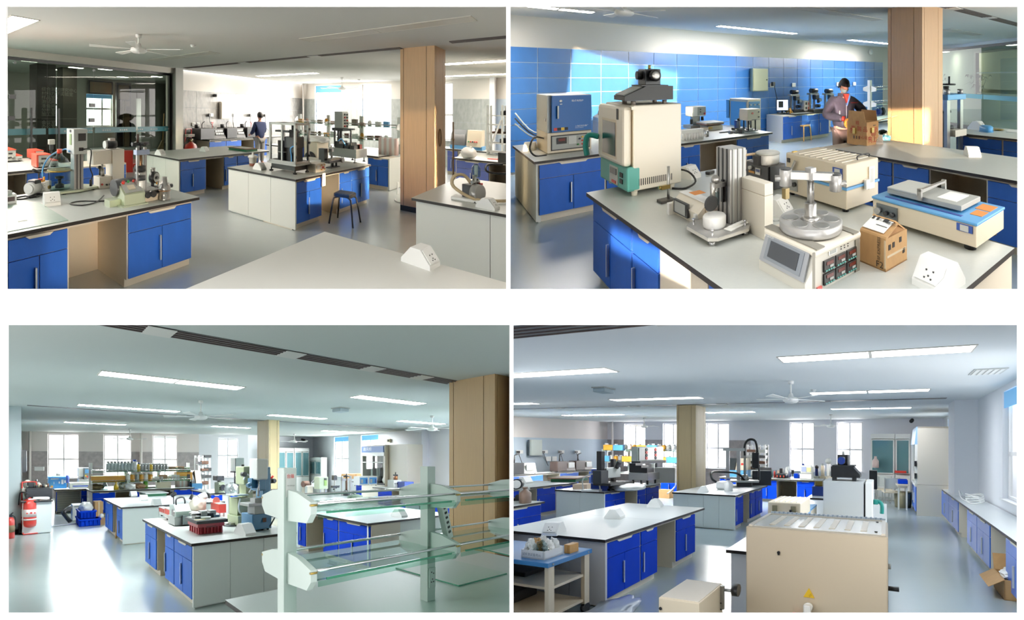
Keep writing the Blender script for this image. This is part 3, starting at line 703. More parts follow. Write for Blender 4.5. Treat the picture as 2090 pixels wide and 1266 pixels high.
for L_, c_ in (('long lit lamp at upper right with a bare middle joint', (4.938,-0.962,1.325)), ('lit lamp right of the fan, mid distance', (8.13,-0.812,1.52)), ('lit lamp cut by the left edge, upper one', (4.938,4.027,6.474)), ('lit lamp left of the wooden column', (8.193,4.15,6.628)), ('short lit lamp at the left edge, lower one', (8.314,9.31,11.024)), ('distant lit lamp above the fume hood', (11.438,-0.677,1.531)), ('faint distant lamp at left above the marble wall', (11.898,9.227,11.859)), ('distant lamp right of the wooden column', (11.818,4.087,5.784))):
    lamp(R4, L_, *c_, H4, w=.3, m=m_far4 if 'distant' in L_ and 'fume' not in L_ else None)
slot(R4, 'dark air slot at the upper left corner of the ceiling', 3.063,.9,9, H4, w=.34, plates=(.13,))
slot(R4, 'thin dark air slot across the ceiling behind the wooden column', 9.55,-1.32,12.5, H4, w=.18, plates=(.2,.4,.6,.8), slats=False)
fan(R4, 'white ceiling fan before the middle lamp', 6.558,1.584, H4,15, r=.62, drop=.28)
fan(R4, 'small fan far back near the windows', 13.201,1.781, H4,15, r=.6, drop=.35)
fan(R4, 'tiny fan at left before the marble corner', 13.481,9.381, H4,35, r=.6, drop=.3)
column(R4, 'wood clad column between the two far benches', 9.66,5.055,10.28,5.657, H4, m_wood3)
sensor(R4, 'grey square sensor box on the ceiling at left', 6.445,5.44, H4, True)
sensor(R4, 'small white smoke detector beside the fan', 7.646,1.383, H4)
t = T(R4, 'ceiling_vent', 'white square air vent in the ceiling near the right window', 'air vent', 6.432,-1.448, H4)
t.part('frame', Bx(-.22,-.22,-.01,.22,.22,-.002), m_lgrey)
for k in range(5): t.part('slat', Bx(-.2,-.18+k*.08,-.018,.2,-.13+k*.08,-.01), m_white2)
b = Bc((0,0,0), (0,0, H4), .05); solid(R4, 'riser_pipe', 'white riser pipe at the left marble corner', 'pipe', 15.4,12.488,0,0, b, m_pipe)
# ------------------------------------------------------------------ laboratory benches: cabinets, worktops, end panels
def cabinet(room, label, u, v, rot, w, d=.68, kind='c2', m=None, group=None, zt=.765, body=None):
    """base cabinet: carcass, plinth, drawer with a cream grip, one or two doors with a bar handle; front faces -y"""
    m = m or m_blue; bd = body or m_cream
    t = T(room, 'base_cabinet', label, 'cabinet', u, v, 0, rot, group or 'blue fronted laboratory base cabinets')
    t.part('carcass', Bx(0,.012,.09, w, d, zt), bd)
    t.part('plinth', Bx(.0,.06,0, w, d-.02,.09), bd)
    e = .016
    dr = t.part('drawer', Bx(e, -.006, zt-.2, w-e, .012, zt-.026,.003), m)
    gw = min(.36, w*.45)
    if dr: t.part('grip', B().prism([(w/2-gw/2, zt-.018), (w/2+gw/2, zt-.018), (w/2+gw/2-.03, zt-.044), (w/2-gw/2+.03, zt-.044)], -.016,-.005, 'y'), bd, 'cream grip lip', dr)
    z1 = zt-.206
    if kind == 'c2':
        for k, (a, c) in enumerate(((e, w/2-.003), (w/2+.003, w-e))):
            do = t.part('door', Bx(a, -.006,.1, c, .012, z1,.003), m)
            if do and k == 0: t.part('handle', Bx(c-.035,-.03,.2, c-.02,-.006, z1-.09,.003), m_handle, None, do)
    else:
        do = t.part('door', Bx(e, -.006,.1, w-e, .012, z1,.003), m)
        hx = e+.03 if kind == 'c1' else w-e-.04
        if do: t.part('handle', Bx(hx, -.03,.2, hx+.014,-.006, z1-.09,.003), m_handle, None, do)
    return t
def knee(room, label, u, v, rot, w, d=.66, body=None):
    """open knee space: only its back panel"""
    t = T(room, 'knee_space_panel', label, 'panel', u, v, 0, rot, 'cream panels closing the knee spaces')
    t.part('board', Bx(0, d-.02,0, w, d, .765), body or m_cream)
    t.part('rail', Bx(0,.02,.735, w, .05,.765), body or m_cream)
def endpanel(room, label, u, v, rot, w, n=3, m=None, h=.768):
    """row of white end boards facing -y with open joints and a set back foot"""
    t = T(room, 'bench_end', label, 'panel', u, v, 0, rot)
    t.part('foot', Bx(.03,.03,0, w-.03,.06,.1), m or m_white)
    for k in range(n):
        t.part('board', Bx(w*k/n+.0025,0,.02, w*(k+1)/n-.0025,.03, h), m or m_white)
def top(room, label, u0, v0, du, dv, z=.8, th=.034, m=None, seams=(), poly=None):
    t = T(room, 'worktop', label, 'worktop', u0, v0,0)
    if poly: t.part('edge', B().prism(poly, z-th, z-.002), m_edge); t.part('surface', B().prism(poly, z-.002, z), m or m_bench); return t
    t.part('edge', Bx(0,0, z-th, du, dv, z-.002), m_edge)
    xs = [0, *seams, du]
    for a, c in zip(xs, xs[1:]):
        t.part('surface', Bx(a+(.002 if a else 0), 0, z-.002, c-(.002 if c < du else 0), dv, z), m or m_bench)
    return t
def run(room, u, v, rot, units, desc, m=None, d=.68, body=None):
    """units left to right as seen from the front: (kind, width)"""
    a = R_(rot); x = 0; k = 0; kc = 0; kn = ['first', 'second', 'third']
    names = ['first', 'second', 'third', 'fourth', 'fifth', 'sixth', 'seventh', 'eighth']
    for kind, w in units:
        uu, vv = u+math.cos(a)*x, v+math.sin(a)*x
        if kind == 'k': knee(room, 'cream knee space panel, %s in %s' % (kn[kc], desc), uu, vv, rot, w, d, body); kc += 1
        elif kind == 'p': endpanel(room, 'plain cream board beside the cabinets of %s' % desc, uu, vv, rot, w, 1, body or m_cream)
        elif kind == 'gap': pass
        else:
            cabinet(room, 'blue base cabinet, %s from left under %s' % (names[k], desc), uu, vv, rot, w, d, kind, m, body=body); k += 1
        x += w
def wedge_outlet(room, label, u, v, z=.8, rot=0, sc=1.0, face=True):
    """white desk power outlet: sloped block with sockets"""
    t = T(room, 'desk_outlet', label, 'power outlet', u, v, z, rot, 'white desk power outlets', sc=sc)
    t.part('body', B().prism([(-.09,0), (.09,0), (.09,.025), (.03,.105), (-.03,.105), (-.09,.025)], -.065,.065, 'x'), m_white2)
    if face:
        n = Vector((0,-.8,.6)); o = Vector((0,-.062,.066))
        t.part('socket_plate', B().hexa([(-.055,-.086,.034), (.055,-.086,.034), (.055,-.036,.1), (-.055,-.036,.1)], [(-.055,-.091,.037), (.055,-.091,.037), (.055,-.041,.103), (-.055,-.041,.103)]), m_white2)
        b = B()
        for x, s in ((-.015,.55), (.015,.55), (0,.3), (-.014,.18), (.014,.18)):
            c = Vector((x, -.091+.05*s+.0,.037+.066*s)); b.box(c.x-.0028, c.y-.003, c.z-.003, c.x+.0028, c.y+.001, c.z+.003)
        t.part('socket_holes', b, m_black)
    return t
# ---- bay 1
top(R1, 'long grey worktop of the near left bench carrying the red and sage machines', -3.5,3.47,6.29,1.42, seams=(4.6,))
run(R1,0.063,3.5,0, [('c2', .78), ('c2', 0.486), ('k', 0.558), ('c2', 0.819)], 'the near left bench')
top(R1, 'grey worktop of the centre bench under the steel test frames', 4.6,3.4,2.56,1.53)
run(R1,4.63,3.43,0, [('c2', 0.748), ('k', 0.582), ('c1', 0.453), ('c2', 0.738)], 'the centre bench')
endpanel(R1, 'three white end boards of the centre bench facing left', 4.62,4.92,-90,1.5)
top(R1, 'grey worktop of the bench with the green board, before the marble wall', 4.5,6.25,2.9,1.5)
run(R1,4.55,6.28,0, [('c2', 0.688), ('k', 0.519), ('c1', 0.422), ('c2', .75)], 'the bench before the marble wall')
endpanel(R1, 'white end boards of the bench before the marble wall', 4.53,7.74,-90,1.45)
top(R1, 'grey worktop at right with the vacuum pump, black edged', 4.75,-2.2,2.2,3.92)
endpanel(R1, 'white end boards of the pump bench at the right edge', 4.79,1.68,-90,2.4,3)
struct(R1, 'trim_16', Bx(4.85,-2,.03,6.9,1.66,.76), m_white)
top(R1, 'bare pale worktop in the foreground with one desk outlet', 0,0,1,1, poly=[(-1.5,1.76), (2.803,1.76), (2.803,-3), (-1.5,-3)], m=mat('pale_worktop', 'd4d3cc', .4))
wedge_outlet(R1, 'white desk outlet on the bare foreground worktop', 2.71,0.92,.8,-8,1.15)
# wall bench under the marble wall
top(R1, 'dark worktop along the marble wall with the black testers', 8.0,9.42,4.3,.75, m=m_bench)
run(R1,8.05,9.45,0, [('gap', -0.043), ('c2', 0.747), ('c2', 0.767), ('k', 0.648), ('c2', .75)], 'the marble wall bench', d=.7)
endpanel(R1, 'cream side of the marble wall bench', 8.03,10.15,-90,.7,1, m_cream)
# bench of the red machines, far left
top(R1, 'grey worktop of the back left bench carrying red machines', -3,6.61,5.547,1.5)
run(R1,0.669,6.64,0, [('k', 1.2), ('c2', .85), ('c2', .85)], 'the red machine bench')
# reagent bench with shelves at the back, and benches at the right
top(R1, 'grey worktop of the reagent shelf bench by the windows', 8.6,3.9,2.05,3.6)
BV = 3.659
cabinet(R1, 'blue cabinet under the reagent shelf bench behind the stool', 8.63,4.191,-90,0.532)
endpanel(R1, 'white end board of the reagent shelf bench beside the column', 8.63,3.639,0,1.2,1)
top(R1, 'pale worktop right of the column with the grey bagged instrument', 10.03,1.286,2.0,1.339)
run(R1,10.07,2.581,-90, [('c2', 0.715), ('k', .8)], 'the bagged instrument bench', mat('violet_blue_laminate', '4a62b8', .4))
top(R1, 'dark worktop before the grey tiled window wall with the blue based tester', 12.6,.5,.75,3.9)
cabinet(R1, 'blue cabinet before the grey tiled wall behind the column', 12.63,3.487,-90,0.319, m=mat('violet_blue_laminate'))
# ---- bay 2
top(R2, 'grey worktop of the furnace bench along the blue wall', 1.07,5.66,4.05,1.56)
LBU = [('c2', 0.844), ('c2', .8), ('k', .3), ('c2', 0.46), ('k', 0.746), ('c2', 0.789)]
run(R2,1.12,5.69,0, LBU, 'the furnace bench')
endpanel(R2, 'white end boards of the furnace bench facing left', 1.1,7.2,-90,1.5,3)
top(R2, 'large grey worktop in the foreground under the ovens and shakers', 1.15,.84,1.65,3.0, seams=())
run(R2,1.19,3.77,-90, [('c2', 3.77-2.876), ('c1', 0.45), ('p', 0.58), ('c2', .8)], 'the foreground oven bench', d=.75)
endpanel(R2, 'cream end panel of the foreground bench at the lower right corner', 2.0,.87,0,.85,1, m_cream)
top(R2, 'grey worktop behind the shaker with two outlets', 4.62,-1.0,1.35,4.72)
run(R2,4.66,4.103,-90, [('c2', .7), ('c2', 2.835*0+.0+0.597), ('c2', 0.502), ('k', 0.634), ('c2', .8)], 'the bench behind the shaker', d=.75)
top(R2, 'grey worktop along the blue wall with the black test stands', 8.116,8.0,2.611,.78)
run(R2,7.654,8.03,0, [('c2', 0.733), ('c2', 0.776), ('c1', 0.486), ('k', .9)], 'the blue wall bench', d=.7)
top(R2, 'pale worktop at right before the glass with a blue cup', 7.72,-.8,1.4,4.206)
run(R2,7.78,3.331,-90, [('c2', 0.809), ('c2', .9)], 'the bench before the glass', d=.7)
top(R2, 'pale worktop beside the person, behind the carton', 8.307,5.373,2.2,0.693)
wedge_outlet(R2, 'large white desk outlet at the lower right corner with five holes showing', 2.015,0.95,.8,-95,1.25)
wedge_outlet(R2, 'white desk outlet on the bench behind the shaker, right one', 5.636,2.198,.8,-50,1.2)
wedge_outlet(R2, 'white desk outlet at the left end of the bench behind the shaker', 5.561,3.631,.8,-50,1.25)
wedge_outlet(R2, 'white desk outlet beside the muffle furnace', 1.201,6.625,.8,-20,1.1)
wedge_outlet(R2, 'white desk outlet behind the heated oven', 2.145,3.709,.8,20,1.2)
wedge_outlet(R2, 'white desk outlet behind the tall white block', 2.105,2.281,.8,20,1.2)
# ---- bay 3
top(R3, 'grey worktop of the near bench with the red crate and drills', 1.73,4.41,1.56,2.22)
run(R3,1.77,6.6,-90, [('c2', 6.6-5.959), ('k', 0.421), ('c1', 0.403), ('c2', 0.66)], 'the red crate bench', d=.7)
endpanel(R3, 'white end boards of the red crate bench facing the aisle', 1.76,4.43,0,1.5,3, mat('grey_white_laminate', 'e3e8e3', .45))
top(R3, 'pale worktop with three outlets and the green board', 1.77,8.45,2.4,2.1, m=mat('bright_worktop', 'dfe4e4', .22))
run(R3,1.81,10.5,-90, [('c2', 10.5-9.571), ('k', 0.469), ('c2', 0.618)], 'the three outlet bench', d=.7)
endpanel(R3, 'white end boards of the three outlet bench', 1.8,8.47,0,2.3,3, mat('grey_white_laminate'))
for k, (x, y, s_) in enumerate(((272,1013, 'left'), (293,1022, 'middle'), (319,1031, 'right'))): wedge_outlet(R3, '%s of three rounded white outlets on the pale worktop' % s_, ((2.582,10.84), (2.525,9.573), (2.525,8.521))[k][0], ((2.582,10.84), (2.525,9.573), (2.525,8.521))[k][1], .8,0,1.3, False)
wedge_outlet(R3, 'white outlet at the front edge of the red crate bench', 2.57,4.605,.8,10,1.4, False)
top(R3, 'pale worktop behind the glass shelves with one outlet', 4.7,4.42,2.2,1.95, m=mat('bright_worktop'))
run(R3,4.76,6.35,-90, [('c2', 6.35-6.072), ('k', 0.495), ('c1', 0.418), ('c2', 0.745)], 'the bench behind the glass shelves', m_blue2, d=.7)
endpanel(R3, 'white end boards of the bench behind the glass shelves', 4.74,4.45,0,2.1,3, mat('grey_white_laminate'))
wedge_outlet(R3, 'white outlet on the bench behind the glass shelves', 5.748,4.668,.8,0,1.3, False)
top(R3, 'grey foreground worktop carrying the glass shelf rack', 1.25,-1.0,3.1,3.53, m=mat('green_grey_worktop', 'b9c4c0', .35))
cabinet(R3, 'blue cabinet at the foot of the large column behind the shelves', 8.479,5.957,-90,.62, m=m_blue2)
top(R3, 'dark worktop of the left wall bench under the black testers', -.02,10.748,.66,7, m=m_bench)
endpanel(R3, 'grey end board of the left wall bench behind the red extinguisher', 0,10.778,0,.62,1, mat('grey_white_laminate'))
run(R3,.62,10.848,90, [('c2', 1.1), ('c2', 1.1), ('c2', 1.1)], 'the left wall bench', d=.55)
# benches along the reagent shelves and beyond
RU, RV = 1.837,13.093
top(R3, 'pale worktop of the reagent shelf bench in the distance', RU, RV-.03,3.409,1.5)
run(R3, RU+.03, RV, 0, [('c2', 0.7), ('k', 0.632), ('c1', 0.127), ('k', 1.171), ('c2', 0.682)], 'the reagent shelf bench', m_blue2, d=.7)
top(R3, 'dark worktop below the first window with the blue chest', .9,14.275,3.6,.8)
run(R3,.95,14.305,0, [('c1', 0.02), ('k', 0.717), ('c1', 0.197)], 'the blue chest bench', m_blue2, d=.7)
SU3, SV3 = 4.722,10.729
top(R3, 'pale worktop in the middle distance with the sewing type machine and glass jars', SU3, SV3-.1,3.2,1.5)
endpanel(R3, 'white end boards of the jar bench', SU3+.05, SV3-.06,0,3.0,4, m_white)
cabinet(R3, 'blue cabinet at the left end of the jar bench', SU3+.05, SV3-.09,0,0.401, m=m_blue2)
cabinet(R3, 'blue cabinet right of the knee space in the jar bench', 5.42, SV3-.09,0,0.408, m=m_blue2)
top(R3, 'pale worktop before the fume hood with the twin blue display', 11.028,8.23,1.5,1.926)
run(R3,11.068,9.937,-90, [('c2', 0.636), ('k', 0.35), ('c1', 0.219)], 'the fume hood side bench', m_blue2, d=.7)
top(R3, 'long pale worktop along the far right wall', 13.2,5.0,.75,8.5)
for k in range(7):
    cabinet(R3, 'blue cabinet along the far right wall, number %s from the windows' % ['one', 'two', 'three', 'four', 'five', 'six', 'seven'][k], 13.25,13.2-k*1.15,-90,1.1, m=m_blue2)
# ---- bay 4
top(R4, 'large bare worktop in the left foreground with three outlets', 3.65,3.06,2.53,1.62, seams=(1.25,), m=mat('pale_grey_worktop', 'd2d6d2', .3))
run(R4,3.7,3.09,0, [('c2', 0.654), ('c1', 0.4), ('k', 0.494), ('c2', 0.639)], 'the left foreground bench', m_blue2)
endpanel(R4, 'white end boards of the left foreground bench behind the trolley', 3.68,4.65,-90,1.57,3, mat('lilac_white_laminate', 'd5d6da', .45))
top(R4, 'pale worktop of the centre bench with the black drill rig', 8.05,3.22,2.45,1.62, m=mat('bright_worktop'))
run(R4,8.09,3.25,0, [('c1', 0.532), ('k', 0.451), ('c1', 0.417), ('c2', 0.626)], 'the drill rig bench', m_blue2)
endpanel(R4, 'white end boards of the centre bench facing the foreground', 8.07,4.82,-90,1.58,4, mat('grey_white_laminate'))
top(R4, 'dark edged worktop at left with the black column microscope', 7.42,6.25,2.35,1.45, m=mat('bright_worktop'))
run(R4,7.46,6.28,0, [('c2', 0.759), ('k', 0.502), ('c1', 0.371), ('c2', 0.645)], 'the column microscope bench', m_blue2)
endpanel(R4, 'white end boards of the column microscope bench', 7.44,7.68,-90,1.42,2, mat('grey_white_laminate'))
RB = 3.733,1.599
top(R4, 'white worktop running back under the white oven', 3.73,-.02,4.2,1.62, m=mat('bright_worktop'))
endpanel(R4, 'white end boards of the oven bench behind the tall furnace', 3.77,1.56,-90,1.5,3, mat('lilac_white_laminate'))
top(R4, 'second white worktop beyond the oven bench with the navy block', 8.3,0.238,1.5,1.412, m=mat('bright_worktop'))
endpanel(R4, 'white end boards below the navy block', 8.34,1.6,-90,1.332,3, mat('lilac_white_laminate'))
top(R4, 'long white worktop along the right window wall', -1.0,-2.03,12.5,.56, m=mat('bright_worktop'))
AU = [11.749,9.166,8.225,6.517,5.729,5.04]
run(R4, AU[0], -1.5,180, [('c2', (AU[0]-AU[1])/2), ('c2', (AU[0]-AU[1])/2), ('k', AU[1]-AU[2]), ('c2', (AU[2]-AU[3])/2), ('c2', (AU[2]-AU[3])/2), ('k', AU[3]-AU[4]), ('c2', .8)], 'the window wall bench', mat('clear_blue_laminate', '3f74d8', .3), d=.5)
top(R4, 'worktop at left edge with the brown bottle', 3.566,6.222,2.2,1.5, m=mat('pale_grey_worktop'))
run(R4,3.866,6.252,0, [('c2', .9), ('c2', .95)], 'the brown bottle bench', m_blue2)
G4 = (9.129,8.641)
top(R4, 'worktop with the green board at the left, before the marble wall', G4[0]-3, G4[1], 3.0,1.5, m=mat('pale_grey_worktop'))
run(R4, G4[0]-2.5, G4[1]+.03,0, [('c2', .7), ('k', 0.46), ('c1', .6), ('c2', .7)], 'the green board bench', m_blue2)
top(R4, 'long worktop along the marble wall with the brown testers', 9.5,12.6,5.8,.7, m=m_bench)
run(R4,9.6,12.6,0, [('c2', 1.0), ('c2', 1.0), ('k', .8), ('c2', 1.0), ('k', .6), ('c2', .9)], 'the brown tester bench', mat('clear_blue_laminate'), d=.65)
F4 = (12.707,8.281)
top(R4, 'worktop of the reagent shelves left of the wooden column', 12.707,7.517,1.5,3.2)
cabinet(R4, 'blue cabinet below the reagent shelves left of the wooden column', F4[0]+.03,8.153,-90,0.794, m=m_blue2)
K4 = (12.807,4.295)
KU = 12.857
top(R4, 'grey edged worktop with the black monitor and the balances', K4[0], 1.663,1.4,2.632, m=m_bench)
run(R4, KU, 4.295,-90, [('c2', 0.696), ('k', 0.693), ('c2', 0.622)], 'the black monitor bench', m_blue2, d=.7)
H4b = (12.835,5.788)
top(R4, 'worktop with the beige console right of the wooden column', H4b[0], 4.323,.8,1.465)
cabinet(R4, 'blue cabinet below the beige console bench', H4b[0]+.03,5.768,-90,0.649, m=m_blue2)
wedge_outlet(R4, 'white outlet at the front of the left foreground worktop', 3.692,3.84,.8,-70,1.35)
wedge_outlet(R4, 'rounded outlet in the middle of the left foreground worktop', 4.804,3.852,.8,15,1.35, False)
wedge_outlet(R4, 'rounded outlet at the back of the left foreground worktop', 5.955,3.921,.8,15,1.35, False)
wedge_outlet(R4, 'rounded outlet on the centre bench near its left edge', 8.322,4.16,.8,15,1.35, False)
od_ = ['first', 'second', 'third', 'fourth', 'fifth', 'sixth', 'seventh', 'eighth', 'ninth', 'tenth', 'eleventh', 'twelfth', 'thirteenth', 'fourteenth', 'fifteenth']
# ------------------------------------------------------------------ helpers for instruments
def fp(t, name, x0, z0, x1, z1, m, y=0, d=.006, label=None, parent=None): return t.part(name, Bx(x0, y-d, z0, x1, y, z1), m, label, parent)
def lp(t, name, y0, z0, y1, z1, m, x=0, d=.006, label=None, parent=None): return t.part(name, Bx(x-d, y0, z0, x, y1, z1), m, label, parent)
def feet(t, w, d, h=.02, r=.018, m=None, i=.04):
    for x in (i, w-i):
        for y in (i, d-i): t.part('foot', Bc((x, y, 0), (x, y, h), r, n=10), m or m_rub)
def btn(t, x, z, m, y=-.006, r=.012, name='button', d=.014): t.part(name, Bc((x, y, z), (x, y-d, z), r, n=10), m)
def cable(room, label, pts, r=.006, m=None, name='cable', cat='cable'):
    o = pts[0]; b = B().tube([Vector(p)-Vector(o) for p in pts], r, 6)
    return solid(room, name, label, cat, o[0], o[1], o[2], 0, b, m or m_black)
def ftext(t, s, x, z, size, m, y=-.004, name='lettering', parent=None): return t.part(name, text_b(s, size, (x, y, z)), m, None, parent)
def bottle(room, label, u, v, z, r, h, m, cap=None, liquid=None, group=None, name='bottle', cat='bottle', neck=.35):
    t = T(room, name, label, cat, u, v, z, 0, group)
    t.part('body', Bl([(r*.92,0), (r, .01), (r, h*.62), (r*neck, h*.82), (r*neck, h*.92)], n=14), m)
    if liquid: t.part('liquid', Bl([(r*.88,.008), (r*.88, h*.3)], n=12), liquid)
    t.part('cap', Bc((0,0, h*.9), (0,0, h), r*neck*1.25, n=12), cap or m_white2)
    return t
m_brownliq = mat('brown_liquid', '8d5038', .3)
m_lcd = mat('lcd_green', '8fae5a', .3)
m_disp = mat('red_digit_display', '5a1512', .3, emit=.3)
# ================================================================== bay 1 objects
# red topped testers on the back left bench
def red_tester(label, bx):
    u, v, w, d, h = bx
    t = T(R1, 'red_tester', label, 'tester', u, v, .8,0, 'red topped testers')
    t.part('body', Bx(.015,.0,.02, w, d, h*.45,.004).box(.015,0,.02, w*.62, d, h*.95,.004), m_lgrey)
    t.part('side', B().prism([(0,.02), (d, .02), (d, h*.95), (0, h*.95)], -.01,.02, 'x'), m_orange)
    t.part('lid', Bx(-.01,-.008, h*.93, w*.64, d+.01, h, .005).box(w*.62,0, h*.43, w, d, h*.5,.004), m_orange)
    feet(t, w, d)
    fp(t, 'display', w*.2, h*.62, w*.42, h*.74, m_black); btn(t, w*.22, h*.36, m_black); btn(t, w*.42, h*.4, m_white2); fp(t, 'nameplate', w*.14, h*.12, w*.4, h*.26, m_lgrey)
    fp(t, 'slot', w*.72, h*.18, w*.92, h*.22, m_black)
    return t
red_tester('red topped grey tester nearest on the back left bench, beside the blue tube', (2.048,6.701,0.32,0.266,0.223))
red_tester('red topped tester behind, mostly hidden by the nearest red one', (2.297,7.65,0.242,0.422,0.181))
red_tester('red topped grey tester cut by the left edge of the frame', (1.835,7.682,0.272,0.589,0.224))
t = T(R1, 'clamp_microscope', 'small chrome and black clamp microscope standing behind the red testers', 'microscope', 2.657,7.899,.8,0)
t.part('base', Bx(-.06,-.05,0,.06,.05,.03), m_black); t.part('arm', Bc((0,0,.03), (0,0,.2), .02).box(-.03,-.05,.16,.03,.02,.26), m_char); t.part('head', Bx(-.05,-.05,.26,.06,.03,.36,.008), m_lgrey)
# vacuum pump with handle, blue tube
PU, PV = 1.462,4.717
t = T(R1, 'vacuum_pump', 'small vacuum pump with white block, black motor and red switch left of the bell jar', 'vacuum pump', PU, PV, .8,35)
t.part('base', Bx(-.11,-.05,0,.13,.08,.02,.006), m_black)
t.part('motor', Bc((-.13,.02,.1), (-.01,.02,.1), .07, n=20).cyl((-.14,.02,.1), (-.13,.02,.1), .05, n=16), m_grey)
t.part('motor_cap', Bx(-.1,-.03,.14,.0,.07,.19,.01), m_black)
t.part('pump_block', Bx(.02,-.055,.02,.14,.075,.15,.01), m_white2)
for k in range(6): t.part('fin', Bx(-.012,-.065,.03+k*.02,.02,.08,.04+k*.02), m_lgrey)
t.part('sight_glass', Bc((.09,-.055,.08), (.09,-.066,.08), .022, n=14), mat('brass', 'a9904a', .3,.8))
t.part('switch', Bx(-.02,-.03,.17,.02,0,.195), m_red)
t.part('inlet', Bc((.08,.0,.15), (.08,0,.2), .012, n=10).cyl((.045,0,.15), (.045,0,.17), .02, n=10), m_gold)
t.part('handle', Bc((.02,.02,.15), (.02,.02,.27), .008).cyl((-.07,.02,.3), (.03,.02,.26), .018), m_black)
VU, VV = 1.741,4.575
cable(R1, 'blue air tube arching from the pump to the bell jar column', [(PU+.06, PV+.07,.99), (PU+.07, PV+.09,1.1), (PU+.16, PV+.12,1.23), (PU+.33, PV+.13,1.30), (VU+.02, VV+.06,1.29)], .009, m_sky, 'air_tube', 'tube')
# bell jar vacuum stand
t = T(R1, 'bell_jar_stand', 'white aluminium column stand with control head and plate beside the glass bell jar', 'instrument', VU, VV, .8,0)
t.part('plate', B().prism([(-.1,.0), (.12,-.02), (.36,.05), (.36,.22), (.2,.42), (-.02,.42), (-.16,.3)], .012,.035), m_sage)
for p in ((-.05,.03), (.3,.06), (.2,.36), (-.1,.28)): t.part('foot', Bc((*p, 0), (*p, .012), .02, n=10), m_rub)
t.part('column', Bx(.06,.02,.035,.17,.13,.46,.004), m_alu)
for x in (.095,.135): t.part('groove', Bx(x-.004,.016,.04, x+.004,.021,.46), m_dark)
t.part('control_head', Bx(.04,-.02,.46,.2,.2,.76,.006), m_lgrey)
lp(t, 'green_label', .05,.57,.1,.7, m_lcd, .04); lp(t, 'knob', .06,.72,.1,.75, m_black, .04)
fp(t, 'display', .09,.62,.18,.71, m_black, -.02); fp(t, 'display_frame', .085,.615,.185,.715, m_lgrey, -.019); fp(t, 'socket', .1,.5,.15,.54, m_black, -.02)
t.part('cord', B().tube([(.15,-.03,.52), (.24,-.03,.5), (.23,-.02,.3), (.26,-.02,.2), (.25,0,.12)], .007), m_black)
t.part('plug', Bc((.25,0,.14), (.25,0,.06), .018), m_black)
t = T(R1, 'bell_jar', 'clear glass bell jar with brass rim on the column stand plate', 'bell jar', VU-.05, VV+.17,.836,0)
t.part('lower_jar', Bl([(.115,0), (.12,.02), (.12,.2), (.125,.22)], n=22), m_bottle)
t.part('dome', Bl([(.125,.235), (.12,.29), (.09,.36), (.04,.4), (.03,.43)], n=22), m_bottle)
t.part('rim', Bl([(.13,.218), (.132,.236), (.12,.236)], n=22), mat('brass'))
t.part('stirrer', Bl([(.05,.02), (.05,.06), (.02,.07), (.02,.12), (.05,.13), (.05,.15)], n=14), m_dark)
t.part('cap', Bc((0,0,.43), (0,0,.48), .03), m_orange)
# desk outlet, plug, left edge device, mat
wedge_outlet(R1, 'white desk outlet in front of the vacuum pump on the near left bench', 1.432,4.243,.8,-12,1.15)
cable(R1, 'black plug on a looped cord lying left of the pump', [(PU-.06, PV+.02,.81), (PU-.2, PV+.02,.808), (PU-.26, PV-.06,.808), (PU-.19, PV-.1,.808), (PU-.1, PV-.08,.812)], .008, None, 'mains_lead', 'cord')
solid(R1, 'power_plug', 'black round plug at the end of the looped cord', 'plug', PU-.09, PV-.075,.815,20, Bl([(.008,-.05), (.016,-.03), (.022,0), (.024,.03), (.02,.035)], ax='x'), m_black)
t = T(R1, 'small_meter', 'small white meter with red brown window cut by the left frame edge', 'instrument', 1.09,4.491,.8,0)
t.part('body', Bx(-.12,0,0,.09,.1,.1,.008), m_white2); fp(t, 'window', -.0,.03,.07,.075, mat('maroon_window', '4a2320', .3)); t.part('knob', Bl([(.05,.1), (.045,.14), (.02,.15)]), m_lgrey)
t = T(R1, 'cutting_mat', 'translucent green cutting sheet with a white tag on the near left bench', 'cutting mat', 0,0,.8,0)
(mu0, mv0), (mu1, mv1) = (1.315,4.427), (1.333,3.459)
t.part('sheet', B().prism([(-1.2,3.52), (mu1,3.53), (1.353,4.367), (0.483,4.597)], .0005,.006), mat('green_film', '93b3a4', .3, noise=.15, nscale=9))
t.part('tag', Bx(0.997,3.746,.006,1.067,3.781,.008), m_paper, 'white paper tag')
# beige C frame press
CU_, CV_ = 2.263,4.562
t = T(R1, 'bench_press', 'beige C frame bench press with box head at the back of the near left bench', 'press', CU_, CV_, .8,0)
t.part('column', Bx(.0,.0,0,.16,.2,.49,.006), m_beige2)
t.part('head', Bx(-.24,.02,.31,.0,.2,.48,.005), m_beige2)
t.part('base', Bx(-.16,.02,0,0,.2,.15,.005), m_beige2)
t.part('ram', Bc((-.09,.1,.15), (-.09,.1,.24), .03).cyl((-.09,.1,.24), (-.09,.1,.31), .015), m_steel)
t.part('handle', Bc((-.14,.06,.17), (-.14,.06,.26), .012).ball((-.14,.06,.27), .025), m_black)
fp(t, 'rating_label', .03,.07,.07,.11, m_label, 0); fp(t, 'rating_label', .08,.08,.12,.11, m_paper, 0); fp(t, 'rating_label', .13,.07,.14,.11, m_label, 0)
btn(t, -.13,.06, m_red, .02); btn(t, -.07,.05, m_black, .02); btn(t, -.03,.05, m_black, .02)
for z in (.35,.45):
    for x in (-.2,-.04): t.part('screw', Bc((x, .02, z), (x, .015, z), .006, n=6), m_lgrey)
t = T(R1, 'press_motor', 'small black and silver motor on top of the beige press', 'motor', CU_+.02, CV_+.08,1.29,0)
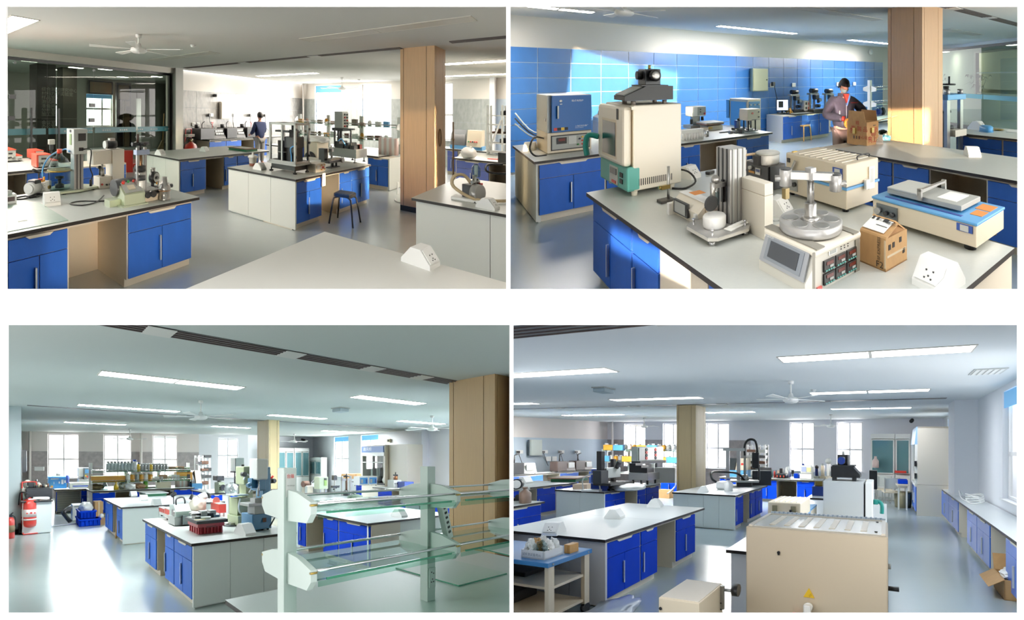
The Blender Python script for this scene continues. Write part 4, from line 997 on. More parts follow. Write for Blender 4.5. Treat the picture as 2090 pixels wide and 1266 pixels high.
t.part('housing', Bc((-.06,0,.06), (.06,0,.06), .055, n=16), m_char); t.part('cap', Bc((-.09,0,.06), (-.06,0,.06), .05, n=16).box(-.03,-.03,.1,.04,.03,.14), m_alu)
# sage controller
t = T(R1, 'motor_controller', 'sage green sloped controller box with red and green buttons before the tall tester', 'controller', 1.925,3.623,.8,0)
w = .24
t.part('body', B().prism([(0,.0), (.26,0), (.26,.22), (.17,.24), (.0,.12)], 0, w, 'x'), m_sage)
nx = Vector((0,-.58,.81))
t.part('panel', B().hexa([(.02,.012,.137), (w-.02,.012,.137), (w-.02,.158,.237), (.02,.158,.237)], [(.02,.008,.143), (w-.02,.008,.143), (w-.02,.154,.243), (.02,.154,.243)]), m_grey)
for x, y, m_, r in ((.05,.125, m_red, .018), (.11,.13, mat('green_button', '2fa04a', .4), .012), (.17,.13, m_red, .012)):
    zz = .143+(y-.008)/.146*.1; t.part('button', Bc((x, y, zz), (x, y-.014, zz+.02), r, n=12), m_)
t.part('dial', B().hexa([(.07,.04,.163), (.15,.04,.163), (.15,.09,.197), (.07,.09,.197)], [(.07,.035,.17), (.15,.035,.17), (.15,.085,.204), (.07,.085,.204)]), m_beige)
t.part('plate', Bx(-.04,-.03,0, w+.02,.28,.012), m_sage); t.part('side_box', Bx(-.12,.08,0,-.0,.2,.07), m_sage)
t.part('motor', Bc((-.02,.2,.17), (.2,.2,.17), .09, n=20), m_dark)
CC = (1.983,3.929)
cable(R1, 'black mains cord looping left from the sage controller', [(CC[0], CC[1]+.02,.83), (CC[0]-.12, CC[1]+.05,.808), (CC[0]-.3, CC[1]+.2,.808), (CC[0]-.42, CC[1]+.16,.808), (CC[0]-.36, CC[1]+.02,.808), (CC[0]-.2, CC[1]+.04,.81), (CC[0]-.02, CC[1]+.24,.82)], .007, None, 'mains_lead', 'cord')
# tall tester with rails
t = T(R1, 'rail_tester', 'tall two rail tester with black hand wheel on a cream base', 'tester', 2.096,3.659,.8,0)
t.part('base', Bx(0,0,0,.3,.22,.075,.005), m_beige); t.part('base_top', Bx(.02,.02,.075,.29,.2,.12,.004), m_steel)
for x in (.025,.115): t.part('rail', Bx(x-.014,.03,.1, x+.014,.06,.6), m_alu)
t.part('crosshead', Bx(.0,.02,.52,.16,.09,.575,.004), mat('pale_blue_alloy', 'a9b9d6', .35,.3))
t.part('rod', Bc((.07,.06,.3), (.07,.06,.56), .022), mat('bronze', 'b08a68', .3,.8))
t.part('specimen', Bc((.07,.07,.12), (.07,.07,.24), .055, n=18), m_white2)
t.part('clamp_ring', Bc((.07,.07,.24), (.07,.07,.29), .06, n=18), m_dark); t.part('load_cell', Bc((.07,.07,.29), (.07,.07,.34), .058, n=18), m_steel); t.part('clamp_ring', Bc((.07,.07,.34), (.07,.07,.4), .062, n=18), m_char)
t.part('hand_wheel', Bc((-.04,.05,.64), (.16,.05,.64), .02).cyl((.06,-.05,.64), (.06,.15,.64), .018).cyl((.06,.05,.57), (.06,.05,.65), .015), m_black)
t.part('crank', Bc((.03,.05,.66), (.03,.05,.75), .014), mat('brown_bakelite', '4a2f25', .4))
for x in (.1,.17): t.part('knob', Bc((x, .0,.09), (x, -.05,.085), .035, n=14), m_black)
for x in (.235,.255,.275): fp(t, 'socket', x, .085, x+.012,.1, m_black, .02)
t = T(R1, 'pressure_gauge', 'round silver pressure gauge on a dark stand right of the tall tester', 'gauge', 2.57,4.076,.8,20)
t.part('stand', Bx(-.05,-.02,0,.04,.06,.06,.005).cyl((-.02,.02,.06), (-.02,.02,.12), .02), m_dark)
t.part('body', Bc((0,.04,.17), (0,-.02,.17), .072, n=22), m_black); t.part('dial', Bc((.0,-.02,.17), (.0,-.032,.17), .058, n=22), m_steel); t.part('boss', Bc((0,-.032,.17), (0,-.045,.17), .02), m_dark)
t.part('cap', Bc((-.01,.02,.24), (-.01,.02,.29), .03), m_steel); t.part('valve', Bc((0,-.03,.09), (0,-.03,.12), .01), m_gold)
t = T(R1, 'paper_cone', 'small white paper cone standing behind the pressure gauge', 'cone', 2.642,4.089,.8,0); t.part('cone', Bl([(.045,0), (.012,.13)]), m_paper); t.part('tip', Bc((0,0,.13), (0,0,.14), .012), m_paper)
t = T(R1, 'steel_fitting', 'stepped steel cylinder standing at the right end of the near left bench', 'fitting', 2.408,3.618,.8,0)
t.part('body', Bl([(.062,0), (.065,.02), (.06,.03), (.06,.1), (.066,.11), (.066,.15), (.058,.17), (.058,.19), (.034,.2), (.034,.255), (.03,.26)], n=20), m_steel)
t.part('collar', Bl([(.068,.105), (.068,.118)], n=20), mat('bronze')); t.part('side_port', Bc((.06,0,.15), (.1,0,.15), .022, n=12), m_dark)
# bench before the marble wall
wedge_outlet(R1, 'white outlet at the left end of the bench before the marble wall', 4.614,7.103,.8,10,1.1)
wedge_outlet(R1, 'white outlet in the middle of the bench before the marble wall', 5.838,7.074,.8,10,1.1)
t = T(R1, 'drawing_board', 'brown topped green edged board lying at the end of the marble side bench', 'board', 6.623,6.42,.8,0)
t.part('board', Bx(0,0,.0,.42,.62,.05), m_green); t.part('top', Bx(-.02,-.02,.05,.44,.64,.066), mat('brown_hardboard', '8a6a55', .6)); t.part('sheet', Bx(.08,.1,.066,.36,.5,.07), m_paper)
t = T(R1, 'liquid_jar', 'plastic jar with brown liquid at the left end of the centre bench', 'jar', 5.064,4.731,.8,0)
t.part('body', Bl([(.06,0), (.062,.02), (.078,.15), (.095,.16), (.095,.18)], n=18), mat('milky_plastic', 'd3cfc6', .4)); t.part('liquid', Bl([(.064,.004), (.0685,.055)], n=18), m_brownliq); t.part('lid', Bl([(.09,.18), (.07,.2), (.02,.21), (.02,.25)], n=16), m_white2)
t.part('handle', B().tube([(.09,0,.14), (.13,0,.15), (.12,0,.18)], .008), m_white2)
wedge_outlet(R1, 'white outlet beside the jar on the centre bench', 4.87,4.385,.8,0,1.1)
# test frame on the centre bench
fu, fv, fw, fd, fh = (4.931,3.651,0.408,0.57,0.843)
t = T(R1, 'profile_cage', 'tall open aluminium profile test frame on a black base, centre bench', 'test frame', fu, fv, .8,0)
zb = 0.168
t.part('base', Bx(.03,.03,.05, fw-.03, fd-.03, zb-.03), m_black); t.part('base_plate', Bx(-.02,-.02, zb-.03, fw+.02, fd+.02, zb), m_grey)
for x in (.03, fw-.03):
    for y in (.03, fd-.03): t.part('foot', Bc((x, y, 0), (x, y, .02), .035, n=12).cyl((x, y, .02), (x, y, .07), .012, n=8), m_rub)
for x in (.0, fw-.035):
    for y in (0, fd-.035): t.part('post', Bx(x, y, zb, x+.035, y+.035, fh), m_alu)
t.part('post', Bx(0, fd*.48, zb, .03, fd*.48+.03, fh), m_alu)
for y in (0, fd-.035): t.part('rail', Bx(0, y, fh-.035, fw, y+.035, fh), m_alu); t.part('rail', Bx(0, y, zb, fw, y+.035, zb+.035), m_alu)
for x in (0, fw-.035): t.part('rail', Bx(x, 0, fh-.035, x+.035, fd, fh), m_alu); t.part('rail', Bx(x, 0, zb, x+.035, fd, zb+.035), m_alu)
for z in (zb+.1, zb+.32, zb+.55): t.part('hinge', Bx(.0,-.02, z, .03,.0, z+.04), m_black); t.part('hinge', Bx(fw-.03,-.02, z, fw, 0, z+.04), m_black)
t.part('drive_unit', Bx(.06, fd*.12, zb, fw-.1, fd*.42, fh*.66,.01).box(.1, fd*.2, fh*.66, fw-.16, fd*.36, fh*.86), m_char)
t.part('drive_head', Bx(.03, fd*.1, fh*.5, fw-.08, fd*.46, fh*.72,.01), m_dark)
t.part('black_cylinder', Bc((fw*.5, fd*.74, zb), (fw*.5, fd*.74, fh*.62), fd*.16, n=20), m_black); t.part('cylinder_band', Bc((fw*.5, fd*.74, fh*.38), (fw*.5, fd*.74, fh*.4), fd*.165, n=20), m_grey)
t.part('top_beam', Bx(.1, fd*.1, fh*.8,.2, fd*.9, fh*.84).cyl((.15, fd*.3, fh*.6), (.15, fd*.3, fh-.03), .02), m_dark)
t.part('blue_hose', B().tube([(.02,.05, fh*.55), (.0,.1, fh*.5), (.05,.12, fh*.35), (.03,.1, zb+.02)], .012), m_sky)
# white control box
t = T(R1, 'control_box', 'white control box with red stop button at the front edge of the centre bench', 'control box', 5.363,3.547,.8,0)
w, h = .3,.15
t.part('body', Bx(0,0,0, w, .2, h, .004), m_ivory); fp(t, 'meter', .04,.05,.13,.12, m_white2); fp(t, 'meter_frame', .035,.045,.135,.125, m_beige, -.001,.003)
btn(t, .225,.075, m_red, r=.02);
for z in (.04,.115): btn(t, .175, z, m_gold, r=.012); btn(t, .275, z, m_gold, r=.01)
t.part('leg', Bc((.02,.02,0), (.02,.02,.01), .01), m_black)
solid(R1, 'hanging_paper', 'strip of white paper hanging over the front edge of the centre bench', 'paper', 5.32,3.395,.8,0, Bx(0,-.012,-.2,.1,-.008,.02).box(0,-.012,.0,.1,.12,.004), m_paper)
# XY stage and stainless tank
t = T(R1, 'sliding_stage', 'black cross slide stage with round dial in front of the stainless tank', 'stage', 6.121,3.626,.8,0)
t.part('foot_plate', Bx(-.14,0,0,.2,.1,.02), m_char); t.part('post', Bc((.0,.05,.02), (.0,.05,.1), .03).cyl((.14,.05,.02), (.14,.05,.1), .02), m_char)
t.part('table', Bx(-.22,-.02,.1,.24,.16,.15,.006), m_black); t.part('slide', Bx(-.12,.0,.15,.26,.12,.175), m_beige2)
t.part('dial', Bc((.24,.0,.13), (.24,-.05,.13), .045, n=18), m_steel); t.part('column', Bx(-.2,.1,.15,-.08,.22,.36), m_black); t.part('spindle', Bc((-.02,.06,.17), (-.02,.06,.42), .012).box(-.05,.03,.3,.02,.1,.36), m_steel)
su_, sv_, sw_, sd_, sh_ = (7.018,3.654,0.484,0.636,0.281)
t = T(R1, 'stainless_tank', 'stainless steel tank on black adjustable feet at the right end of the centre bench', 'tank', su_, sv_, .8,0)
t.part('tank', Bx(0,0,.1, sw_, sd_, sh_, .004), m_steel)
for x in (.04, sw_-.04):
    for y in (.05, sd_*.5, sd_-.05): t.part('foot', Bc((x, y, 0), (x, y, .02), .028, n=12).cyl((x, y, .02), (x, y, .1), .01, n=8), m_rub)
for k, (y, hh) in enumerate(((.1,.08), (.3,.12), (.5,.09), (.65,.14))): t.part('valve_block', Bx(.03, y*sd_, sh_, sw_*.8, y*sd_+.1, sh_+hh), m_black)
t.part('hose', B().tube([(.05, sd_*.4, sh_+.05), (.0, sd_*.45, sh_+.14), (.06, sd_*.6, sh_+.2), (.1, sd_*.8, sh_+.1)], .012), m_sky); t.part('knob', Bx(sw_*.5,.04, sh_, sw_*.7,.1, sh_+.09), m_orange)
t.part('gantry', Bx(.02, sd_*.2, sh_+.02,.05, sd_*.24, sh_+.42).box(.02, sd_*.8, sh_+.02,.05, sd_*.84, sh_+.42).box(0, sd_*.1, sh_+.4,.07, sd_*.9, sh_+.43), m_char)
# stool
t = T(R1, 'lab_stool', 'black stool with padded seat and four splayed tube legs beside the centre bench', 'stool', 5.586,3.113,0,10)
t.part('seat', B().prism([(-.15,-.12), (-.12,-.15), (.12,-.15), (.15,-.12), (.15,.12), (.12,.15), (-.12,.15), (-.15,.12)], .45,.5), m_black)
t.part('seat_pad', B().prism([(-.13,-.11), (-.11,-.13), (.11,-.13), (.13,-.11), (.13,.11), (.11,.13), (-.11,.13), (-.13,.11)], .5,.512), mat('dark_blue_vinyl', '2a3346', .35))
for x in (-1,1):
    for y in (-1,1): t.part('leg', B().tube([(.06*x, .06*y, .44), (.12*x, .12*y, .43), (.15*x, .15*y, .38), (.2*x, .2*y, 0)], .014), m_black)
# right bench: vacuum pump with hose
HU, HV = 5.159,1.094
t = T(R1, 'diaphragm_pump', 'round silver vacuum pump with clear separator bottle on the right bench', 'vacuum pump', HU, HV, .8,-20)
t.part('base', Bx(-.1,-.05,0,.12,.12,.02), m_black)
t.part('front_cover', Bc((0,-.05,.11), (0,.02,.11), .1, n=26), m_steel); t.part('cover_rim', Bl([(.1,-.052), (.108,-.052), (.108,.02), (.1,.02)], (0,0,.11), 26, 'y'), m_alu)
t.part('body', Bx(-.07,.02,.03,.12,.14,.2,.01), m_black)
for k in range(5): t.part('fin', Bx(.12,.02+k*.025,.04,.15,.03+k*.025,.19), m_black)
t.part('manifold', Bc((-.06,.02,.24), (.08,.02,.24), .02).cyl((.0,.02,.2), (.0,.02,.32), .024).cyl((.05,.02,.2), (.05,.02,.28), .018), m_steel)
t.part('switch', Bx(.06,-.02,.2,.1,.02,.225), m_red)
t.part('separator', Bl([(.045,.3), (.05,.32), (.05,.41), (.03,.44), (.02,.46)], (.03,.02,0), 16), m_bottle); t.part('separator_core', Bc((.03,.02,.3), (.03,.02,.44), .02), m_white2)
cable(R1, 'thick cream rubber hose arching over the right bench pump', [(HU-.02, HV+.05,1.02), (HU-.08, HV+.12,1.12), (HU-.18, HV+.2,1.1), (HU-.2, HV+.2,.98), (HU-.1, HV+.0,.85), (HU+.12, HV-.22,.83), (HU+.26, HV-.34,.84)], .02, mat('cream_rubber', 'cbb58f', .5), 'rubber_hose', 'hose')
KU_, KV_ = 7.717,1.361
cable(R1, 'black rubber hose loop at the right frame edge', [(KU_+.2, KV_-.3,.84), (KU_, KV_-.02,.84), (KU_-.1, KV_+.1,.88), (KU_+.06, KV_+.1,.97), (KU_+.2, KV_-.1,.99)], .018, m_black, 'rubber_hose', 'hose')
solid(R1, 'foam_pad', 'white foam slab under the right bench pump', 'pad', 5.052,1.35,.8,0, Bx(0,-.34,.0,.2,.0,.04,.01), m_white2)
wedge_outlet(R1, 'white outlet in front of the right bench pump', 4.907,0.927,.8,-10,1.1)
solid(R1, 'hose_connector', 'brass and grey hose connector at the right frame edge', 'connector', HU+.22, HV-.3,.81,-50, Bl([(.02,0), (.03,.02), (.03,.08), (.02,.1), (.025,.16)], (0,0,.03), 12, 'x'), m_grey)
# pole, bagged instrument, rack
t = T(R1, 'stand_pole', 'thin brown pole stand right of the column', 'pole', 8.8,2.303,0.0,0)
t.part('pole', Bc((0,0,0), (0,0,1.7), .018, n=8), mat('brown_metal', '8a6a4c', .5));
for z in (.5,.9,1.3): t.part('joint', Bc((0,0, z), (0,0, z+.04), .028, n=8), mat('brown_metal'))
t = T(R1, 'bagged_instrument', 'rounded instrument wrapped in a grey plastic bag on the pale right worktop', 'wrapped instrument', 10.2,2.173,.8,0)
t.part('bag', B().blob((0,.15,.13), .17,.17,.15,.12,4), mat('grey_plastic_bag', 'bdbab6', .35)); t.part('knot', Bc((-.02,.1,.27), (-.04,.1,.3), .03,.01), mat('grey_plastic_bag'))
wedge_outlet(R1, 'white outlet left of the bagged instrument', 10.535,2.496,.8,0,1.3)
solid(R1, 'screwdriver', 'red handled screwdriver lying right of the bagged instrument', 'tool', 10.351,1.956,.81,-60, Bc((0,0,.01), (.22,0,.01), .012).cyl((.22,0,.01), (.42,0,.01), .022), m_red)
t = T(R1, 'black_console', 'black boxy console at the right frame edge behind the pump bench', 'console', 10.02,1.69,.8,0)
t.part('body', Bx(0,-.4,0,.4,.0,.22,.006), m_black); t.part('arm', Bx(.1,-.2,.22,.16,-.14,.5).cyl((.13,-.17,.4), (.13,-.3,.46), .03), m_char)
DU, DV = 12.75,3.436
t = T(R1, 'corrosion_tester', 'beige salt spray tester with tinted dome and blue base before the grey tiles', 'tester', DU, DV, .8,-90)
dl = 0.884
t.part('base', Bx(0,0,0, dl, .5,.12,.01), m_sky); t.part('tinted_cover', B().prism([(.0,.12), (.5,.12), (.5,.52), (.3,.6), (.05,.45)], .02, dl*.48, 'x'), m_dglass)
t.part('console', B().prism([(-.05,.1), (.45,.1), (.45,.6), (.12,.6)], dl*.54, dl*.98, 'x'), m_beige)
for k, m_ in enumerate((mat('green_button'), m_red, m_black, m_red, m_red)): t.part('button', Bc((dl*(.6+.06*k), .02,.26), (dl*(.6+.06*k), -.03,.25), .02, n=8), m_)
t = T(R1, 'wire_rack', 'white slotted angle rack with diagonal brace and dark parts on its shelves', 'rack', 11.8,2.254,0,-90)
rl = 0.341
for x in (0, rl, rl*2):
    for y in (0,.45): t.part('post', Bx(x, y, 0, x+.045, y+.04,2.15), m_white2)
for z in (.5,.85,1.1,1.35,1.6,1.85): t.part('shelf', Bx(0,0, z, rl*2,.48, z+.03), m_white2)
t.part('brace', B().bent([(0,-.01,.75), (rl, -.01,1.75)], .025,6), m_white2)
for k in range(14):
    z = (.53,.88,1.13,1.38,1.63,1.88)[k % 6]; x = .1+(k*.37 % (rl*1.6))
    solid(R1, 'metal_part', 'dark machine part, %s up the white angle rack' % od_[k], 'machine part', 11.8+.02,2.254-x, z, -90, Bx(0,.05,0,.24,.4,.05+.03*(k % 3), .005).cyl((.1,.2,.05), (.1,.2,.13), .05), m_dark if k % 3 else mat('rusty_brown', '6a4a3a', .7), 'dark parts on the white rack')
cable(R1, 'white cable looping on the floor beside the column', [(10.393,4.139,.5), (8.568,3.412,.0+.01), (7.798,3.168,.01), (7.681,2.998,.01)], .012, m_white2)
# marble wall: cabinet box, sockets, testers, extinguisher trolley, lamp
t = T(R1, 'wall_cabinet', 'cream metal box hanging on the marble wall behind the black testers', 'wall box', 9.082,10.17,1.475,0)
w = 0.539; h = 0.633
t.part('box', Bx(0,-.12,0, w, 0, h), m_beige2); t.part('door', Bx(.02,-.135,.02, w-.02,-.12, h-.02,.003), m_beige2); t.part('lock', Bc((w*.9,-.135, h*.5), (w*.9,-.15, h*.5), .02), m_chrome)
for k, px in enumerate((428,475,511,541)):
    uu = [8.64,9.774,10.743,11.63][k]
    t = T(R1, 'wall_socket', 'white wall socket with black plug and hanging cord, %s from left' % ['first', 'second', 'third', 'fourth'][k], 'wall socket', uu, 10.17,1.62,0, 'sockets on the marble wall')
    t.part('plate', Bx(-.03,-.02,-.06,.16,0,.06), m_white2); t.part('plug', Bx(-.1,-.08,-.05,-.01,-.02,.05,.008), m_black)
    t.part('cord', B().tube([(-.05,-.06,-.04), (-.04,-.05,-.25), (.02 if k % 2 else .2,-.05,-.5), (.1,-.1,-.62)], .008), m_black)
t = T(R1, 'switch_plate', 'pair of white light switches low on the marble wall', 'switch', 7.858,10.17,1.3)
for x in (0,.18): t.part('plate', Bx(x, -.02,-.06, x+.14,0,.06,.005), m_white2); t.part('rocker', Bx(x+.03,-.03,-.04, x+.11,-.02,.04), m_lgrey)
t = T(R1, 'siren_lamp', 'small dark wall lamp high on the marble wall', 'lamp', 8.846,10.17,2.321); t.part('body', Bc((0,0,0), (0,-.1,0), .06), m_char); t.part('lens', B().ball((0,-.1,0), .05), m_dark)
def black_tester(label, px0, px1, k):
    u0 = [7.717,8.893,9.904][k]; u1 = [8.847,9.826,10.72][k]; w = u1-u0
    t = T(R1, 'abrasion_tester', label, 'tester', u0,9.58,.8,0, 'black testers along the marble wall')
    t.part('cover', Bx(0,-.05,.02, w*.52,.5,.38,.01), m_black)
    t.part('console', B().prism([(-.05,.02), (.5,.02), (.5,.34), (.08,.36)], w*.52, w, 'x'), m_black)
    for x in range(4):
        for z in range(2): t.part('key', Bx(w*(.62+.08*x), -.0+.05*z, .16+.09*z, w*(.68+.08*x), -.02+.05*z, .22+.09*z), m_white2)
    feet(t, w, .45,.025); t.part('lamp_arm', B().tube([(w*.3,.3,.38), (w*.3,.3,.52), (w*.4,.3,.6)], .015), m_char); t.part('tool_cup', Bc((w*.1,.3,.38), (w*.1,.3,.5), .08), m_black)
    t.part('rod', Bc((w*.7,.3,.36), (w*.7,.3,.56), .014).box(w*.66,.28,.54, w*.74,.32,.58), m_red if k != 1 else m_grey)
black_tester('black tester with keyed console, leftmost on the marble wall bench', 407,459,0)
black_tester('black tester in the middle of the marble wall bench', 461,499,1)
black_tester('black tester on the marble wall bench right beside the standing person', 502,532,2)
EU, EV = 8.914,11.597
def trolley_ext(room, label, u, v, rot, sc=1):
    t = T(room, 'trolley_extinguisher', label, 'fire extinguisher', u, v, 0, rot, None, None, sc)
    t.part('tank', Bl([(.1,.16), (.16,.2), (.17,.26), (.17,.72), (.15,.8), (.07,.85), (.05,.88)], n=26), m_red)
    t.part('valve', Bc((0,0,.88), (0,0,.96), .03).box(-.06,-.03,.92,.06,.03,.96), mat('brass'))
    t.part('label', Bl([(.1725,.42), (.1725,.6)], n=26), mat('extinguisher_label', 'e9dcd6', .6)); t.part('label', Bl([(.1728,.34), (.1728,.38)], n=26), mat('extinguisher_label'))
    t.part('label_symbols', Bx(-.1,-.18,.5,-.07,-.174,.53).box(-.02,-.18,.5,.02,-.174,.54).box(.06,-.18,.5,.09,-.174,.53), m_red)
    t.part('frame', B().tube([(-.15,.14,.1), (-.15,.1,.9), (-.15,.08,1.2), (-.12,.08,1.24), (.12,.08,1.24), (.15,.08,1.2), (.15,.1,.9), (.15,.14,.1)], .015), m_red)
    t.part('foot_bar', B().tube([(-.15,.0,.12), (-.15,-.1,.03), (-.1,-.12,.02), (.1,-.12,.02), (.15,-.1,.03), (.15,0,.12)], .014), m_red)
    for x in (-.2,.2): t.part('wheel', Bc((x-.025,.1,.13), (x+.025,.1,.13), .13, n=20), m_rub)
    t.part('hose', B().tube([(.0,-.02,.94), (-.12,-.06,1.0), (-.2,.02,.98), (-.22,.1,.7)], .014), m_rub)
    for z in (1.02,1.06): t.part('hose_coil', Bx(-.17,-.02, z, .17,.1, z+.035,.01), mat('pale_hose', 'b9b2a6', .6))
trolley_ext(R1, 'large red trolley fire extinguisher at the foot of the marble wall', 6.61,8.6,20)
t = T(R1, 'wall_lamp', 'white bell shaped cap of a bottle on the rack near the window corner', 'cap', 11.37,8.327,1.45); t.part('bell', Bl([(.12,0), (.1,.1), (.04,.16), (.02,.2)]), m_white2); t.part('base', Bc((0,0,-.06), (0,0,0), .1), m_white2)
# reagent shelf rack
def shelf_rack(room, label, u, v, rot, L, zs, ztop, n=3, dd=.42, group=None, m=None):
    """double sided reagent rack: posts with bracket arms carrying glass shelves and steel guard rails"""
    t = T(room, 'reagent_rack', label, 'reagent rack', u, v, .8, rot)
    m = m or m_white2
    for k in range(n):
        x = L*k/(n-1)
        t.part('post', Bx(x-.05,-.04,0, x+.05,.04, ztop-.8), m)
        for z in zs:
            for s in (-1,1): t.part('bracket', B().prism([(.0, z-.8-.08), (s*dd/2, z-.8-.04), (s*dd/2, z-.8+.05), (0, z-.8+.12)], x-.015, x+.015, 'x'), m)
    for z in zs:
        t.part('glass_shelf', Bx(0,-dd/2, z-.8, L, dd/2, z-.79), m_shelf); t.part('glass_edge', Bx(0,-dd/2-.004, z-.8, L, -dd/2, z-.788), m_gedge)
        for s in (-1,1): t.part('guard_rail', Bc((0, s*dd/2, z-.74), (L, s*dd/2, z-.74), .01, n=8), m_chrome)
    return t
QU = 9.6
qa, qb = 6.936,3.772
shelf_rack(R1, 'white reagent rack with two glass shelves before the windows', QU, qa, -90, qa-qb, (1.12,1.48), 1.75,4)
rnd = random.Random(3)
cn = ['white', 'pink', 'amber', 'grey', 'brown', 'blue', 'pale', 'taupe']
cols = [m_white2, mat('pink_box', 'd8b0a6', .6), m_gold, m_lgrey, mat('brown_jar', '6a3a28', .3), m_sky, m_paper, mat('taupe_box', '8f7f72', .6)]
for k in range(26):
    z = (1.13,1.49)[k % 2]; x = .1+(k//2)*(qa-qb-.2)/13; m_ = cols[rnd.randrange(8)]; h = rnd.uniform(.08,.17)
    nm = 'reagent_box' if k % 3 else 'reagent_jar'
    b = Bx(-.06,-.05,0,.08,.06, h, .004) if k % 3 else Bl([(.05,0), (.05, h*.8), (.03, h*.9), (.035, h)], n=12)
    solid(R1, nm, '%s reagent %s on the %s glass shelf before the windows, %s from left' % (cn[cols.index(m_)], nm[8:], ('lower', 'upper')[k % 2], od_[k//2]), 'container', QU-.08, qa-x, z, -90, b, m_, 'containers on the %s reagent shelf' % ('lower', 'upper')[k % 2])
for k in range(7):
    px = [777,782.5,788,793,798.5,804,809][k]
    solid(R1, 'sample_roll', 'upright %s sample roll, %s of seven beside the column' % (['pale pink', 'white'][k % 2], od_[k]), 'roll', 9.2,4.106-k*0.067,.8,0, Bc((0,0,0), (0,0,.42), .055, n=12).cyl((0,0,.42), (0,0,.425), .03, n=10), [mat('pale_pink_roll', 'e3c9c2', .6), m_white2][k % 2], 'sample rolls on the reagent bench')
t = T(R1, 'electric_cabinet', 'grey electric cabinet with buttons raised before the second window', 'control cabinet', 8.75,4.963,1.408,0)
ch = 0.452; cw2 = 0.222
t.part('body', Bx(0,0,0,.3, cw2, ch), m_grey); t.part('front', Bx(.0,-.02,.02,.3,0, ch-.02), m_lgrey)
for r in range(5):
    for c in range(2): t.part('button', Bc((.1+.12*c, -.02, ch*(.15+.17*r)), (.1+.12*c, -.05, ch*(.15+.17*r)), .025, n=8), [m_red, m_black, m_dark][(r+c) % 3])
t.part('stand', Bx(.05,.05,-0.608,.1,.1,0).box(.05, cw2-.1,-0.608,.1, cw2-.05,0).box(-.05,-.05,-.06,.35, cw2+.05,0), m_black)
t = T(R1, 'fan_machine', 'cream cabinet machine with round fan grille behind the test frame', 'machine', 7.3,5.274,.5,-90)
fw2 = 0.486
t.part('body', Bx(0,0,0, fw2,.5,.62,.006), m_beige); t.part('grille', Bl([(.15,-.02), (.16,0), (.13,0)], (fw2*.62,-.01,.25), 20, 'y').box(fw2*.62-.15,-.02,.24, fw2*.62+.15,-.01,.26).box(fw2*.62-.01,-.02,.1, fw2*.62+.01,-.01,.4), m_char)
t.part('top_bag', B().blob((fw2*.6,.25,.68), .35,.2,.09,.2,6), m_white2); t.part('blue_panel', Bx(.02,-.012,.25,.12,0,.5), m_navy)
t.part('stand', Bx(.02,.02,-.5, fw2-.02,.48,0), m_lgrey)
# ------------------------------------------------------------------ people
def skin_mesh(joints, edges, sub=2):
    """joints {name:(x,y,z,r)}; grows one continuous surface round the skeleton"""
    me = bpy.data.meshes.new('sk'); names = list(joints); idx = {n: i for i, n in enumerate(names)}
    me.from_pydata([joints[n][:3] for n in names], [(idx[a], idx[b_]) for a, b_ in edges], [])
    o = bpy.data.objects.new('sk', me); COL.objects.link(o)
    sm = o.modifiers.new('s', 'SKIN'); sm.use_smooth_shade = True
    for n in names:
        r = joints[n][3]; r = r if isinstance(r, tuple) else (r, r)
        me.skin_vertices[0].data[idx[n]].radius = r; me.skin_vertices[0].data[idx[n]].use_root = (n == names[0])
    ss = o.modifiers.new('u', 'SUBSURF'); ss.levels = sub
    bpy.context.view_layer.update()
    out = bpy.data.meshes.new_from_object(o.evaluated_get(bpy.context.evaluated_depsgraph_get()))
    bpy.data.objects.remove(o); bpy.data.meshes.remove(me)
    b = B(); b.bm.from_mesh(out); bpy.data.meshes.remove(out)
    for f in b.bm.faces: f.smooth = True
    return b
def merge(*bs):
    b = bs[0]
    for q in bs[1:]:
        me = bpy.data.meshes.new('m'); q.bm.to_mesh(me); q.bm.free(); b.bm.from_mesh(me); bpy.data.meshes.remove(me)
    return b
def hand(c, d, side, curl=.5, palm=(0,0,-1)):
    """palm, four bent fingers of unequal length and a thumb from the palm's side; c wrist, d pointing direction"""
    d = Vector(d).normalized(); n = Vector(palm); n = (n-d*n.dot(d)).normalized(); s = d.cross(n)*side; c = Vector(c); bs = []
    bs.append(skin_mesh({'a': (*c, .026), 'b': (*(c+d*.045), (.04,.02)), 'c': (*(c+d*.085), (.042,.018))}, [('a', 'b'), ('b', 'c')], 1))
    for k, L in enumerate((.062,.075,.07,.055)):
        o = c+d*.078+s*(.03-.02*k); p1 = o+(d*math.cos(curl)+n*math.sin(curl))*L*.55; p2 = p1+(d*math.cos(curl*2.2)+n*math.sin(curl*2.2))*L*.5
        bs.append(skin_mesh({'a': (*(o-d*.02), .009), 'b': (*o, .0095), 'c': (*p1,.0085), 'd': (*p2,.007)}, [('a', 'b'), ('b', 'c'), ('c', 'd')], 1))
    o = c+d*.03+s*.03; p1 = o+(d*.5+s*.7+n*.4).normalized()*.04; p2 = p1+(d*.8+n*.6).normalized()*.035
    bs.append(skin_mesh({'a': (*(c+d*.02+s*.01), .012), 'b': (*o, .012), 'c': (*p1,.01), 'd': (*p2,.008)}, [('a', 'b'), ('b', 'c'), ('c', 'd')], 1))
    return merge(*bs)
